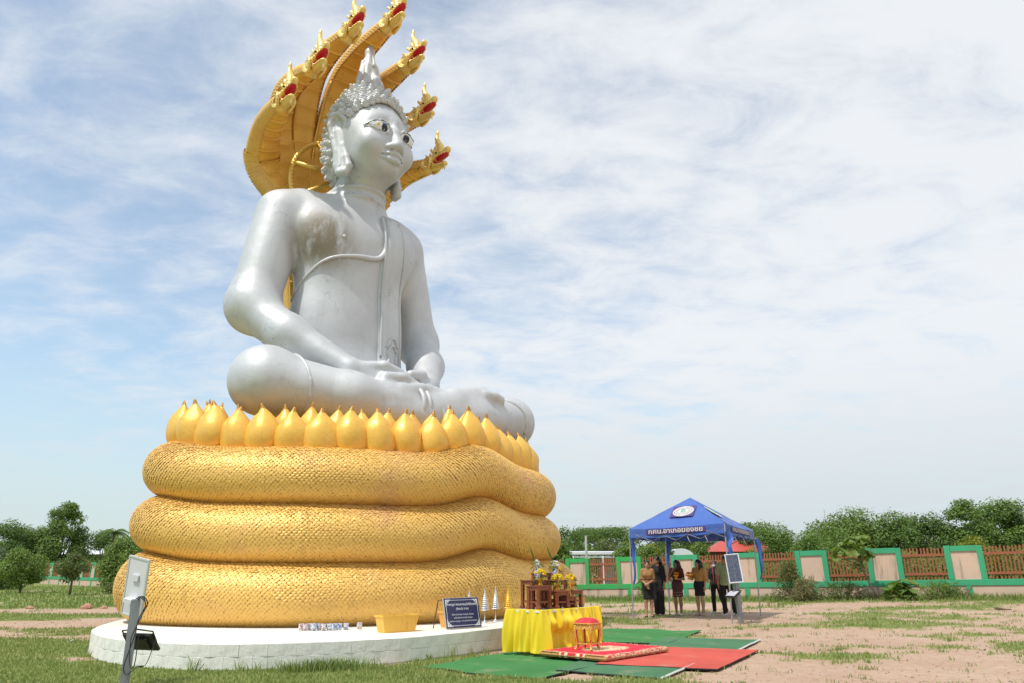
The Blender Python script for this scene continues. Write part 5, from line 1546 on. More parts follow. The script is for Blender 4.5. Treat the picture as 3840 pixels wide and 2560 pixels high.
for q in range(9):
    a = rs.uniform(0, 2 * PI); r_ = rs.uniform(0.1, 0.48); h_ = rs.uniform(0.25, 0.85) * (1.1 - r_)
    e_ = np.array((r_ * math.cos(a), 0.6 * r_ * math.sin(a), h_)); m.tube([(0, 0, 0), e_ * 0.6 + np.array((0, 0, .05)), e_], [0.015, 0.01, 0.006], 4)
    for k in range(6):
        o = link('leaf', leaf2_me, bsh); o.location = e_ + rs.normal(0, 0.05, 3) - np.array((0, 0, 0.10 * (k % 3)))
        o.rotation_euler = (rs.uniform(-.4, .4), rs.uniform(-0.1, 0.7), rs.uniform(0, 2 * PI)); s_ = rs.uniform(0.7, 1.1); o.scale = (s_, s_, s_)
m.obj('stem', M_BARK, bsh)
def weed(name, label, x, y, h, w, kind, n_, leaf=0.14, seed=0, group='weeds by the wall', aspect=0.3, droop=0.3):
    rs = np.random.RandomState(seed)
    t = thing(name, label, 'weed', (x, y, float(gz(x, y))), 0, group)
    P = np.stack([rs.normal(0, w / 3.2, n_), rs.normal(0, 0.16, n_), h * rs.uniform(0.0, 1, n_) ** 0.8], 1)
    P[:, 2] *= np.clip(1.1 - (P[:, 0] / w) ** 2 * 2.5, 0.2, 1)
    d = rs.normal(0, .7, (n_, 3)) + np.array((0, -.3, .4)); d /= np.linalg.norm(d, axis=1)[:, None]
    V = leaves(P, d, leaf, rs, aspect, droop); link('foliage', fastmesh('foliage', V, np.arange(len(V)).reshape(-1, 4), LEAF[kind]), t)
    m = MB()
    for q in range(7): m.tube([(rs.normal(0, .08), 0, -0.02), (rs.normal(0, w / 3), rs.normal(0, .1), h * rs.uniform(.6, .95))], [0.012, 0.004], 4)
    m.obj('stem', M_BARK, t)
weed('climbing_weed', 'tangled half dry climber hanging over the pickets right of the canopy', 10.55, 29.6, 1.45, 0.95, 'olive', 1500, .13, 1)
weed('dry_weed', 'dry straw coloured weed clump below the climber', 10.95, 29.0, 0.8, 0.9, 'dry', 900, .26, 2, aspect=0.10)
weed('tall_weed', 'leafy weed at the wall left of the women', 6.0, 34.0, 1.15, 0.9, 'mid', 420, .24, 3, aspect=0.22)
weed('tall_weed', 'weedy grass clump against the wall between sapling and right edge', 15.2, 27.6, 0.55, 1.6, 'mid', 900, .26, 4, aspect=0.10)
weed('tall_weed', 'weed clump against the wall left of the bush', 12.3, 29.0, 0.65, 1.7, 'olive', 900, .24, 5, aspect=0.10)
weed('climbing_weed', 'green creeper on the wall beside the golden coils', 2.2, 36.0, 1.4, 0.9, 'mid', 900, .16, 6)

# ================================================================== TEXT
def text_mesh(name, body, size, mat, bold=0.0, align='CENTER', ext=0.0):
    cu = bpy.data.curves.new(name, 'FONT'); cu.body = body; cu.size = size; cu.align_x = align; cu.align_y = 'CENTER'
    cu.offset = bold; cu.extrude = ext; cu.resolution_u = 3
    o = bpy.data.objects.new(name, cu); COL.objects.link(o)
    dg = bpy.context.evaluated_depsgraph_get(); dg.update()
    me = bpy.data.meshes.new_from_object(o.evaluated_get(dg))
    bpy.data.objects.remove(o); bpy.data.curves.remove(cu)
    me.name = name; me.materials.clear(); me.materials.append(mat)
    return me

# ================================================================== THINGS ON THE PLATFORM
def obj_noise(n, *a, **k): return n.noise(*a, **k)
n = NT('orange_glazed_planter')
c_ = n.mix(n.ramp(n.noise(2, 5), 0.3, 0.7), (0.84, 0.48, 0.07), (0.76, 0.40, 0.06))
soot = n.ramp(n.noise(4.0, 7, 0.7, stretch=(2.5, 2.5, 0.7)), 0.56, 0.72, 0, 0.85)
c_ = n.mix(soot, c_, (0.22, 0.13, 0.06))
n.set(base_color=c_, roughness=0.5); n.bump(n.noise(8, 5), 0.15, 0.01)
M_PLANT = n.m
M_PLANT2 = plain('orange_clay_planter', (0.74, 0.37, 0.09), 0.6, 0, 0.12, 3, 0.1)
M_SAND = plain('ash_sand', (0.30, 0.22, 0.15), 0.95, 0, 0.3, 10, 0.4)
def planter(label, loc, rz, L_=0.70, Wd=0.26, Ht=0.27, mat=None):
    t = thing('incense_planter', label, 'planter', loc, rz, 'orange trough planters on the platform')
    mat = mat or M_PLANT
    m = MB(); k = 0.84; th = 0.022
    o_ = [(-1, -1), (1, -1), (1, 1), (-1, 1)]
    v = [(x * L_ / 2 * k, y * Wd / 2 * k, 0) for x, y in o_] + [(x * L_ / 2, y * Wd / 2, Ht) for x, y in o_] + [(x * (L_ / 2 - th), y * (Wd / 2 - th), Ht) for x, y in o_] + [(x * (L_ / 2 * k - th), y * (Wd / 2 * k - th), 0.03) for x, y in o_]
    f = [(3, 2, 1, 0)] + [(a + i, a + (i + 1) % 4, a + 4 + (i + 1) % 4, a + 4 + i) for a in (0, 4, 8) for i in range(4)] + [(12, 13, 14, 15)]
    m.add(v, f); m.obj('trough', mat, t)
    m = MB()
    for y in (-1, 1): m.box((0, y * (Wd / 2 - 0.004), Ht - 0.012), (L_ + 0.012, 0.026, 0.03), bev=0.004)
    for x in (-1, 1): m.box((x * (L_ / 2 - 0.004), 0, Ht - 0.012), (0.026, Wd - 0.03, 0.03), bev=0.004)
    m.obj('rim', mat, t)
    m = MB(); m.box((0, 0, Ht * 0.45), (L_ * 0.88, Wd * 0.84, 0.02)); m.obj('ash', M_SAND, t)
    return t
planter('sooty orange trough planter standing alone on the platform', (-1.93, 13.24, ZP), R(40))
planter('orange trough planter half hidden behind the navy sign', (-1.02, 14.33, ZP), R(44), 0.62, 0.25, 0.27, M_PLANT2)
planter('orange trough planter at the back of the platform right of the altar', (1.62, 20.6, ZP), R(50), 0.70, 0.28, 0.27, M_PLANT2)
# cups
def cup(label, x, y, tint):
    n = NT('cup_glaze')
    v = n.noise(38, 4, 0.6, dist=1.2)
    n.set(base_color=n.mix(n.ramp(v, 0.50, 0.56), (0.66, 0.67, 0.67), tint), roughness=0.3)
    t = thing('incense_cup', label, 'cup', (x, y, ZP), random.random() * 6, 'small painted cups in a row on the platform')
    m = MB(); m.lathe([(0.036, 0.014), (0.047, 0.03), (0.050, 0.06), (0.046, 0.095), (0.052, 0.108), (0.047, 0.109), (0.041, 0.09), (0.038, 0.04)], 12); m.obj('bowl', n.m, t, smooth=True)
    m = MB()
    for q in range(3): m.ball((0.032 * math.cos(q * 2.1), 0.032 * math.sin(q * 2.1), 0.010), 0.012, 6)
    m.obj('feet', n.m, t)
random.seed(3)
RED, BLU = (0.36, 0.10, 0.09), (0.06, 0.13, 0.42)
CUPS = [(-3.60, 13.52, RED, 'leftmost red patterned cup of the row'), (-3.52, 13.50, RED, 'second red patterned cup from the left'), (-3.46, 13.58, RED, 'third red patterned cup from the left'), (-3.42, 13.62, BLU, 'blue patterned cup behind the fourth from the left'),
        (-3.37, 13.45, BLU, 'first blue patterned cup in front'), (-3.30, 13.56, BLU, 'blue patterned cup next to the red one in mid row'), (-3.22, 13.50, RED, 'single red patterned cup in mid row'), (-3.13, 13.55, BLU, 'blue patterned cup right of the red one in mid row'),
        (-3.05, 13.56, BLU, 'third blue patterned cup from the right'), (-2.97, 13.60, BLU, 'second blue patterned cup from the right'), (-2.87, 13.68, BLU, 'blue patterned cup ending the row'), (-2.66, 13.80, RED, 'lone red patterned cup apart from the row')]
for x, y, c, lb in CUPS: cup(lb, x, y, c)
# tiered offering trees
def offering_tree(label, x, y, h, mat):
    t = thing('offering_tree', label, 'ornament', (x, y, ZP), 0, 'tiered metal offering trees')
    m = MB(); m.lathe([(0.075, 0), (0.072, 0.015), (0.035, 0.035), (0.014, 0.05), (0.010, 0.12), (0.018, 0.125), (0.008, 0.13), (0.007, h * 0.36)], 14); m.obj('stand', mat, t, smooth=True)
    m = MB(); nt_ = 11
    prof = []
    for q in range(nt_):
        u = q / nt_; r = 0.085 * (1 - u) ** 1.05 + 0.006; z = h * 0.36 + h * 0.60 * u
        prof += [(r * 0.72, z), (r, z + 0.004), (r * 0.95, z + 0.012), (r * 0.66, z + h * 0.60 / nt_ - 0.002)]
    prof += [(0.004, h)]
    m.lathe(prof, 14); m.obj('tiers', mat, t, smooth=False)
M_TIN = plain('silver_foil', (0.66, 0.67, 0.68), 0.3, 0.75, 0.15, 30, 0.3)
M_GILT = plain('gold_foil', (0.86, 0.56, 0.08), 0.3, 0.7, 0.15, 30, 0.3)
offering_tree('silver tiered offering tree nearest the navy sign', -0.53, 15.25, 0.66, M_TIN)
offering_tree('middle silver offering tree between sign and altar', -0.33, 15.62, 0.68, M_TIN)
offering_tree('gold tiered offering tree nearest the altar', -0.08, 16.05, 0.68, M_GILT)
offering_tree('silver offering tree tip rising behind the navy sign', -0.82, 14.98, 0.62, M_TIN)

# ------------------------------------------------------------------ navy sign board
M_NAVY = plain('navy_sign_face', (0.038, 0.040, 0.105), 0.35, 0, 0.06, 3)
M_SGNW = plain('sign_white_print', (0.74, 0.74, 0.78), 0.4, 0, 0.03)
M_STEEL = plain('brushed_steel_edge', (0.55, 0.53, 0.50), 0.35, 0.6, 0.2, 12)
SW, SH = 0.80, 0.52
sg = thing('prayer_sign', 'navy sign board with white Thai prayer text leaning on the platform', 'sign', (-0.83, 13.88, ZP + 0.005), math.atan2(0.70, 0.57) - R(8))
tilt = Matrix.Rotation(R(90 - 14), 4, 'X')
def on_sign(o, z=0.0):
    o.matrix_local = Matrix.Translation((0, 0, 0.0)) @ tilt @ Matrix.Translation((0, SH / 2 + 0.01, z)); return o
m = MB(); m.box((0, 0, -0.014), (SW, SH, 0.028), bev=0.003); on_sign(m.obj('board', M_STEEL, sg))
m = MB(); m.box((0, 0, 0.0015), (SW - 0.022, SH - 0.022, 0.003)); on_sign(m.obj('face', M_NAVY, sg))
m = MB(); bx, by = SW / 2 - 0.045, SH / 2 - 0.045; th = 0.007; cg = 0.085
m.box((0, by, 0.0045), (2 * (bx - cg), th, 0.002)); m.box((0, -by, 0.0045), (2 * (bx - cg), th, 0.002)); m.box((bx, 0, 0.0045), (th, 2 * (by - cg), 0.002)); m.box((-bx, 0, 0.0045), (th, 2 * (by - cg), 0.002))
on_sign(m.obj('border_line', M_SGNW, sg))
for sx in (-1, 1):
    for sy in (-1, 1):
        m = MB()
        pts = [(0, 0), (0.125, 0), (0.105, 0.018), (0.085, 0.022), (0.078, 0.040), (0.058, 0.042), (0.050, 0.058), (0.040, 0.062), (0.036, 0.080), (0.020, 0.088), (0.016, 0.105), (0, 0.125)]
        q = [(sx * (bx + 0.012 - a), sy * (by + 0.012 - b_), 0.0047) for a, b_ in pts]
        m.add(q, [tuple(range(len(q))) if sx * sy > 0 else tuple(range(len(q) - 1, -1, -1))])
        on_sign(m.obj('corner_ornament', M_SGNW, sg))
        m = MB()
        for a, b_, r in ((0.035, 0.035, 0.009), (0.07, 0.016, 0.006), (0.016, 0.07, 0.006), (0.022, 0.05, 0.005), (0.05, 0.022, 0.005)):
            m.lathe([(r, 0), (r * .9, 0.0012)], 8, (sx * (bx + 0.012 - a), sy * (by + 0.012 - b_), 0.0052))
        on_sign(m.obj('ornament_eye', M_NAVY, sg))
for body, sz, yy, bd in (('คาถาบูชา พระศากยมุนีศรีฆ้องชัย', 0.052, 0.140, 0.0012), ('(ตั้งนะโม 3 จบ)', 0.048, 0.066, 0.0012), ('อิมินา สะการะเรนะ ศากยมุนี  สัมพุทธะ', 0.034, -0.030, 0.0005), ('อะหัง วันทามิ มหาลาโภ ภวันตุเม', 0.034, -0.085, 0.0005), ('(จุดเทียน ๑ คู่ จุดธูป ๙ ดอก บูชาด้วยดอกดาวเรืองสด)', 0.030, -0.140, 0.0004)):
    me_ = text_mesh('text_line', body, sz, M_SGNW, bd)
    o = link('text_line', me_, sg)
    wdt = max(v.co.x for v in me_.vertices) - min(v.co.x for v in me_.vertices)
    k = min(1.0, 0.66 / wdt)
    o.matrix_local = tilt @ Matrix.Translation((0, SH / 2 + 0.01 + yy, 0.0050)) @ Matrix.Scale(k, 4, (1, 0, 0))
m = MB()
M_RODD = plain('dark_steel_rod', (0.10, 0.07, 0.06), 0.5, 0.5, 0.2)
for x in (-1, 1): m.tube([(x * (SW / 2 - 0.03), 0.115, 0.50), (x * (SW / 2 - 0.03), 0.30, 0.46), (x * (SW / 2 - 0.03), 0.42, 0.0)], 0.010, 6)
m.obj('back_stay', M_RODD, sg)

# ================================================================== ALTAR TABLE WITH YELLOW CLOTH
TA = R(50)
TO = np.array((0.50, 13.22)); TE = np.array((math.cos(TA), math.sin(TA))); TDv = np.array((-math.sin(TA), math.cos(TA)))
TH = 0.70; TL, TDp = 1.78, 0.76
tb = thing('folding_table', 'long folding table hidden beneath the yellow cloth', 'table', (TO[0], TO[1], 0), TA)
M_TTOP = plain('table_top', (0.70, 0.70, 0.70), 0.6)
m = MB(); m.box((TL / 2, TDp / 2, TH - 0.02), (TL, TDp, 0.035), bev=0.004); m.obj('table_top', M_TTOP, tb)
for x in (0.12, TL - 0.12):
    for y in (0.12, TDp - 0.12):
        m = MB(); m.cyl((x, y, 0), (x, y, TH - 0.04), 0.016, n=8); m.obj('leg', M_STEEL, tb)
n = NT('white_satin')
n.set(base_color=n.mix(n.noise(5, 4), (0.68, 0.68, 0.72), (0.78, 0.78, 0.80)), roughness=0.5)
wc = MB(); wc.box((TL / 2, TDp / 2, TH + 0.004), (TL - 0.16, TDp - 0.16, 0.006)); o = wc.obj('white_tablecloth', n.m)
o.location = (TO[0], TO[1], 0); o.rotation_euler = (0, 0, TA); tag(o, 'white cloth lying flat on the altar table', 'tablecloth')
n = NT('yellow_satin')
n.set(base_color=n.mix(n.noise(1.6, 4), (0.95, 0.70, 0.012), (0.96, 0.78, 0.03)), roughness=0.42)
n.b.inputs['Sheen Weight'].default_value = 0.15
tr = n.node('ShaderNodeBsdfTranslucent'); tr.inputs[0].default_value = (0.95, 0.70, 0.03, 1)
mx = n.node('ShaderNodeMixShader'); mx.inputs[0].default_value = 0.22
n.l.new(n.b.outputs[0], mx.inputs[1]); n.l.new(tr.outputs[0], mx.inputs[2]); n.l.new(mx.outputs[0], n.out.inputs[0])
M_YCLOTH = n.m
# the skirt runs round front and both ends; its folds deepen downwards and it is hitched up into swags
per = [(0.0, TDp), (0.0, 0.0), (TL, 0.0), (TL, TDp)]
pp = even(np.array(per), 520); rs = np.random.RandomState(2)
tt = np.gradient(pp, axis=0); tt /= np.linalg.norm(tt, axis=1)[:, None]; on_ = np.stack([tt[:, 1], -tt[:, 0]], 1)
on_ = np.array([np.convolve(np.r_[[on_[0, k]] * 6, on_[:, k], [on_[-1, k]] * 6], np.ones(13) / 13, 'valid') for k in range(2)]).T
s_ = np.linspace(0, TL + 2 * TDp, 520)
def fold(s, v):
    a = 0.45 * np.sin(s * 17 + 1.6 * np.sin(s * 5) + 1.2 * v) + 0.45 * np.sin(s * 31 + 2 + 1.7 * np.sin(s * 3.1) - 2.2 * v) + 0.40 * np.sin(s * 8.5 + 1.0 + v) + 0.22 * np.sin(s * 53 + 3 * v)
    return (0.034 + 0.060 * v ** 0.8) * a
rows = []
NV = 44
for j in range(NV):
    v = j / (NV - 1)
    hem = 0.015 + 0.03 * np.abs(np.sin(s_ * 3.3)) + 0.16 * np.exp(-((s_ - 2.45) / 0.12) ** 2)
    z = (TH + 0.018) * (1 - v) + hem * v
    offs = 0.012 + 0.05 * np.sin(PI * min(1, v * 1.1)) * 0.4 + (0.05 + 0.09 * np.exp(-((s_ - TDp - 0.9) / 0.8) ** 4)) * v ** 1.3 + fold(s_, v)
    swag = np.zeros_like(s_)
    for c0, wd in ((0.98, 0.16), (1.36, 0.19), (1.72, 0.15)):      # gathered swags near the top
        dd = np.clip(1 - np.abs(s_ - c0) / wd, 0, 1); swag = np.maximum(swag, dd ** 0.6 * np.exp(-((v - 0.30) / 0.13) ** 2))
    offs = offs + 0.085 * swag
    # hollow between the two hanging swags
    offs = offs - 0.10 * sstep(v, 0.42, 0.60) * (np.exp(-((s_ - 1.17) / 0.16) ** 4) + np.exp(-((s_ - 1.55) / 0.15) ** 4)) * (1 - 0.3 * v)
    rows.append(np.stack([pp[:, 0] + on_[:, 0] * offs, pp[:, 1] + on_[:, 1] * offs, z], 1))
inner = rows[0].copy(); inner[:, :2] -= on_ * 0.09; inner[:, 2] = TH + 0.012
rows = [inner] + rows
m = MB(); m.grid(np.array(rows))
yc = m.obj('yellow_cloth', M_YCLOTH, smooth=True); yc.location = (TO[0], TO[1], 0); yc.rotation_euler = (0, 0, TA)
tag(yc, 'bright yellow satin cloth draped in folds round the altar table', 'table skirt')
def TP(x, d, z): p = TO + TE * (x * 0.97 - 0.05) + TDv * d * 0.86; return (p[0], p[1], z)

# stacked set of small wooden altar tables
n = NT('varnished_red_wood')
c_ = n.mix(n.ramp(n.noise(6, 6, 0.65, stretch=(1, 1, 5)), 0.3, 0.7), (0.27, 0.075, 0.026), (0.17, 0.042, 0.015))
n.set(base_color=c_, roughness=0.32); n.bump(n.noise(30, 3), 0.05, 0.004)
M_WOODR = n.m
def altar_table(label, x, d, L_, D_, H_, zb_=None):
    t = thing('altar_stand', label, 'stand', TP(x, d, (TH + 0.010) if zb_ is None else zb_), TA, 'carved red wood altar stands')
    m = MB(); m.box((0, 0, H_ - 0.012), (L_ + 0.03, D_ + 0.03, 0.022), bev=0.005); m.obj('top', M_WOODR, t)
    m = MB(); ap = 0.055
    for y in (-1, 1): m.box((0, y * (D_ / 2 - 0.012), H_ - 0.024 - ap / 2), (L_ - 0.05, 0.016, ap))
    for xx in (-1, 1): m.box((xx * (L_ / 2 - 0.012), 0, H_ - 0.024 - ap / 2), (0.016, D_ - 0.05, ap))
    m.obj('apron', M_WOODR, t)
    for xx in (-1, 1):
        for y in (-1, 1):
            cx, cy = xx * (L_ / 2 - 0.024), y * (D_ / 2 - 0.024)
            m = MB()
            for z0_, z1_, a0, a1, dx in ((0.0, 0.035, 0.064, 0.070, 0.010), (0.035, 0.07, 0.070, 0.046, 0.006), (0.07, H_ - 0.024, 0.046, 0.054, 0.0)):
                m.box((cx + xx * dx * 0.5, cy + y * dx * 0.5, (z0_ + z1_) / 2), (a0, a0, z1_ - z0_), taper=a1 / a0)
            m.obj('leg', M_WOODR, t)
    m = MB(); zs = min(0.12, H_ * 0.36)
    for y in (-1, 1): m.box((0, y * (D_ / 2 - 0.024), zs), (L_ - 0.05, 0.022, 0.028))
    for xx in (-1, 1): m.box((xx * (L_ / 2 - 0.024), 0, zs), (0.022, D_ - 0.05, 0.028))
    m.obj('stretcher', M_WOODR, t)
    return t
altar_table('tall narrow altar stand at the left front carrying a yellow bouquet', 0.32, 0.30, 0.36, 0.26, 0.39)
altar_table('middle height altar stand in front centre carrying a yellow bouquet', 0.76, 0.22, 0.34, 0.26, 0.30)
altar_table('lowest altar stand in front carrying the brass incense pot', 1.06, 0.22, 0.25, 0.24, 0.20)
altar_table('low altar stand at the right carrying a yellow bouquet', 1.36, 0.34, 0.34, 0.26, 0.30)
altar_table('high altar stand at the left back carrying a blue white vase', 0.55, 0.60, 0.50, 0.26, 0.48)
altar_table('highest altar stand in the middle at the back', 0.90, 0.74, 0.28, 0.24, 0.60)
altar_table('high altar stand at the right back carrying a blue white vase', 1.20, 0.62, 0.38, 0.26, 0.47)
# vases with white flowers
n = NT('blue_white_porcelain')
v = n.noise(26, 4, 0.55, dist=1.5)
n.set(base_color=n.mix(n.ramp(v, 0.47, 0.53), (0.74, 0.76, 0.80), (0.03, 0.07, 0.34)), roughness=0.15)
M_PORC = n.m
M_WFLOW = plain('white_petals', (0.74, 0.76, 0.66), 0.7, 0, 0.1, 20, 0.4)
M_YFLOW = plain('yellow_petals', (0.86, 0.62, 0.01), 0.7, 0, 0.25, 40, 0.5)
M_STEMG = leaf_mat('flower_leaf', (0.07, 0.14, 0.02), (0.16, 0.24, 0.03))
M_GOLDB = plain('gold_lacquer', (0.80, 0.40, 0.02), 0.3, 0.3, 0.2, 30, 0.2)
def bloom(m, c, r, rs, k=26):
    """a pompon of small petals"""
    for q in range(k):
        d = rs.normal(0, 1, 3); d[2] = abs(d[2]) * 0.8 + 0.1; d /= np.linalg.norm(d)
        s_ = np.cross(d, (0.3, 0.5, 0.8)); s_ /= np.linalg.norm(s_); u = np.cross(d, s_)
        p = np.array(c) + d * r * 0.55; L_ = r * 0.55
        m.add([p - s_ * L_ * .35, p + d * L_ * .5 - u * L_ * .3, p + s_ * L_ * .35, p + d * L_ * .9 + u * L_ * .3], [(0, 1, 2, 3)])
    m.ball(c, r * 0.68, 6)
def leafy(m, c, n_, r, rs, L_=0.10, w=0.025):
    for q in range(n_):
        d = rs.normal(0, 1, 3); d[2] *= 0.6; d /= np.linalg.norm(d); s_ = np.cross(d, (0, 0, 1.0)); s_ /= np.linalg.norm(s_) + 1e-6
        p = np.array(c) + d * r; l = L_ * rs.uniform(.6, 1.2)
        m.add([p, p + d * l * .5 + s_ * w, p + d * l - np.array((0, 0, l * .3)), p + d * l * .5 - s_ * w], [(0, 1, 2, 3)])
def vase(label, x, d, z, seed):
    rs = np.random.RandomState(seed); t = thing('flower_vase', label, 'vase', TP(x, d, z), 0, 'blue white vases of white flowers'); t.scale = (0.74, 0.74, 0.74)
    m = MB(); m.lathe([(0.050, 0), (0.052, 0.02), (0.045, 0.035), (0.072, 0.10), (0.085, 0.15), (0.075, 0.19), (0.045, 0.23), (0.036, 0.26), (0.050, 0.30), (0.044, 0.295), (0.028, 0.26)], 18); m.obj('vase', M_PORC, t, smooth=True)
    m = MB()
    for q in range(8): bloom(m, (rs.normal(0, .055), rs.normal(0, .05), 0.37 + rs.uniform(-.05, .07)), rs.uniform(0.035, 0.05), rs)
    m.obj('white_flowers', M_WFLOW, t)
    m = MB(); leafy(m, (0, 0, 0.34), 14, 0.05, rs, 0.16)
    for q in range(3):
        a = np.array((-0.04, 0, 0.34)); b_ = np.array((-0.15 - 0.03 * q, rs.normal(0, .03), 0.62 + 0.10 * q)); m.tube([a, (a + b_) / 2 + np.array((0.02, 0, 0.03)), b_], [0.004, 0.003, 0.001], 4)
        for s_ in np.linspace(0.35, 1, 12):
            p = a + (b_ - a) * s_; m.add([p, p + np.array((0.035 * (1 - s_ * .5) * rs.choice((-1, 1)), rs.normal(0, .01), 0.05)), p + np.array((0.0, 0.006, 0.045)), p + np.array((0.004, 0, 0.02))], [(0, 1, 2, 3)])
    m.obj('green_sprays', M_STEMG, t)
vase('left blue and white vase of white flowers on the high back stand', 0.62, 0.60, TH + 0.492, 1)
vase('right blue and white vase of white flowers on the high back stand', 1.16, 0.60, TH + 0.482, 2)
def bouquet(label, x, d, z, seed):
    rs = np.random.RandomState(seed); t = thing('flower_bowl', label, 'flower bowl', TP(x, d, z), 0, 'yellow bouquets in gold pedestal bowls'); t.scale = (0.84, 0.84, 0.84)
    m = MB(); m.lathe([(0.055, 0), (0.056, 0.012), (0.035, 0.03), (0.040, 0.05), (0.030, 0.06), (0.042, 0.075), (0.072, 0.10), (0.080, 0.145), (0.072, 0.14), (0.060, 0.10)], 18); m.obj('bowl', M_GOLDB, t, smooth=True)
    m = MB()
    for q in range(20):
        a = rs.uniform(0, 6.28); r = 0.115 * math.sqrt(rs.uniform(0, 1)); bloom(m, (r * math.cos(a), r * math.sin(a), 0.20 + 0.11 * (1 - (r / 0.13) ** 2) + rs.uniform(-.015, .02)), rs.uniform(0.028, 0.042), rs, 18)
    m.obj('yellow_flowers', M_YFLOW, t)
    m = MB(); leafy(m, (0, 0, 0.17), 34, 0.07, rs, 0.12, 0.018); m.obj('leaves', M_STEMG, t)
bouquet('yellow bouquet on the tall left altar stand', 0.36, 0.30, TH + 0.402, 3)
bouquet('yellow bouquet on the middle front altar stand', 0.80, 0.24, TH + 0.312, 4)
bouquet('yellow bouquet on the low right altar stand', 1.36, 0.34, TH + 0.312, 5)
bouquet('yellow bouquet half hidden behind the right vase', 1.32, 0.70, TH + 0.482, 6)
M_BRASS = plain('brass', (0.62, 0.40, 0.11), 0.28, 0.85, 0.15, 20)
M_CANDL = plain('orange_candle', (0.86, 0.34, 0.03), 0.4, 0, 0.05)
M_INC = plain('incense_stick', (0.30, 0.07, 0.06), 0.8)
t = thing('incense_pot', 'round brass incense pot with sticks on the lowest stand', 'incense pot', TP(1.02, 0.20, TH + 0.212))
m = MB(); m.lathe([(0.045, 0), (0.05, 0.012), (0.035, 0.025), (0.072, 0.055), (0.078, 0.08), (0.066, 0.105), (0.080, 0.118), (0.070, 0.116), (0.058, 0.10)], 18); m.obj('pot', M_BRASS, t, smooth=True)
m = MB()
for q in range(5): m.cyl((0.006 * q - 0.012, 0.004 * (q % 2), 0.08), (-0.05 - 0.006 * q, 0.01, 0.40 + 0.02 * q), 0.003, n=4)
m.obj('incense_sticks', M_INC, t)
for lb, x, d in (('left brass candlestick with orange candle behind the incense pot', 0.95, 0.34), ('right brass candlestick with orange candle beside the incense pot', 1.13, 0.18)):
    t = thing('candlestick', lb, 'candlestick', TP(x, d, TH + (0.212 if x > 1 else 0.312)), 0, 'brass candlesticks with orange candles')
    m = MB(); m.lathe([(0.030, 0), (0.028, 0.01), (0.010, 0.03), (0.013, 0.06), (0.007, 0.08), (0.010, 0.11), (0.018, 0.14), (0.008, 0.15), (0.02, 0.17), (0.012, 0.172)], 12); m.obj('stick', M_BRASS, t, smooth=True)
    m = MB(); m.cyl((0, 0, 0.165), (0, 0, 0.36), 0.011, n=8); m.obj('candle', M_CANDL, t)

# ================================================================== STOOL, CARPETS
n = NT('gold_carved_lacquer')
v = n.noise(42, 5, 0.7)
n.set(base_color=n.mix(n.ramp(v, 0.52, 0.60), (0.80, 0.50, 0.10), (0.50, 0.05, 0.03)), roughness=0.35, metallic=0.3); n.bump(v, 0.6, 0.01)
M_CARVE = n.m
M_REDLQ = plain('red_lacquer', (0.46, 0.025, 0.03), 0.35, 0, 0.1)
M_REDV = plain('red_velvet', (0.62, 0.035, 0.05), 0.75, 0, 0.12, 5)
MTZ = 0.109
st = thing('gilded_stool', 'small carved gold stool with red cushion on the patterned mattress', 'stool', (1.25, 13.12, MTZ + 0.004), TA + R(4))
st.scale = (0.92, 0.92, 0.95)
SWd = 0.36
m = MB(); m.box((0, 0, 0.405), (SWd, SWd, 0.022), bev=0.005); m.box((0, 0, 0.425), (SWd + 0.03, SWd + 0.03, 0.016), bev=0.004); m.obj('seat_frame', M_CARVE, st)
g = np.array([[(x, y, 0.432 + 0.085 * (max(0.0, (1 - (abs(x) / (SWd / 2 - .004)) ** 3.2)) * max(0.0, (1 - (abs(y) / (SWd / 2 - .004)) ** 3.2))) ** 0.6) for x in np.linspace(-SWd / 2 + .004, SWd / 2 - .004, 15)] for y in np.linspace(-SWd / 2 + .004, SWd / 2 - .004, 15)])
m = MB(); m.grid(g); m.obj('cushion', M_REDV, st, smooth=True)
for a_ in range(4):
    rz = np.array(Matrix.Rotation(a_ * PI / 2, 3, 'Z'))
    m = MB(); n0 = 17
    xs_ = np.linspace(-SWd / 2 + 0.03, SWd / 2 - 0.03, n0)
    lowz = [0.335 - 0.018 * math.cos(q * PI / 2) - 0.03 * (abs(x) / (SWd / 2)) ** 2 for q, x in enumerate(xs_)]
    top_ = [(x, -SWd / 2 + 0.012, 0.396) for x in xs_]; bot = [(x, -SWd / 2 + 0.006, z) for x, z in zip(xs_, lowz)]
    v_ = np.array(top_ + bot + [(x, y + 0.014, z) for x, y, z in top_ + bot]) @ rz.T
    f = [(n0 + i, n0 + i + 1, i + 1, i) for i in range(n0 - 1)] + [(2 * n0 + i, 2 * n0 + i + 1, 3 * n0 + i + 1, 3 * n0 + i) for i in range(n0 - 1)] + [(3 * n0 + i, 3 * n0 + i + 1, n0 + i + 1, n0 + i) for i in range(n0 - 1)]
    m.add(v_, f); m.obj('carved_apron', M_CARVE, st)
for sx in (-1, 1):
    for sy in (-1, 1):
        pth = [(sx * 0.150, sy * 0.150, 0.395), (sx * 0.166, sy * 0.166, 0.33), (sx * 0.158, sy * 0.158, 0.20), (sx * 0.140, sy * 0.140, 0.08), (sx * 0.150, sy * 0.150, 0.03), (sx * 0.165, sy * 0.165, 0.0)]
        m = MB(); m.tube(spline(pth, 16), np.interp(np.linspace(0, 1, 16), [0, .25, .7, .88, 1], [0.030, 0.028, 0.020, 0.022, 0.030]), 8); m.obj('leg', M_CARVE, st, smooth=True)
        m = MB(); pin = [(p[0] * 0.90, p[1] * 0.90, p[2]) for p in pth[1:5]]; m.tube(spline(pin, 12), 0.019, 6); m.obj('red_leg_lining', M_REDLQ, st, smooth=True)
m = MB()
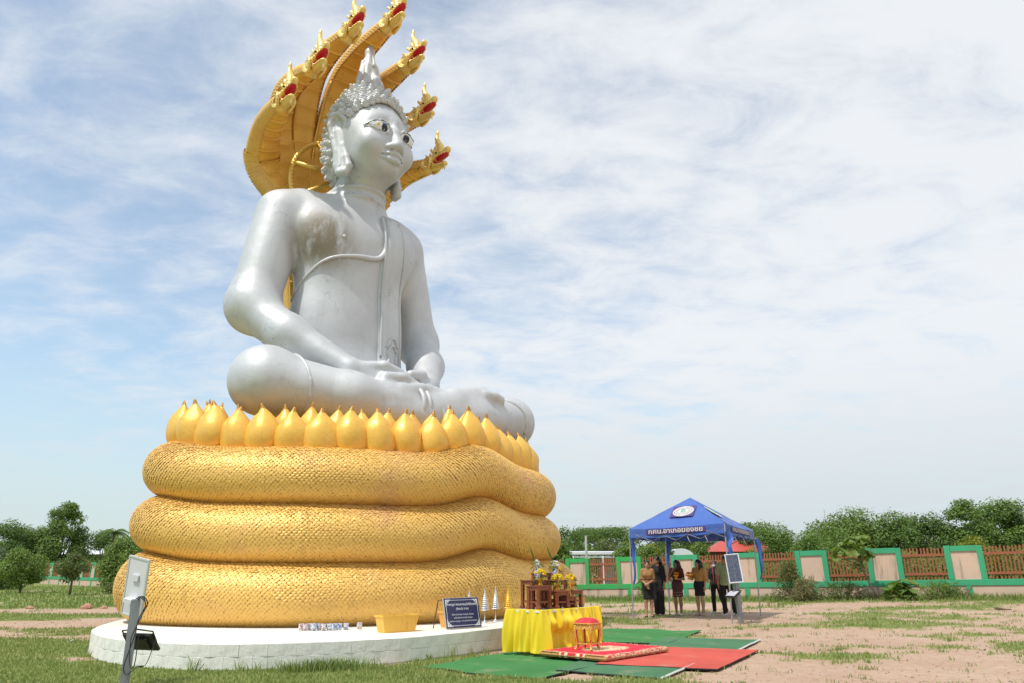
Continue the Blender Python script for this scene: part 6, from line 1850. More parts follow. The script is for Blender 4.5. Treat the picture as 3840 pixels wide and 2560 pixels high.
for s_ in (-1, 1): m.box((0, s_ * 0.142, 0.10), (0.27, 0.022, 0.022)); m.box((s_ * 0.142, 0, 0.10), (0.022, 0.26, 0.022))
m.obj('stretcher', M_CARVE, st)

def carpet_mat(name, c, fuzz=(0.02, 0.12, 0.03)):
    n = NT(name)
    k = n.mix(n.ramp(n.noise(0.9, 5), 0.3, 0.75), c, tuple(x * 0.8 for x in c))
    k = n.mix(n.ramp(n.noise(70, 4, 0.75, stretch=(1, 2.2, 1)), 0.42, 0.7, 0, 0.45), k, tuple(x * 0.62 for x in c))
    k = n.mix(n.ramp(n.noise(1.4, 8, 0.72), 0.52, 0.70, 0, 0.35), k, (0.42, 0.34, 0.24))
    k = n.mix(n.ramp(n.noise(2.1, 7, 0.7), 0.64, 0.75, 0, 0.35), k, tuple(min(1, x * 1.25 + 0.05) for x in c))
    n.set(base_color=k, roughness=0.95); n.b.inputs['Specular IOR Level'].default_value = 0.1
    n.bump(n.noise(90, 4, 0.7), 0.5, 0.02)
    return n.m
M_CARG1 = carpet_mat('bright_green_carpet', (0.075, 0.255, 0.085)); M_CARG2 = carpet_mat('dull_green_carpet', (0.095, 0.225, 0.12)); M_CARR = carpet_mat('coral_red_carpet', (0.66, 0.125, 0.095))
M_HEM = plain('white_hem_tape', (0.66, 0.70, 0.67), 0.7); M_DKBACK = plain('dark_carpet_backing', (0.03, 0.035, 0.035), 0.8)
def carpet(name, label, quad, z, mat, amp=0.012, seed=0, hem=None, curl=0.0):
    q = np.array(quad, float); NU, NW = 60, 30
    U, Wv = np.meshgrid(np.linspace(0, 1, NU), np.linspace(0, 1, NW), indexing='ij')
    P = (q[0] * ((1 - U) * (1 - Wv))[..., None] + q[1] * (U * (1 - Wv))[..., None] + q[2] * (U * Wv)[..., None] + q[3] * ((1 - U) * Wv)[..., None])
    # slightly ragged outline and ripples
    ed = np.minimum(np.minimum(U, 1 - U), np.minimum(Wv, 1 - Wv))
    jit = 0.05 * (vnoise(P[..., 0] * 2.4 + seed, P[..., 1] * 2.4, seed, 3) - 0.5) * (ed < 0.02)
    P = P + jit[..., None]
    Z = z + gz(P[..., 0], P[..., 1]) + amp * (vnoise(P[..., 0] * 2.2 + 7 * seed, P[..., 1] * 1.2 + 3, seed + 40, 3) - 0.3) + curl * np.exp(-(ed / 0.02) ** 2) * vnoise(P[..., 0] * 1.6, P[..., 1] * 1.6, seed + 60, 2)
    g = np.concatenate([P, Z[..., None]], -1)
    t = thing(name, label, 'carpet', tuple(q[0]) + (0,)); base = np.array((q[0][0], q[0][1], 0)); g = g - base
    m = MB(); m.grid(g); m.obj('pile', mat, t, smooth=True)
    loop = np.concatenate([g[:, 0], g[-1, 1:], g[::-1, -1][1:], g[0, ::-1][1:-1]]); k = len(loop); lo = loop.copy(); lo[:, 2] = lo[:, 2] - 0.016
    m = MB(); m.add(np.vstack([loop, lo]), [(i, k + i, k + (i + 1) % k, (i + 1) % k) for i in range(k)]); m.obj('backing_edge', M_DKBACK, t)
    if hem is not None:
        ln_ = {'u1': g[-1], 'u0': g[0], 'w0': g[:, 0], 'w1': g[:, -1]}[hem]
        m = MB(); m.tube(ln_ + np.array((0, 0, 0.004)), 0.016, 5); m.obj('hem_tape', M_HEM, t)
    return t
carpet('green_carpet', 'bright green carpet in the left foreground beside the platform', [(-1.35, 11.75), (0.35, 10.62), (1.9, 12.9), (0.2, 14.2)], -0.020, M_CARG1, 0.034, 1, None, 0.03)
carpet('green_carpet', 'bright green carpet behind the mattress at the back', [(1.2, 15.6), (3.0, 15.3), (4.35, 18.2), (2.2, 18.75)], -0.020, M_CARG1, 0.034, 2, None, 0.045)
carpet('dull_green_carpet', 'dull green carpet with white hem in front of the red one', [(0.62, 11.45), (1.97, 10.60), (2.75, 12.1), (1.2, 12.9)], 0.004, M_CARG2, 0.012, 3, 'u1')
carpet('dull_green_carpet', 'dull green carpet with white hem behind the red one', [(2.2, 14.2), (3.98, 14.05), (4.98, 15.95), (3.25, 16.65)], 0.004, M_CARG2, 0.012, 4, 'u1')
carpet('red_carpet', 'plain coral red carpet lying in front of the patterned mattress', [(1.25, 12.05), (2.92, 11.42), (4.32, 13.98), (2.55, 14.55)], 0.018, M_CARR, 0.010, 5)
# mattress with woven pattern
MC = np.array((1.60, 13.30)); MX = (np.array((1.42, 12.16)) - np.array((0.45, 13.0))); mlx = np.linalg.norm(MX); MYv = np.array((2.72, 14.42)) - np.array((1.42, 12.16)); mly = 1.92
mo = np.array((0.45, 13.0)); ma = math.atan2(MX[1], MX[0])
n = NT('woven_red_pattern')
co = n.coord('Object')
sp = n.node('ShaderNodeSeparateXYZ'); n.l.new(co, sp.inputs[0])
X_, Y_, Z_ = sp.outputs
def d_from(cx, cy, sx, sy):
    a = n.math('DIVIDE', n.math('SUBTRACT', X_, cx), sx); b_ = n.math('DIVIDE', n.math('SUBTRACT', Y_, cy), sy)
    return n.math('SQRT', n.math('ADD', n.math('MULTIPLY', a, a), n.math('MULTIPLY', b_, b_)))
RED_ = (0.62, 0.018, 0.045); CREAM_ = (0.72, 0.60, 0.38); OLV = (0.34, 0.20, 0.055); DK = (0.08, 0.045, 0.02)
curlv = n.noise(9.5, 3, 0.5, dist=2.2); fine = n.noise(26, 3, 0.6, dist=1.5)
med = n.math('ADD', d_from(mlx / 2, mly / 2, 0.33, 0.52), n.math('MULTIPLY', n.math('SUBTRACT', curlv, 0.5), 0.9))
inmed = n.ramp(med, 1.0, 0.92)
pat = n.mix(n.ramp(fine, 0.52, 0.58), CREAM_, (0.42, 0.13, 0.06)); pat = n.mix(n.ramp(curlv, 0.60, 0.66), pat, RED_)
col = n.mix(inmed, RED_, pat)
ex = n.math('MINIMUM', n.math('MINIMUM', X_, n.math('SUBTRACT', mlx, X_)), n.math('MINIMUM', Y_, n.math('SUBTRACT', mly, Y_)))
exw = n.math('ADD', ex, n.math('MULTIPLY', n.math('SUBTRACT', curlv, 0.5), 0.34))
bord = n.math('MULTIPLY', n.ramp(exw, 0.085, 0.07), n.ramp(n.noise(13, 3, 0.5, dist=2.8), 0.47, 0.52))
col = n.mix(bord, col, n.mix(n.ramp(fine, 0.5, 0.6), CREAM_, OLV))
# the short front end carries a cream frieze with red rosettes between dark bars
endm = n.ramp(Y_, 0.035, 0.03)
ux = n.math('MULTIPLY', X_, 1.0)
def band(lo, hi): return n.math('MULTIPLY', n.ramp(ux, lo - .004, lo + .004), n.ramp(ux, hi + .004, hi - .004))
fr = n.mix(n.math('MAXIMUM', band(0.0, 0.40), band(mlx - 0.40, mlx)), CREAM_, (0.52, 0.27, 0.07))
ros = n.math('MINIMUM', n.math('MINIMUM', d_from(mlx / 2, 0.0, 0.09, 9), d_from(mlx * 0.36, 0, 0.035, 9)), d_from(mlx * 0.64, 0, 0.035, 9))
fr = n.mix(n.math('MULTIPLY', n.ramp(n.math('ADD', ros, n.math('MULTIPLY', n.math('SUBTRACT', fine, .5), 1.4)), 1.0, .9), 1.0), fr, (0.50, 0.03, 0.03))
fr = n.mix(n.ramp(n.noise(17, 2, 0.5, dist=2), 0.62, 0.66), fr, (0.12, 0.14, 0.03))
fr = n.mix(n.math('MAXIMUM', n.math('MAXIMUM', band(0.36, 0.375), band(mlx - 0.375, mlx - 0.36)), n.math('MULTIPLY', n.math('MAXIMUM', band(0.03, 0.35), band(mlx - .35, mlx - .03)), n.math('MULTIPLY', n.ramp(Z_, 0.058, 0.062), n.ramp(Z_, 0.078, 0.074)))), fr, DK)
col = n.mix(endm, col, fr)
n.set(base_color=col, roughness=0.9); n.bump(n.noise(120, 3), 0.3, 0.005)
M_MATT = n.m
mt = thing('patterned_mattress', 'red mattress woven with cream medallion and scrolls under the gilded stool', 'mattress', (mo[0], mo[1], 0.026), ma)
def mat_pt(u, v, top):
    x, y = u * mlx, v * mly
    e = min(u * mlx, (1 - u) * mlx, v * mly, (1 - v) * mly)
    rz_ = 0.045; k = max(0.0, 1 - e / rz_); dz = rz_ * (1 - math.sqrt(max(0, 1 - k * k)))
    return (x, y, (0.085 - dz + 0.006 * math.sin(x * 7) * math.sin(y * 5)) if top else (0.0 + dz * 0.6))
tnu = np.r_[np.linspace(0, 0.05, 7), np.linspace(0.08, 0.92, 16), np.linspace(0.95, 1, 7)]; tnv = np.r_[np.linspace(0, 0.025, 7), np.linspace(0.04, 0.96, 24), np.linspace(0.975, 1, 7)]
top = np.array([[mat_pt(u, v, True) for v in tnv] for u in tnu]); bot = np.array([[mat_pt(u, v, False) for v in tnv] for u in tnu])
m = MB(); m.grid(top, flip=False); m.grid(bot, flip=True)
def strip(a, b_): m.grid(np.stack([a, b_]))
strip(bot[:, 0], top[:, 0]); strip(top[:, -1], bot[:, -1]); strip(top[0], bot[0]); strip(bot[-1], top[-1])
m.obj('cushion', M_MATT, mt, smooth=True)
m = MB(); hl_ = [tuple(top[i, 0]) for i in range(len(tnu))] + [tuple(top[-1, j]) for j in range(1, len(tnv))] + [tuple(top[i, -1]) for i in range(len(tnu) - 2, -1, -1)] + [tuple(top[0, j]) for j in range(len(tnv) - 2, 0, -1)]
m.tube(np.array(hl_ + hl_[:1]) - np.array((0, 0, 0.005)), 0.009, 6, cap=False); m.obj('piping', plain('olive_piping', (0.32, 0.20, 0.08), 0.9), mt)

# ================================================================== CANOPY TENT
C_FL, C_FR, C_BR, C_BL = (np.array(p) for p in ((3.40, 22.1), (5.75, 20.6), (7.25, 22.95), (4.90, 24.45)))
CC = (C_FL + C_FR + C_BR + C_BL) / 4
n = NT('blue_canopy_fabric')
f_ = n.noise(1.1, 7, 0.65)
c_ = n.mix(n.ramp(f_, 0.35, 0.75), (0.055, 0.135, 0.47), (0.085, 0.175, 0.52))
sep_ = n.node('ShaderNodeSeparateXYZ'); n.l.new(n.coord(), sep_.inputs[0])
sun_fade = n.math('MULTIPLY', n.ramp(n.noise(2.3, 7, 0.7), 0.42, 0.62), n.ramp(sep_.outputs[0], 0.45, 1.2, 0, 0.8))
c_ = n.mix(sun_fade, c_, (0.25, 0.27, 0.36))          # worn, dusty eastern slope
n.set(base_color=c_, roughness=0.62); n.bump(n.noise(9, 5, 0.6), 0.2, 0.02)
tr = n.node('ShaderNodeBsdfTranslucent'); n.put(tr.inputs[0], n.mix(0.5, c_, (0.03, 0.10, 0.5)))
mx = n.node('ShaderNodeMixShader'); mx.inputs[0].default_value = 0.10
n.l.new(n.b.outputs[0], mx.inputs[1]); n.l.new(tr.outputs[0], mx.inputs[2]); n.l.new(mx.outputs[0], n.out.inputs[0])
M_CANVAS = n.m
M_STRAP = plain('blue_strap', (0.045, 0.12, 0.44), 0.6, 0, 0.2, 5)
M_PURP = plain('purple_print_patch', (0.085, 0.045, 0.20), 0.6, 0, 0.1)
M_PRINT = plain('white_print', (0.64, 0.62, 0.60), 0.6, 0, 0.08)
M_PRGRN = plain('green_print', (0.25, 0.55, 0.40), 0.6, 0, 0.1)
M_PRGRY = plain('grey_print', (0.22, 0.21, 0.24), 0.6, 0, 0.1)
M_TUBE = plain('galvanised_tube', (0.42, 0.43, 0.44), 0.4, 0.6, 0.15, 8)
tent = thing('canopy_tent', 'blue pop up canopy tent with Thai lettering sheltering six people', 'tent', (CC[0], CC[1], 0))
cor = [np.array((p[0] - CC[0], p[1] - CC[1])) for p in (C_FL, C_FR, C_BR, C_BL)]
EAVE = [2.46, 2.56, 2.46, 2.46]; APEX = 3.40; VAL = 0.26
apex = np.array((0, 0, APEX))
for k in range(4):
    a = np.array((*cor[k], EAVE[k])); b_ = np.array((*cor[(k + 1) % 4], EAVE[(k + 1) % 4]))
    nrm = np.cross(b_ - a, apex - a); nrm /= np.linalg.norm(nrm)
    out2 = np.array((nrm[0], nrm[1], 0)); out2 /= np.linalg.norm(out2)
    NU, NW = 26, 18
    rows = []
    for j in range(NW):
        w = j / (NW - 1); row = []
        for i in range(NU):
            u = i / (NU - 1)
            p = (a * (1 - u) + b_ * u) * (1 - w) + apex * w
            sag = -0.05 * math.sin(PI * u) * math.sin(PI * min(1, w * 1.05)) - 0.035 * math.sin(PI * u) * (1 - w) ** 2
            wr = 0.010 * math.sin(u * 31 + w * 9 + k) * (1 - w) * math.exp(-min(u, 1 - u) * 4)
            row.append(p + nrm * (sag + wr))
        rows.append(row)
    g = np.array(rows)
    m = MB(); m.grid(g); pan = m.obj('roof_panel', M_CANVAS, tent, smooth=True)
    # valance strip
    vr = []
    for j in range(6):
        w = j / 5
        vr.append([g[0, i] + out2 * (0.012 + 0.012 * math.sin(i * 1.3 + j * 0.4 + k) * w + 0.006 * math.sin(w * 9)) + np.array((0, 0, -VAL * w)) for i in range(NU)])
    m = MB(); m.grid(np.array(vr), flip=True); m.obj('valance', M_CANVAS, tent, smooth=True)
    if k in (0, 1):
        # lettering strip and round emblem on this side
        ex = (b_ - a); L_ = np.linalg.norm(ex[:2]); ex = ex / np.linalg.norm(ex)
        ez = np.array((0, 0, 1.0))
        def on_val(o, u0, z, lift):
            c0 = a + (b_ - a) * u0; up2 = ez - ex * ez.dot(ex); up2 /= np.linalg.norm(up2); nn_ = np.cross(ex, up2)
            s_ = 1 if nn_.dot(out2) > 0 else -1
            pos = c0 + np.array((0, 0, z - 0.035 * math.sin(PI * u0))) + out2 * lift
            o.matrix_local = Matrix(((ex[0], up2[0], nn_[0], pos[0]), (ex[1], up2[1], nn_[1], pos[1]), (ex[2], up2[2], nn_[2], pos[2]), (0, 0, 0, 1)))
        m = MB(); m.box((0, 0, 0), (L_ * 0.62, 0.135, 0.002)); o = m.obj('lettering_strip', M_PURP, tent); on_val(o, 0.50, -0.085, 0.030)
        me_ = text_mesh('lettering', 'กศน.อาเภอฆองชย', 0.20, M_PRINT, 0.004)
        xs_ = [v.co.x for v in me_.vertices]; kx = L_ * 0.57 / (max(xs_) - min(xs_))
        ysv = [v.co.y for v in me_.vertices]; ky = 0.112 / (max(ysv) - min(ysv)); cy_ = (max(ysv) + min(ysv)) / 2
        for v in me_.vertices: v.co.x *= kx; v.co.y = (v.co.y - cy_) * ky
        o = link('lettering', me_, tent); on_val(o, 0.50, -0.085, 0.036)
        # emblem on the slope
        ctr = (a * 0.50 + b_ * 0.50) * (1 - 0.52) + apex * 0.52
        es = ex; eu = np.cross(nrm, es); eu /= np.linalg.norm(eu)
        if eu[2] < 0: eu = -eu
        def on_slope(o, lift, c=ctr):
            pos = c + nrm * (lift - 0.045); o.matrix_local = Matrix(((es[0], eu[0], nrm[0], pos[0]), (es[1], eu[1], nrm[1], pos[1]), (es[2], eu[2], nrm[2], pos[2]), (0, 0, 0, 1)))
        if k == 0:
            m = MB(); m.box((0, 0, 0), (0.70, 0.62, 0.003)); on_slope(m.obj('emblem_patch', M_PURP, tent), 0.030)
        def ring(r0, r1, z, mat, nm, sq=1.0):
            v = []; f = []; N_ = 48
            for q in range(N_):
                t = 2 * PI * q / N_; v += [(r0 * math.cos(t), r0 * math.sin(t) * sq, 0), (r1 * math.cos(t), r1 * math.sin(t) * sq, 0)]
            f = [(2 * q, 2 * q + 1, (2 * q + 3) % (2 * N_), (2 * q + 2) % (2 * N_)) for q in range(N_)]
            m = MB(); m.add(v, f); on_slope(m.obj(nm, mat, tent), z)
        ring(0.0, 0.31, 0.036, M_PRINT, 'emblem_disc', 0.92); ring(0.205, 0.213, 0.040, M_PRGRY, 'emblem_ring', 0.92); ring(0.155, 0.161, 0.040, M_PRGRY, 'emblem_ring', 0.92)
        # ring of small marks standing for the seal's lettering, and the green lamp-like figure inside
        m = MB(); rs = np.random.RandomState(3)
        for q in range(60):
            if q in (14, 15, 16, 44, 45, 46): continue
            t = 2 * PI * q / 60; rr = 0.258; m.box((rr * math.cos(t), rr * 0.92 * math.sin(t), 0), (0.010, 0.030 * rs.uniform(.6, 1), 0.001), np.array(Matrix.Rotation(t - PI / 2, 3, 'Z')))
            if q % 2 == 0: m.box((0.183 * math.cos(t), 0.183 * 0.92 * math.sin(t), 0), (0.008, 0.018, 0.001), np.array(Matrix.Rotation(t - PI / 2, 3, 'Z')))
        on_slope(m.obj('emblem_marks', M_PRGRY, tent), 0.041)
        m = MB()
        m.tube([(-0.055, -0.06, 0), (-0.06, 0.05, 0), (-0.03, 0.10, 0), (0.03, 0.10, 0), (0.06, 0.05, 0), (0.055, -0.06, 0)], 0.012, 5)
        m.box((0, 0.0, 0), (0.075, 0.018, 0.01)); m.box((0, -0.065, 0), (0.13, 0.022, 0.01)); m.box((0, 0.05, 0), (0.022, 0.08, 0.01)); m.box((-0.028, -0.03, 0), (0.016, 0.05, 0.01)); m.box((0.028, -0.03, 0), (0.016, 0.05, 0.01))
        on_slope(m.obj('emblem_figure', M_PRGRN, tent), 0.043)
# poles, straps and frame
lean = [(0.0, 0.0), (0, 0), (0.0, 0), (0, 0)]
for k in range(4):
    m = MB(); m.cyl((cor[k][0], cor[k][1], -0.02), (cor[k][0], cor[k][1], EAVE[k] - 0.02), 0.021, 0.021, 8); m.box((cor[k][0], cor[k][1], 0.01), (0.10, 0.10, 0.012)); m.obj('pole', M_TUBE, tent)
rs = np.random.RandomState(12)
def strap(k, zlo, w, wind, seed, side=(0.05, 0.0)):
    rs = np.random.RandomState(seed); a = np.array((cor[k][0] + side[0], cor[k][1] + side[1] - 0.03, EAVE[k] - 0.24)); rows = []
    for t in np.linspace(0, 1, 22):
        c0 = a + np.array((wind * math.sin(PI * t) + 0.02 * math.sin(9 * t), 0.03 * math.sin(7 * t), -(EAVE[k] - 0.24 - zlo) * t))
        ww = w * (1 - 0.72 * t ** 0.8) * (1 + 0.15 * math.sin(8 * t)); tw = 0.8 * math.sin(5 * t + seed)
        d = np.array((math.cos(tw), math.sin(tw), 0))
        rows.append([c0 + d * ww * q + np.array((0, 0.012 * math.sin(q * 9), 0)) for q in np.linspace(-0.5, 0.5, 6)])
    m = MB(); m.grid(np.array(rows)); m.obj('hanging_strap', M_STRAP, tent, smooth=True)
strap(0, 0.95, 0.17, 0.06, 1); strap(1, 1.62, 0.26, 0.03, 2, (0.06, 0)); strap(2, 1.05, 0.15, 0.10, 3, (0.06, 0)); strap(3, 1.10, 0.20, -0.04, 4, (0.08, 0))
m = MB()
for k in range(4):
    a = np.array((*cor[k], EAVE[k] - 0.10)); b_ = np.array((*cor[(k + 1) % 4], EAVE[(k + 1) % 4] - 0.10))
    nseg = 4
    for q in range(nseg):                       # folding lattice
        p0 = a + (b_ - a) * q / nseg; p1 = a + (b_ - a) * (q + 1) / nseg
        m.cyl(p0 + (0, 0, -0.0), p1 + np.array((0, 0, -0.28)), 0.011, n=6); m.cyl(p0 + np.array((0, 0, -0.28)), p1, 0.011, n=6)
    m.cyl(a, (0, 0, APEX - 0.10), 0.013, n=6)
m.obj('folding_frame', plain('dark_frame_tube', (0.10, 0.105, 0.11), 0.5, 0.3), tent)
m = MB()
for u, k in ((0.62, 0), (0.80, 0), (0.3, 1), (0.6, 1)):
    a = np.array((*cor[k], EAVE[k] - 0.30)) * (1 - u) + np.array((*cor[(k + 1) % 4], EAVE[(k + 1) % 4] - 0.30)) * u
    m.tube([a, a + np.array((0.03, -0.02, -0.10)), a + np.array((0.07, -0.02, -0.17))], [0.010, 0.008, 0.004], 5)
m.obj('loose_ties', M_PRINT, tent)

# ================================================================== SOLAR FLOOD LIGHTS
n = NT('galvanised_post')
c_ = n.mix(n.ramp(n.noise(3, 6, 0.65, stretch=(3, 3, 0.6)), 0.3, 0.75), (0.30, 0.315, 0.33), (0.22, 0.23, 0.245))
c_ = n.mix(n.ramp(n.noise(16, 5, 0.7), 0.68, 0.74), c_, (0.55, 0.55, 0.52))
n.set(base_color=c_, roughness=0.45, metallic=0.35)
M_POST = n.m
M_ALU = plain('aluminium_frame', (0.72, 0.73, 0.74), 0.35, 0.4, 0.05)
M_BACKS = plain('white_panel_back', (0.72, 0.71, 0.74), 0.5, 0, 0.05)
M_CELL = plain('solar_cell', (0.045, 0.058, 0.10), 0.2, 0.1, 0.15, 5)
M_BLKP = plain('black_plastic', (0.022, 0.022, 0.025), 0.4, 0, 0.2, 8)
M_LAMPG = plain('lamp_glass', (0.55, 0.57, 0.60), 0.1, 0, 0.05)
def solar_lamp(label, loc, rz_panel, tilt, rz_lamp, hpost, pz, lz, lean=0.0, poff=(0, 0), lamp_tilt=30, lamp_w=0.34, roll=0.0):
    t = thing('solar_floodlight', label, 'solar lamp', loc, 0, 'solar floodlights on square posts')
    m = MB(); m.box((0, 0, hpost / 2 - 0.03), (0.10, 0.10, hpost + 0.06), bev=0.008); po = m.obj('post', M_POST, t); po.rotation_euler = (0, lean, R(20))
    PW_, PH_ = 0.36, 0.75
    Mx = Matrix.Translation((poff[0], poff[1], pz)) @ Matrix.Rotation(rz_panel, 4, 'Z') @ Matrix.Rotation(roll, 4, 'Y') @ Matrix.Rotation(tilt, 4, 'X')
    fr = MB()
    for x in (-1, 1): fr.box((x * (PW_ / 2 - 0.010), 0, 0), (0.020, 0.030, PH_))
    for z in (-1, 1): fr.box((0, 0, z * (PH_ / 2 - 0.010)), (PW_ - 0.04, 0.030, 0.020))
    o = fr.obj('panel_frame', M_ALU, t); o.matrix_local = Mx
    m = MB(); m.box((0, 0.004, 0), (PW_ - 0.03, 0.006, PH_ - 0.03)); o = m.obj('panel_back', M_BACKS, t); o.matrix_local = Mx
    cw, ch = (PW_ - 0.05) / 2, (PH_ - 0.06) / 6
    cm = MB(); cm.box((0, 0, 0), (cw - 0.004, 0.004, ch - 0.007)); cme = cm.mesh('solar_cell', M_CELL)
    bus = MB()
    for i in range(2):
        for j in range(6):
            o = link('solar_cell', cme, t); o.matrix_local = Mx @ Matrix.Translation(((i - 0.5) * cw, -0.004, (j - 2.5) * ch))
            for q in range(5): bus.box(((i - 0.5) * cw + (q - 2) * cw / 5.2, -0.0072, (j - 2.5) * ch), (0.0016, 0.001, ch - 0.008))
    o = bus.obj('busbars', M_ALU, t); o.matrix_local = Mx
    m = MB(); m.box((0, 0.05, -0.16), (0.14, 0.10, 0.05)); o = m.obj('bracket', M_BACKS, t); o.matrix_local = Mx
    m = MB(); m.box((0, 0.022, 0.12), (0.10, 0.02, 0.08)); o = m.obj('junction_box', M_BACKS, t); o.matrix_local = Mx
    # flood lamp
    Lm = Matrix.Translation((0, 0, lz)) @ Matrix.Rotation(rz_lamp, 4, 'Z') @ Matrix.Translation((0, -0.10, 0)) @ Matrix.Rotation(R(-lamp_tilt), 4, 'X')
    m = MB(); m.box((0, -0.13, 0), (lamp_w, 0.26, 0.05), bev=0.010); m.box((0, -0.13, -0.036), (lamp_w * 0.66, 0.18, 0.03))
    o = m.obj('lamp_housing', M_BLKP, t); o.matrix_local = Lm
    m = MB(); m.box((0, -0.13, 0.0285), (lamp_w - 0.05, 0.21, 0.008)); o = m.obj('lamp_lens', M_LAMPG, t); o.matrix_local = Lm
    m = MB(); m.tube([(-lamp_w / 2 - .012, -0.13, 0), (-lamp_w / 2 - .012, 0.03, 0.02), (0, 0.06, 0.02), (lamp_w / 2 + .012, 0.03, 0.02), (lamp_w / 2 + .012, -0.13, 0)], 0.010, 6); o = m.obj('lamp_yoke', M_BLKP, t); o.matrix_local = Lm
    return t
# near the left edge: its back is turned to the viewer
la = solar_lamp('solar floodlight on a grey square post in the left foreground', (-4.74, 9.88, 0), R(180 - 22), R(-9), R(164), 1.02, 1.16, 0.60, 0.0, (-0.10, 0.14), -48, 0.44, roll=R(-11))
m = MB()
for pts, r in (([(0.03, -0.02, 1.00), (0.06, -0.07, 1.05), (0.13, -0.06, 1.02), (0.15, -0.06, 0.90), (0.08, -0.07, 0.70), (0.04, -0.08, 0.55), (0.06, -0.08, 0.30), (0.10, -0.08, 0.22), (0.13, -0.08, 0.30), (0.13, -0.08, 0.60)], 0.006),
               ([(0.02, -0.06, 1.02), (0.08, -0.08, 1.04), (0.16, -0.07, 0.96), (0.10, -0.08, 0.78), (0.08, -0.08, 0.60), (0.02, -0.08, 0.35), (0.0, -0.08, 0.22), (0.05, -0.08, 0.15), (0.16, -0.07, 0.24), (0.22, -0.05, 0.245)], 0.006),
               ([(0.22, -0.05, 0.245), (0.25, -0.04, 0.27), (0.28, -0.02, 0.38), (0.30, 0.02, 0.56)], 0.005), ([(0.04, -0.03, 1.01), (0.10, -0.05, 1.055), (0.17, -0.05, 0.98), (0.14, -0.05, 0.88)], 0.007)):
    m.tube(spline(pts, 40), r, 6)
m.box((0.20, -0.06, 0.243), (0.06, 0.018, 0.018)); m.obj('cable', M_BLKP, la)
solar_lamp('solar floodlight on a grey post in front of the canopy', (5.92, 20.4, 0), R(-12), R(-14), R(-62), 1.12, 1.38, 0.80, R(-3.2), (-0.10, -0.10), -32, 0.36, roll=R(-5))

# ================================================================== PEOPLE
def skin_mat(name, c):
    n = NT(name); n.set(base_color=n.mix(n.noise(9, 4), c, tuple(x * 0.85 for x in c)), roughness=0.5)
    n.b.inputs['Subsurface Weight'].default_value = 0.08; n.b.inputs['Subsurface Radius'].default_value = (0.02, 0.01, 0.005)
    return n.m
SK1 = skin_mat('skin_light', (0.50, 0.285, 0.185)); SK2 = skin_mat('skin_tan', (0.36, 0.19, 0.115))
M_HAIR = plain('black_hair', (0.012, 0.010, 0.009), 0.35, 0, 0.3, 20)
def cloth(name, c, band=None, zs=(), freq=60):
    """plain cloth; optional woven bands (z0, z1, colour) in person-local height"""
    n = NT(name); col = n.mix(n.ramp(n.noise(5, 5, 0.6), 0.3, 0.7), c, tuple(x * 0.78 for x in c))
    if zs:
        sp = n.node('ShaderNodeSeparateXYZ'); n.l.new(n.coord(), sp.inputs[0])
        for z0, z1, bc, fq in zs:
            inb = n.math('MULTIPLY', n.ramp(sp.outputs[2], z0 - .004, z0 + .004), n.ramp(sp.outputs[2], z1 + .004, z1 - .004))
            wv = n.math('SINE', n.math('MULTIPLY', n.math('ADD', sp.outputs[0], n.math('MULTIPLY', sp.outputs[1], 0.6)), fq)); wv2 = n.math('SINE', n.math('MULTIPLY', sp.outputs[2], fq * 0.9))
            patt = n.ramp(n.math('ADD', wv, wv2), 0.2, 0.5) if fq else 1.0
            col = n.mix(n.math('MULTIPLY', inb, patt), col, bc)
    n.set(base_color=col, roughness=0.85); n.bump(n.noise(14, 5, 0.6), 0.35, 0.015)
    return n.m
def lerp3(a, b_, t): return tuple(np.array(a) * (1 - t) + np.array(b_) * t)
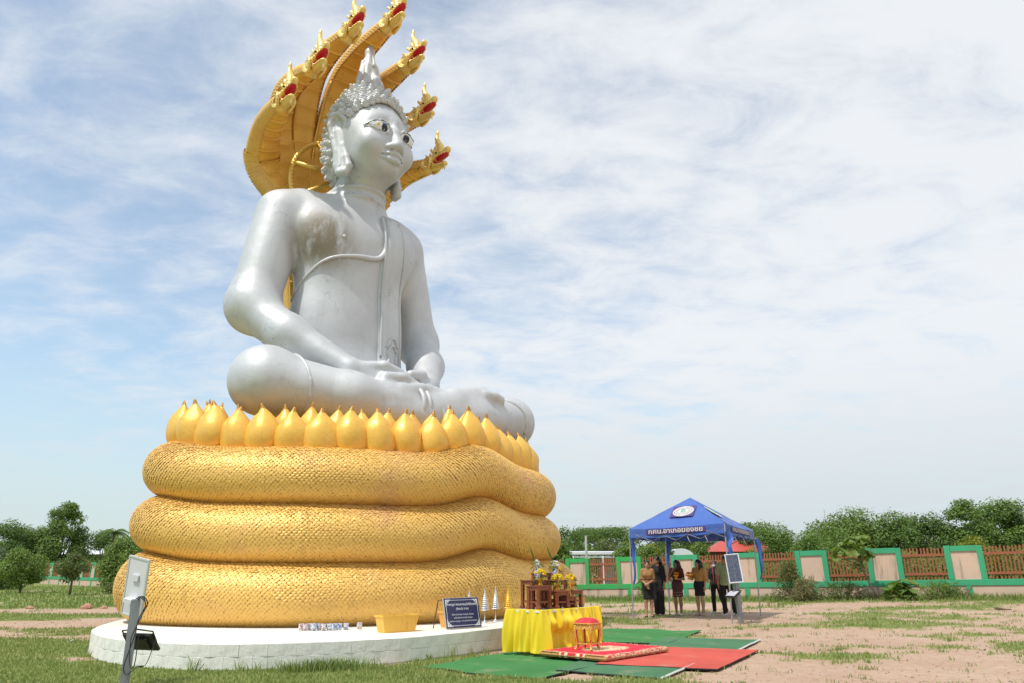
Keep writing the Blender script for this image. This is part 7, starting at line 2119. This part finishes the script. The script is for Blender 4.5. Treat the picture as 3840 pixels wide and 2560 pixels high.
def person(label, x, y, yaw, H, skin, J=None, top=None, bottom=None, hair='bun', shoes=None, head_yaw=0, hands=None, sleeve=0.75, sex='f', extras=None, head_tilt=0):
    """facing -y before the yaw is applied; J overrides joints (for a 1.62 m figure)"""
    k = H / 1.62; g = 0.0125
    t = thing('person', label, 'person', (x, y, float(gz(x, y)) - 0.02), yaw, 'people waiting under the canopy')
    j = dict(ank_r=(-.075, .01, .075), ank_l=(.075, .01, .075), kn_r=(-.085, -.012, .46), kn_l=(.085, -.012, .46), hip_r=(-.085, .0, .86), hip_l=(.085, .0, .86), sh_r=(-.148, .01, 1.315), sh_l=(.148, .01, 1.315), el_r=(-.188, .03, 1.05), el_l=(.188, .03, 1.05), wr_r=(-.205, -.03, .83), wr_l=(.205, -.03, .83), head=(0, -.015, 1.50))
    if sex == 'm': j.update(sh_r=(-.168, .01, 1.33), sh_l=(.168, .01, 1.33), el_r=(-.205, .03, 1.06), el_l=(.205, .03, 1.06), wr_r=(-.215, -.03, .83), wr_l=(.215, -.03, .83))
    j.update(J or {})
    j = {a: np.array(v, float) for a, v in j.items()}
    hands = hands or {}
    lo, hi = np.array((-.50, -.46, -.01)), np.array((.50, .32, 1.66))
    def head_rot(p):
        c, s_ = math.cos(head_yaw), math.sin(head_yaw); q = np.array(p, float)
        c2, s2 = math.cos(head_tilt), math.sin(head_tilt); q = np.array((q[0], q[1] * c2 - q[2] * s2, q[1] * s2 + q[2] * c2))
        return j['head'] + np.array((q[0] * c - q[1] * s_, q[0] * s_ + q[1] * c, q[2]))
    RM = np.array(Matrix.Rotation(head_yaw, 3, 'Z'))
    B = SDF(lo, hi, g)
    def torso(S, e, k_=0.06):
        w = 0.0 if sex == 'f' else 0.02
        S.ell((0, .005, 1.20), (.142 + e + w, .098 + e, .17 + e), k_); S.ell((0, .005, 1.04), (.122 + e + w, .090 + e, .16 + e), k_); S.ell((0, .012, .90), (.132 + e, .096 + e, .13 + e), k_)
        S.cap(j['sh_r'] * (.8, 1, 1), j['sh_l'] * (.8, 1, 1), .050 + e, .050 + e, k_)
        if sex == 'f':
            for s_ in (-1, 1): S.ell((s_ * .062, -.075, 1.20), (.062 + e, .05 + e, .062 + e), .05)
    torso(B, 0)
    B.cap((0, .012, 1.33), j['head'] + (0, .012, -.05), .050, .046, .05)
    B.ell(head_rot((0, .012, .02)), (.070, .088, .088), .02, rot=RM); B.ell(head_rot((0, -.022, -.045)), (.054, .060, .068), .04, rot=RM)      # skull, jaw
    B.ell(head_rot((0, -.066, -.090)), (.020, .018, .017), .02); B.cap(head_rot((0, -.082, .005)), head_rot((0, -.098, -.030)), .010, .014, .015)   # chin, nose
    B.ell(head_rot((0, -.083, -.060)), (.024, .012, .009), .008, rot=RM)                                                                 # lips
    for s_ in (-1, 1): B.ell(head_rot((s_ * .072, .012, -.012)), (.010, .020, .030), .01, rot=RM); B.ell(head_rot((s_ * .030, -.090, .010)), (.016, .012, .010), .012, 's', rot=RM)
    def arm(S, s_, e, upto=2.0, k_=0.03):
        sh, el, wr = j['sh_' + s_], j['el_' + s_], j['wr_' + s_]
        w = 0.006 if sex == 'm' else 0
        if upto <= 1: S.cap(sh, lerp3(sh, el, upto), .050 + e + w, .042 + e + w, k_)
        else:
            S.cap(sh, el, .048 + e + w, .038 + e + w, k_); S.cap(el, lerp3(el, wr, upto - 1), .038 + e + w, (.038 - .013 * (upto - 1)) + e + w, k_)
    def leg(S, s_, e, k_=0.03, upto=2.0):
        hp, kn, an = j['hip_' + s_], j['kn_' + s_], j['ank_' + s_]
        S.cap(hp, kn, .066 + e, .050 + e, k_)
        if upto > 1:
            S.cap(kn, lerp3(kn, an, .35) + np.array((0, .02, 0)), .050 + e, .052 + e, k_); S.cap(lerp3(kn, an, .35) + np.array((0, .02, 0)), an, .052 + e, .034 + e, k_)
    foot_dir = {}
    for s_ in 'rl':
        arm(B, s_, 0); leg(B, s_, 0)
        an = j['ank_' + s_]; fd = np.array((0.25 * (-1 if s_ == 'r' else 1), -1, 0)); fd /= np.linalg.norm(fd); foot_dir[s_] = fd
        B.cap(an + (0, .02, -.04), an + fd * .13 + (0, 0, -.052), .034, .024, .02)
        # hand: palm, four fingers, thumb
        el, wr = j['el_' + s_], j['wr_' + s_]
        fw = (wr - el) / np.linalg.norm(wr - el)
        spec = hands.get(s_, {})
        fw = np.array(spec.get('dir', fw), float); fw /= np.linalg.norm(fw)
        pn_ = np.array(spec.get('palm', (1 if s_ == 'r' else -1, 0, 0)), float); pn_ -= fw * pn_.dot(fw); pn_ /= np.linalg.norm(pn_)
        sd_ = np.cross(fw, pn_); curl = spec.get('curl', 0.5)
        if spec.get('thumb_flip'): sd_ = -sd_
        if 'thumb' not in spec and s_ == 'l': sd_ = -sd_
        # thumb lies on +sd_
        if sd_.dot((0, -1, 0.3)) < 0 and 'thumb' not in spec: sd_ = -sd_
        pc = wr + fw * .045
        for q in (-.022, 0, .022): B.cap(wr + sd_ * q * .6, wr + fw * .085 + sd_ * q, .017, .014, .012)
        for q, L_ in ((.028, .070), (.009, .080), (-.010, .074), (-.028, .058)):
            b0 = wr + fw * .085 + sd_ * q; d1 = fw * math.cos(curl * .6) + pn_ * math.sin(curl * .6); d2 = fw * math.cos(curl * 1.7) + pn_ * math.sin(curl * 1.7)
            B.cap(b0, b0 + d1 * L_ * .5, .0105, .010, .004); B.cap(b0 + d1 * L_ * .5, b0 + d1 * L_ * .5 + d2 * L_ * .5, .010, .009, .003)
        th0 = wr + fw * .03 + sd_ * .026; B.cap(th0, th0 + (fw * .6 + sd_ * .6 + pn_ * .3) * .045, .013, .012, .006); B.cap(th0 + (fw * .6 + sd_ * .6 + pn_ * .3) * .045, th0 + (fw * .75 + sd_ * .4 + pn_ * .45) * .075, .011, .009, .004)
    o = B.obj('body', skin, t)
    sc = (k, k, k); o.scale = sc
    parts = []
    # garments
    tp = top or {}
    S = SDF((lo[0], lo[1], tp.get('hem', .88) - .05), (hi[0], hi[1], 1.45), g)
    torso(S, .014)
    for s_ in 'rl': arm(S, s_, .013, tp.get('sleeve', sleeve))
    if tp.get('hem', .88) < .86:
        for q in np.linspace(tp['hem'], .9, 5): S.ell((0, .012, q), (.158, .118, .10), .05)
    S.cut(lambda x_, y_, z_: tp.get('hem', .88) - z_ + 0 * x_ + 0 * y_)
    S.ell((0, -.035, 1.405), (.062, .055, .055), 0.01, 's')
    parts.append(S.obj('top', tp['mat'], t))
    bt = bottom or {}
    if bt.get('kind') == 'skirt':
        z0, z1 = bt['hem'], bt.get('waist', .98); wv = bt.get('flare', 1.0)
        S = SDF((-.26, -.24, z0 - .03), (.26, .24, z1 + .03), g)
        def fs(x_, y_, z_):
            u = np.clip((z_ - z0) / (z1 - z0), 0, 1); a = (.172 * wv) * (1 - u) + .140 * u + .034 * np.sin(PI * np.clip((z_ - .72) / .30, 0, 1)); b_ = (.130 * wv) * (1 - u) + .108 * u + .028 * np.sin(PI * np.clip((z_ - .72) / .30, 0, 1))
            th = np.arctan2(y_, x_); a = a * (1 + .018 * np.sin(th * 7 + 2) * (1 - u))
            return np.maximum((np.sqrt((x_ / a) ** 2 + ((y_ - .008) / b_) ** 2) - 1) * .11, np.maximum(z0 - z_, z_ - z1))
        S.op((-.25, -.22, z0), (.25, .22, z1), fs)
        parts.append(S.obj('skirt', bt['mat'], t))
    elif bt.get('kind') == 'trousers':
        S = SDF((lo[0], -.3, .03), (hi[0], .3, 1.02), g)
        S.ell((0, .012, .92), (.156, .120, .125), .05)
        for s_ in 'rl':
            hp, kn, an = j['hip_' + s_], j['kn_' + s_], j['ank_' + s_]; w = bt.get('wide', .0)
            S.cap(hp, kn, .092, .070 + w * .4, .03); S.cap(kn, an + (0, .0, -.005), .070 + w * .4, .056 + w, .03)
        S.cut(lambda x_, y_, z_: z_ - bt.get('waist', .99) + 0 * x_ + 0 * y_); S.cut(lambda x_, y_, z_: .055 - z_ + 0 * x_ + 0 * y_)
        parts.append(S.obj('trousers', bt['mat'], t))
    # shoes
    sh_ = shoes or {}
    for s_ in 'rl':
        an, fd = j['ank_' + s_], foot_dir[s_]
        m_ = SDF(an + np.array((-.12, -.25, -.09)), an + np.array((.12, .12, .06)), .010)
        m_.cap(an + (0, .028, -.038), an + fd * .155 + (0, 0, -.050), .040, .030, .02)
        if sh_.get('kind') == 'heel':
            m_.ell(an + fd * .05 + (0, 0, .012), (.045, .075, .045), .02, 's'); m_.cap(an + (0, .05, -.04), an + (0, .055, -.075), .012, .007, .01)
        elif sh_.get('kind') == 'flat': m_.ell(an + fd * .05 + (0, 0, .008), (.045, .08, .050), .02, 's')
        else: m_.cap(an + (0, .012, -.01), an + (0, .008, .02), .044, .042, .02)
        m_.cut(lambda x_, y_, z_: .004 - z_ + 0 * x_ + 0 * y_)
        parts.append(m_.obj('shoe', sh_['mat'], t))
        if sh_.get('kind') == 'sneaker':
            m2 = SDF(an + np.array((-.12, -.25, -.09)), an + np.array((.12, .12, .0)), .010)
            m2.cap(an + (0, .030, -.060), an + fd * .16 + (0, 0, -.064), .046, .038, .02); m2.cut(lambda x_, y_, z_: np.maximum(z_ - .030, .002 - z_) + 0 * x_ + 0 * y_)
            parts.append(m2.obj('sole', M_WHITE, t))
            m3 = MB()
            for q in range(3):
                for sd2 in (-1, 1):
                    c0 = an + fd * (.045 + q * .025) + np.array((fd[1] * -1, fd[0], 0)) * sd2 * .040; m3.box(c0 + (0, 0, -.030), (.006, .011, .036), np.array(Matrix.Rotation(math.atan2(fd[1], fd[0]) + PI / 2, 3, 'Z') @ Matrix.Rotation(R(-25), 3, 'X')))
            if sh_.get('stripes'): parts.append(m3.obj('shoe_stripes', M_WHITE, t))
    # hair
    Hh = SDF(j['head'] + np.array((-.22, -.22, -.62)), j['head'] + np.array((.22, .24, .20)), .011)
    Hh.ell(head_rot((0, .018, .030)), (.082, .098, .092), .01, rot=RM)
    # open the face
    Hh.ell(head_rot((0, -.082, -.025)), (.060, .062, .088), .015, 's', rot=RM)
    if sex == 'm': Hh.ell(head_rot((0, .0, -.075)), (.10, .12, .055), .01, 's', rot=RM)
    else: Hh.ell(head_rot((0, .045, -.03)), (.072, .065, .075), .02, rot=RM)
    if hair == 'bun': Hh.ell(head_rot((0, .115, -.01)), (.042, .036, .042), .02)
    if hair == 'tail': Hh.chain([head_rot((0, .10, .02)), head_rot((0, .13, -.06)), head_rot((0, .115, -.22)), head_rot((0, .10, -.34))], [.034, .042, .034, .012], .03)
    if hair == 'long':
        for q in (-.055, -.02, .02, .055): Hh.chain([head_rot((q, .075, .02)), head_rot((q * 1.25, .10, -.12)), head_rot((q * 1.35, .10, -.28)), head_rot((q * 1.1, .085, -.43))], [.045, .044, .036, .014], .03)
        for q in (-1, 1): Hh.chain([head_rot((q * .072, .02, 0)), head_rot((q * .085, .02, -.12)), head_rot((q * .090, -.02, -.25)), head_rot((q * .085, -.04, -.33))], [.026, .028, .024, .010], .02)
    parts.append(Hh.obj('hair', M_HAIR, t))
    # eyes and brows
    for s_ in (-1, 1):
        m_ = MB(); m_.ball(head_rot((s_ * .030, -.079, .010)), (.009, .009, .006), 6); parts.append(m_.obj('eye', M_HAIR, t))
        m_ = MB(); m_.tube([head_rot((s_ * .017, -.084, .030)), head_rot((s_ * .032, -.082, .034)), head_rot((s_ * .047, -.070, .029))], .0035, 4); parts.append(m_.obj('eyebrow', M_HAIR, t))
    m_ = MB(); m_.tube([head_rot((-.022, -.086, -.056)), head_rot((0, -.095, -.061)), head_rot((.022, -.086, -.056))], [.003, .0055, .003], 5); parts.append(m_.obj('lips', plain('lip', (0.42, 0.11, 0.09), 0.4), t, smooth=True))
    for nm, fn in (extras or {}).items(): parts.append(fn(j, head_rot, t))
    for p_ in parts: p_.scale = sc
    return t, j, k
def to_world(t, k, p):
    c, s_ = math.cos(t.rotation_euler[2]), math.sin(t.rotation_euler[2]); p = np.array(p) * k
    return (t.location[0] + p[0] * c - p[1] * s_, t.location[1] + p[0] * s_ + p[1] * c, t.location[2] + p[2])
M_TAN = cloth('tan_blouse', (0.40, 0.22, 0.085), zs=((1.045, 1.085, (0.10, 0.02, 0.02), 0), (1.050, 1.080, (0.45, 0.36, 0.26), 90), (0.905, 0.965, (0.09, 0.02, 0.015), 0), (0.915, 0.955, (0.42, 0.32, 0.22), 90)))
M_OCH = cloth('ochre_blouse', (0.50, 0.27, 0.075), zs=((0.93, 0.985, (0.22, 0.11, 0.12), 0), (0.94, 0.975, (0.40, 0.30, 0.34), 110)))
M_BLKC = cloth('black_cloth', (0.010, 0.010, 0.011)); M_BLKT = cloth('black_patterned_shirt', (0.011, 0.010, 0.011), zs=((0.90, 0.96, (0.30, 0.19, 0.15), 80),))
M_MAR = cloth('maroon_dress', (0.12, 0.026, 0.012)); M_MARS = cloth('maroon_woven_skirt', (0.085, 0.030, 0.030), zs=((0.50, 0.63, (0.24, 0.13, 0.13), 75), (0.655, 0.672, (0.34, 0.17, 0.16), 0), (0.70, 0.95, (0.13, 0.05, 0.055), 150)))
M_BLKJ = cloth('black_jacket', (0.013, 0.014, 0.017)); M_GRNS = cloth('pale_green_shirt', (0.33, 0.40, 0.20))
M_SHB = plain('black_shoe', (0.015, 0.014, 0.014), 0.4); M_SHW = plain('white_shoe', (0.66, 0.66, 0.67), 0.35); M_SHN = plain('beige_shoe', (0.42, 0.33, 0.24), 0.5)
M_REDT = plain('red_trim', (0.36, 0.03, 0.045), 0.7); M_MASK = plain('pale_blue_mask', (0.50, 0.62, 0.68), 0.8)
def buttons(j, hr, t):
    m = MB()
    for z in np.linspace(1.0, 1.32, 6): m.ball((0.0, -.125 if z > 1.12 else -.112, z), .007, 6)
    return m.obj('buttons', M_BRASS, t)
person('smiling woman in tan blouse and black skirt, hands crossed, leftmost under the canopy', 4.06, 23.27, R(-8), 1.62, SK1,
       dict(el_r=(-.188, -.01, 1.06), wr_r=(-.055, -.19, .93), el_l=(.188, -.01, 1.06), wr_l=(.02, -.215, .965)), dict(mat=M_TAN, sleeve=1.25, hem=.905), dict(kind='skirt', hem=.50, mat=M_BLKC, flare=.92), 'bun', dict(kind='flat', mat=M_SHB),
       hands=dict(r=dict(dir=(.45, -.05, -.85), palm=(0.2, 1, 0), curl=.2), l=dict(dir=(-.85, -.05, -.35), palm=(0, 1, -.3), curl=.8)), extras=dict(b=buttons))
person('tall woman in black shirt and wide black trousers behind the tan blouse', 4.46, 23.75, R(-38), 1.73, SK2, dict(), dict(mat=M_BLKT, sleeve=1.45, hem=.90), dict(kind='trousers', mat=M_BLKC, wide=.022), 'tail', dict(kind='flat', mat=M_SHN), head_yaw=R(-32))
pD = person('woman in maroon dress with hand at her chin, orange bowl in the other', 5.07, 23.9, R(-30), 1.62, SK2,
       dict(el_r=(-.225, -.09, 1.07), wr_r=(-.075, -.185, 1.285), el_l=(.215, -.02, 1.05), wr_l=(.135, -.255, 1.045)), dict(mat=M_MAR, sleeve=.72, hem=.93), dict(kind='skirt', hem=.53, waist=1.0, mat=M_MARS, flare=1.0), 'long', dict(kind='heel', mat=M_SHW), head_yaw=R(-38),
       hands=dict(r=dict(dir=(.45, .25, .85), palm=(.4, .8, -.2), curl=.9), l=dict(dir=(-.8, -.5, .0), palm=(0, 0, 1), curl=.5)))
pO = person('woman in ochre blouse and short black skirt holding a gold bowl tray', 5.66, 23.55, R(-42), 1.62, SK1,
       dict(el_r=(-.205, -.05, 1.06), wr_r=(-.10, -.285, 1.035)), dict(mat=M_OCH, sleeve=1.2, hem=.93), dict(kind='skirt', hem=.56, mat=M_BLKC, flare=.95), 'long', dict(kind='flat', mat=M_SHN), head_yaw=R(-34),
       hands=dict(r=dict(dir=(-.1, -1, .05), palm=(0, 0, 1), curl=.5)), extras=dict(b=buttons))
def mask_trim(j, hr, t):
    S = SDF(j['head'] + np.array((-.13, -.15, -.15)), j['head'] + np.array((.13, .1, .08)), .009)
    RM = None
    S.ell(hr((0, -.052, -.052)), (.060, .056, .050), .01); S.ell(hr((0, .03, -.04)), (.09, .075, .10), .01, 's')
    return S.obj('face_mask', M_MASK, t)
def red_trim(j, hr, t):
    m = MB()
    for s_ in (-1, 1): m.tube([(s_ * .05, -.098, 1.36), (s_ * .045, -.142, 1.22), (s_ * .035, -.125, 1.05), (s_ * .035, -.135, .88)], [.012, .016, .016, .016], 6)
    return m.obj('red_trim', M_REDT, t, smooth=True)
person('person in black jacket with red trim and pale mask touching an ear', 6.44, 24.6, R(-22), 1.57, SK2,
       dict(el_l=(.245, -.16, 1.12), wr_l=(.115, -.125, 1.365), ank_r=(-.10, .02, .075), kn_r=(-.10, -.03, .46), ank_l=(.27, .04, .075), kn_l=(.16, -.03, .46)), dict(mat=M_BLKJ, sleeve=.95, hem=.80), dict(kind='trousers', mat=M_BLKC, wide=.004), 'bun', dict(kind='sneaker', mat=M_SHB), head_yaw=R(-20),
       hands=dict(l=dict(dir=(-.2, .25, .9), palm=(-.8, 0, 0), curl=.4)), extras=dict(m=mask_trim, r=red_trim))
def shirt_bits(j, hr, t):
    m = MB()
    for z in (1.30, 1.20, 1.10, 1.0, .9): m.ball((-.01, -.126, z), .009, 6)
    return m.obj('buttons', M_BLACK, t)
person('man in pale green short sleeved shirt and black trousers behind the solar panel', 6.43, 23.4, R(-16), 1.70, SK2, dict(ank_l=(.20, .10, .075), kn_l=(.13, .0, .46)), dict(mat=M_GRNS, sleeve=.78, hem=.80), dict(kind='trousers', mat=M_BLKC, wide=.008), 'short', dict(kind='sneaker', mat=M_SHB, stripes=True), sex='m', head_yaw=R(-40), extras=dict(b=shirt_bits))
# offering bowls held by two of the women
M_ORFL = plain('marigold', (0.80, 0.30, 0.01), 0.7, 0, 0.25, 40, 0.5)
def held_bowl(label, pos, big):
    rs = np.random.RandomState(5); t = thing('offering_bowl', label, 'bowl', pos, 0, 'offering bowls held by the women')
    m = MB(); m.lathe([(0.055, 0), (0.056, 0.012), (0.028, 0.035), (0.030, 0.06), (0.050, 0.075), (0.085 * big, 0.11), (0.10 * big, 0.135), (0.085 * big, 0.13)], 16); m.obj('bowl', M_GOLDB, t, smooth=True)
    m = MB()
    for q in range(16):
        a = rs.uniform(0, 6.28); r = 0.085 * big * math.sqrt(rs.uniform(0, 1)); bloom(m, (r * math.cos(a), r * math.sin(a), 0.15 + 0.05 * (1 - r / .12)), 0.030, rs, 14)
    m.obj('marigolds', M_ORFL, t); return t
t_, j_, k_ = pD; held_bowl('orange marigold bowl held by the woman in maroon', to_world(t_, k_, (.085, -.315, 1.045)), 0.9)
t_, j_, k_ = pO; held_bowl('gold bowl with flat marigold tray held by the woman in ochre', to_world(t_, k_, (-.105, -.385, 1.04)), 1.35)

# ================================================================== GRASS, STONES, SMALL THINGS
def blades(n_, xr, yr, h, seed, dens=None, wmul=1.0, lean=0.45):
    rs = np.random.RandomState(seed)
    x = rs.uniform(*xr, n_); y = rs.uniform(yr[0], yr[1], n_)
    return x, y, rs
def grass_object(name, label, x, y, h, rs, mats, w=0.010, lean=0.5):
    m = len(x); z = gz(x, y) - 0.03 * (1 - grass_mask(x, y)) - 0.004
    a = rs.uniform(0, 2 * PI, m); hh = h * rs.uniform(0.45, 1.25, m); ww = w * rs.uniform(0.7, 1.3, m)
    dx, dy = np.cos(a), np.sin(a); ln_ = lean * hh * rs.uniform(0.1, 1.0, m); b_ = rs.uniform(0, 2 * PI, m)
    base = np.stack([x, y, z], 1); sd = np.stack([dx * ww, dy * ww, 0 * ww], 1); off = np.stack([np.cos(b_) * ln_, np.sin(b_) * ln_, hh], 1)
    mid = base + off * np.array((0.4, 0.4, 0.6))
    V = np.stack([base - sd, base + sd, mid + sd * 0.7, base + off, mid - sd * 0.7], 1).reshape(-1, 3)
    k = np.arange(m)[:, None] * 5
    F4 = np.concatenate([k, k + 1, k + 2, k + 4], 1); F3 = np.concatenate([k + 4, k + 2, k + 3], 1)
    T3 = np.concatenate([F4[:, [0, 1, 2]], F4[:, [0, 2, 3]], F3])
    return stuff(tag(link(name, fastmesh(name, V, T3, mats)), label, 'grass'))
M_GRASS = leaf_mat('grass_blade', (0.23, 0.31, 0.075), (0.42, 0.43, 0.165), 0.3)
M_GRASS2 = leaf_mat('tall_grass_blade', (0.16, 0.25, 0.05), (0.31, 0.36, 0.11), 0.3)
def filt(x, y, thr, soft=0.25, seed=1):
    rs = np.random.RandomState(seed)
    g = grass_mask(x, y); keep = rs.uniform(0, 1, len(x)) < np.clip((g - thr) / soft, 0, 1)
    keep &= ~in_poly(x, y, PLAN[::8] + pn[::8] * 0.03)
    for q in CARP: keep &= ~in_poly(x, y, q)
    return x[keep], y[keep]
rs = np.random.RandomState(90)
N1 = 230000
t = rs.uniform(0, 1, N1); y = 8.0 + 22 * t ** 1.5; x = rs.uniform(-0.78, 0.78, N1) * y
x, y = filt(x, y, 0.38)
grass_object('lawn_grass', 'short trodden grass over the near ground', x, y, 0.040 + 0.0010 * y, rs, M_GRASS, 0.0038 + 0.00038 * np.mean(y))
N2 = 48000
y = rs.uniform(26, 60, N2); x = rs.uniform(-0.8, 0.85, N2) * y
x, y = filt(x, y, 0.40, .2, 2)
grass_object('field_grass', 'rougher grass of the far yard and field', x, y, 0.13, rs, M_GRASS2, 0.022)
# rank tall grass along the wall foot
N3 = 15000
s_ = rs.uniform(-4, 24, N3); off = np.abs(rs.normal(0, 0.75, N3)) + 0.12
x = FA[0] + FD[0] * s_ + FD[1] * off; y = FA[1] + FD[1] * s_ - FD[0] * off
keep = rs.uniform(0, 1, N3) < 0.25 + 0.9 * vnoise(s_ * 0.9 + 20, s_ * 0 + 3, 15, 3)
x, y, off = x[keep], y[keep], off[keep]
grass_object('wall_grass', 'tall rank grass along the foot of the boundary wall', x, y, 0.22 * np.clip(1.25 - off / 1.6, 0.35, 1), rs, M_GRASS2, 0.012, 0.7)
# tufts sprouting on the bare soil and against the platform
TX, TY = [], []
HT = []
for q in range(330):
    cx, cy = (rs.uniform(2.4, 17), rs.uniform(9.6, 26)) if q < 260 else (None, None)
    if cx is None:
        i = rs.randint(0, 800); p = PLAN[i] + pn[i] * rs.uniform(0.02, 0.12); cx, cy = p
    m_ = rs.randint(8, 30); r = rs.uniform(0.03, 0.13) * (1 if q < 260 else 0.7)
    TX.append(cx + rs.normal(0, r, m_)); TY.append(cy + rs.normal(0, r, m_)); HT.append(np.full(m_, rs.uniform(0.04, 0.10) if q < 260 else rs.uniform(0.06, 0.22)))
x, y, h_ = map(np.concatenate, (TX, TY, HT))
keep = ~in_poly(x, y, PLAN[::8])
for q in CARP: keep &= ~in_poly(x, y, q)
grass_object('soil_tufts', 'scattered grass tufts on the bare soil and along the platform foot', x[keep], y[keep], h_[keep], rs, M_GRASS2, 0.006, 0.9)
# one bushy clump at the platform's front
x = rs.normal(-2.65, 0.34, 900); y = 11.45 + 0.25 * (x + 2.65) - np.abs(rs.normal(0, 0.12, 900)); keep = ~in_poly(x, y, PLAN[::8])
grass_object('grass_clump', 'bushy grass clump growing against the front of the white platform', x[keep], y[keep], 0.17, rs, M_GRASS2, 0.006, 0.9)
# clods and debris
M_CLOD = plain('orange_clod', (0.44, 0.25, 0.16), 0.95, 0, 0.25, 6, 0.6)
def clod(label, x, y, r, seed, mat=M_CLOD, name='soil_clod', flat=0.6):
    rs = np.random.RandomState(seed); m = MB(); m.ball((0, 0, r * 0.3), (r, r * 0.8, r * flat), 12)
    v = m.v[0]; v *= 1 + 0.28 * (vnoise(v[:, 0] * 3 / r + seed + 9, v[:, 1] * 3 / r + v[:, 2] * 2 / r + 20, seed, 3) - 0.5)[:, None] * 2
    tag(m.obj(name, mat, loc=(x, y, float(gz(x, y)) - 0.03)), label, 'clod' if name == 'soil_clod' else 'debris', 'clods of orange soil' if name == 'soil_clod' else None)
clod('largest orange soil clod on the left track edge', -15.35, 28.3, 0.20, 1); clod('small soil clod right of the largest one', -14.75, 28.4, 0.12, 2); clod('long low soil clod left of the largest one', -17.3, 28.2, 0.15, 3, flat=.4)
clod('flat soil lump by the left track nearest the coils', -12.9, 27.6, 0.15, 4, flat=.35)
M_WOODD = plain('weathered_wood', (0.16, 0.10, 0.07), 0.9, 0, 0.3, 9, 0.3)
m = MB(); m.box((0, 0, 0.03), (0.34, 0.10, 0.06), np.array(Matrix.Rotation(R(8), 3, 'Y')), bev=0.01); m.box((0.20, 0.02, 0.02), (0.16, 0.07, 0.03))
tag(m.obj('wood_scrap', M_WOODD, loc=(14.2, 22.8, float(gz(14.2, 22.8)) - 0.02)), 'weathered wood scrap on the bare soil at right', 'wood scrap')
m = MB(); m.tube([(0, 0, 0), (0.12, 0, 0.25), (0.32, 0.02, 0.5)], [0.03, 0.025, 0.02], 6)
tag(m.obj('dead_branch', M_WOODD, loc=(15.6, 26.9, float(gz(15.6, 26.9)))), 'short dead branch leaning in the grass before the wall', 'branch')
M_LITTER = plain('white_litter', (0.62, 0.63, 0.63), 0.6)
for lb, x, y in (('crumpled white litter on the grass behind the altar', 2.45, 26.0), ('white scrap of litter on the left track', -8.6, 15.6), ('pale litter scrap on the soil right of the canopy', 10.4, 22.7)):
    m = MB(); rs2 = np.random.RandomState(int(x * 10 + 200)); p = rs2.uniform(-.09, .09, (7, 3)); p[:, 2] = np.abs(p[:, 2]) * .6; m.add(p, [(0, 1, 2), (1, 3, 2), (3, 4, 2), (4, 5, 0), (5, 6, 1), (0, 2, 4)])
    tag(m.obj('litter', M_LITTER, loc=(x, y, float(gz(x, y)) + 0.0)), lb, 'litter', 'bits of white litter')

# pebbles and straw litter on the soil
rs = np.random.RandomState(31)
k = 2600
y = 9 + 20 * rs.uniform(0, 1, k) ** 1.4; x = rs.uniform(0.05, 0.75, k) * y
y2 = rs.uniform(14, 30, 1500); x2 = rs.uniform(-0.72, -0.5, 1500) * y2
x = np.concatenate([x, x2]); y = np.concatenate([y, y2])
g = grass_mask(x, y); ok_ = (g < 0.5) & ~in_poly(x, y, PLAN[::8])
for q in CARP: ok_ &= ~in_poly(x, y, q)
x, y = x[ok_], y[ok_]; k = len(x)
z = gz(x, y) - 0.03 * (1 - grass_mask(x, y))
r = 0.008 + 0.022 * rs.uniform(0, 1, k) ** 3
tv = np.array([(1, 0, 0), (-0.5, 0.87, 0), (-0.5, -0.87, 0), (0, 0, 0.8), (0.2, 0.1, -0.4)])
tf = np.array([(0, 1, 3), (1, 2, 3), (2, 0, 3), (1, 0, 4), (2, 1, 4), (0, 2, 4)])
a_ = rs.uniform(0, 6.28, k); c_, s2_ = np.cos(a_), np.sin(a_)
V = np.stack([x[:, None] + r[:, None] * (tv[:, 0] * c_[:, None] - tv[:, 1] * s2_[:, None] * 0.8), y[:, None] + r[:, None] * (tv[:, 0] * s2_[:, None] + tv[:, 1] * c_[:, None] * 0.8), z[:, None] + r[:, None] * tv[:, 2]], -1).reshape(-1, 3)
F = (np.arange(k)[:, None, None] * 5 + tf[None]).reshape(-1, 3)
stuff(tag(link('pebbles', fastmesh('pebbles', V, F, plain('pebble', (0.33, 0.23, 0.17), 0.9, 0, 0.4, 12))), 'small stones and crumbs strewn over the bare soil', 'pebbles'))
k = 3500
y = 9 + 19 * rs.uniform(0, 1, k) ** 1.3; x = rs.uniform(-0.72, 0.75, k) * y
ok_ = ~in_poly(x, y, PLAN[::8])
for q in CARP: ok_ &= ~in_poly(x, y, q)
x, y = x[ok_], y[ok_]; k = len(x); z = gz(x, y) - 0.02 * (1 - grass_mask(x, y)) + 0.008
a_ = rs.uniform(0, 6.28, k); L_ = rs.uniform(0.03, 0.12, k); w_ = 0.004
dx, dy = np.cos(a_) * L_, np.sin(a_) * L_
V = np.stack([np.stack([x, y, z], 1), np.stack([x + dx * .5 - np.sin(a_) * w_, y + dy * .5 + np.cos(a_) * w_, z + 0.006], 1), np.stack([x + dx, y + dy, z + rs.uniform(-.004, .012, k)], 1), np.stack([x + dx * .5 + np.sin(a_) * w_, y + dy * .5 - np.cos(a_) * w_, z + 0.006], 1)], 1).reshape(-1, 3)
stuff(tag(link('dry_straw', fastmesh('dry_straw', V, np.arange(len(V)).reshape(-1, 4), plain('straw', (0.36, 0.28, 0.15), 0.9, 0, 0.3, 15))), 'dry straw and dead grass strewn over the yard', 'straw'))
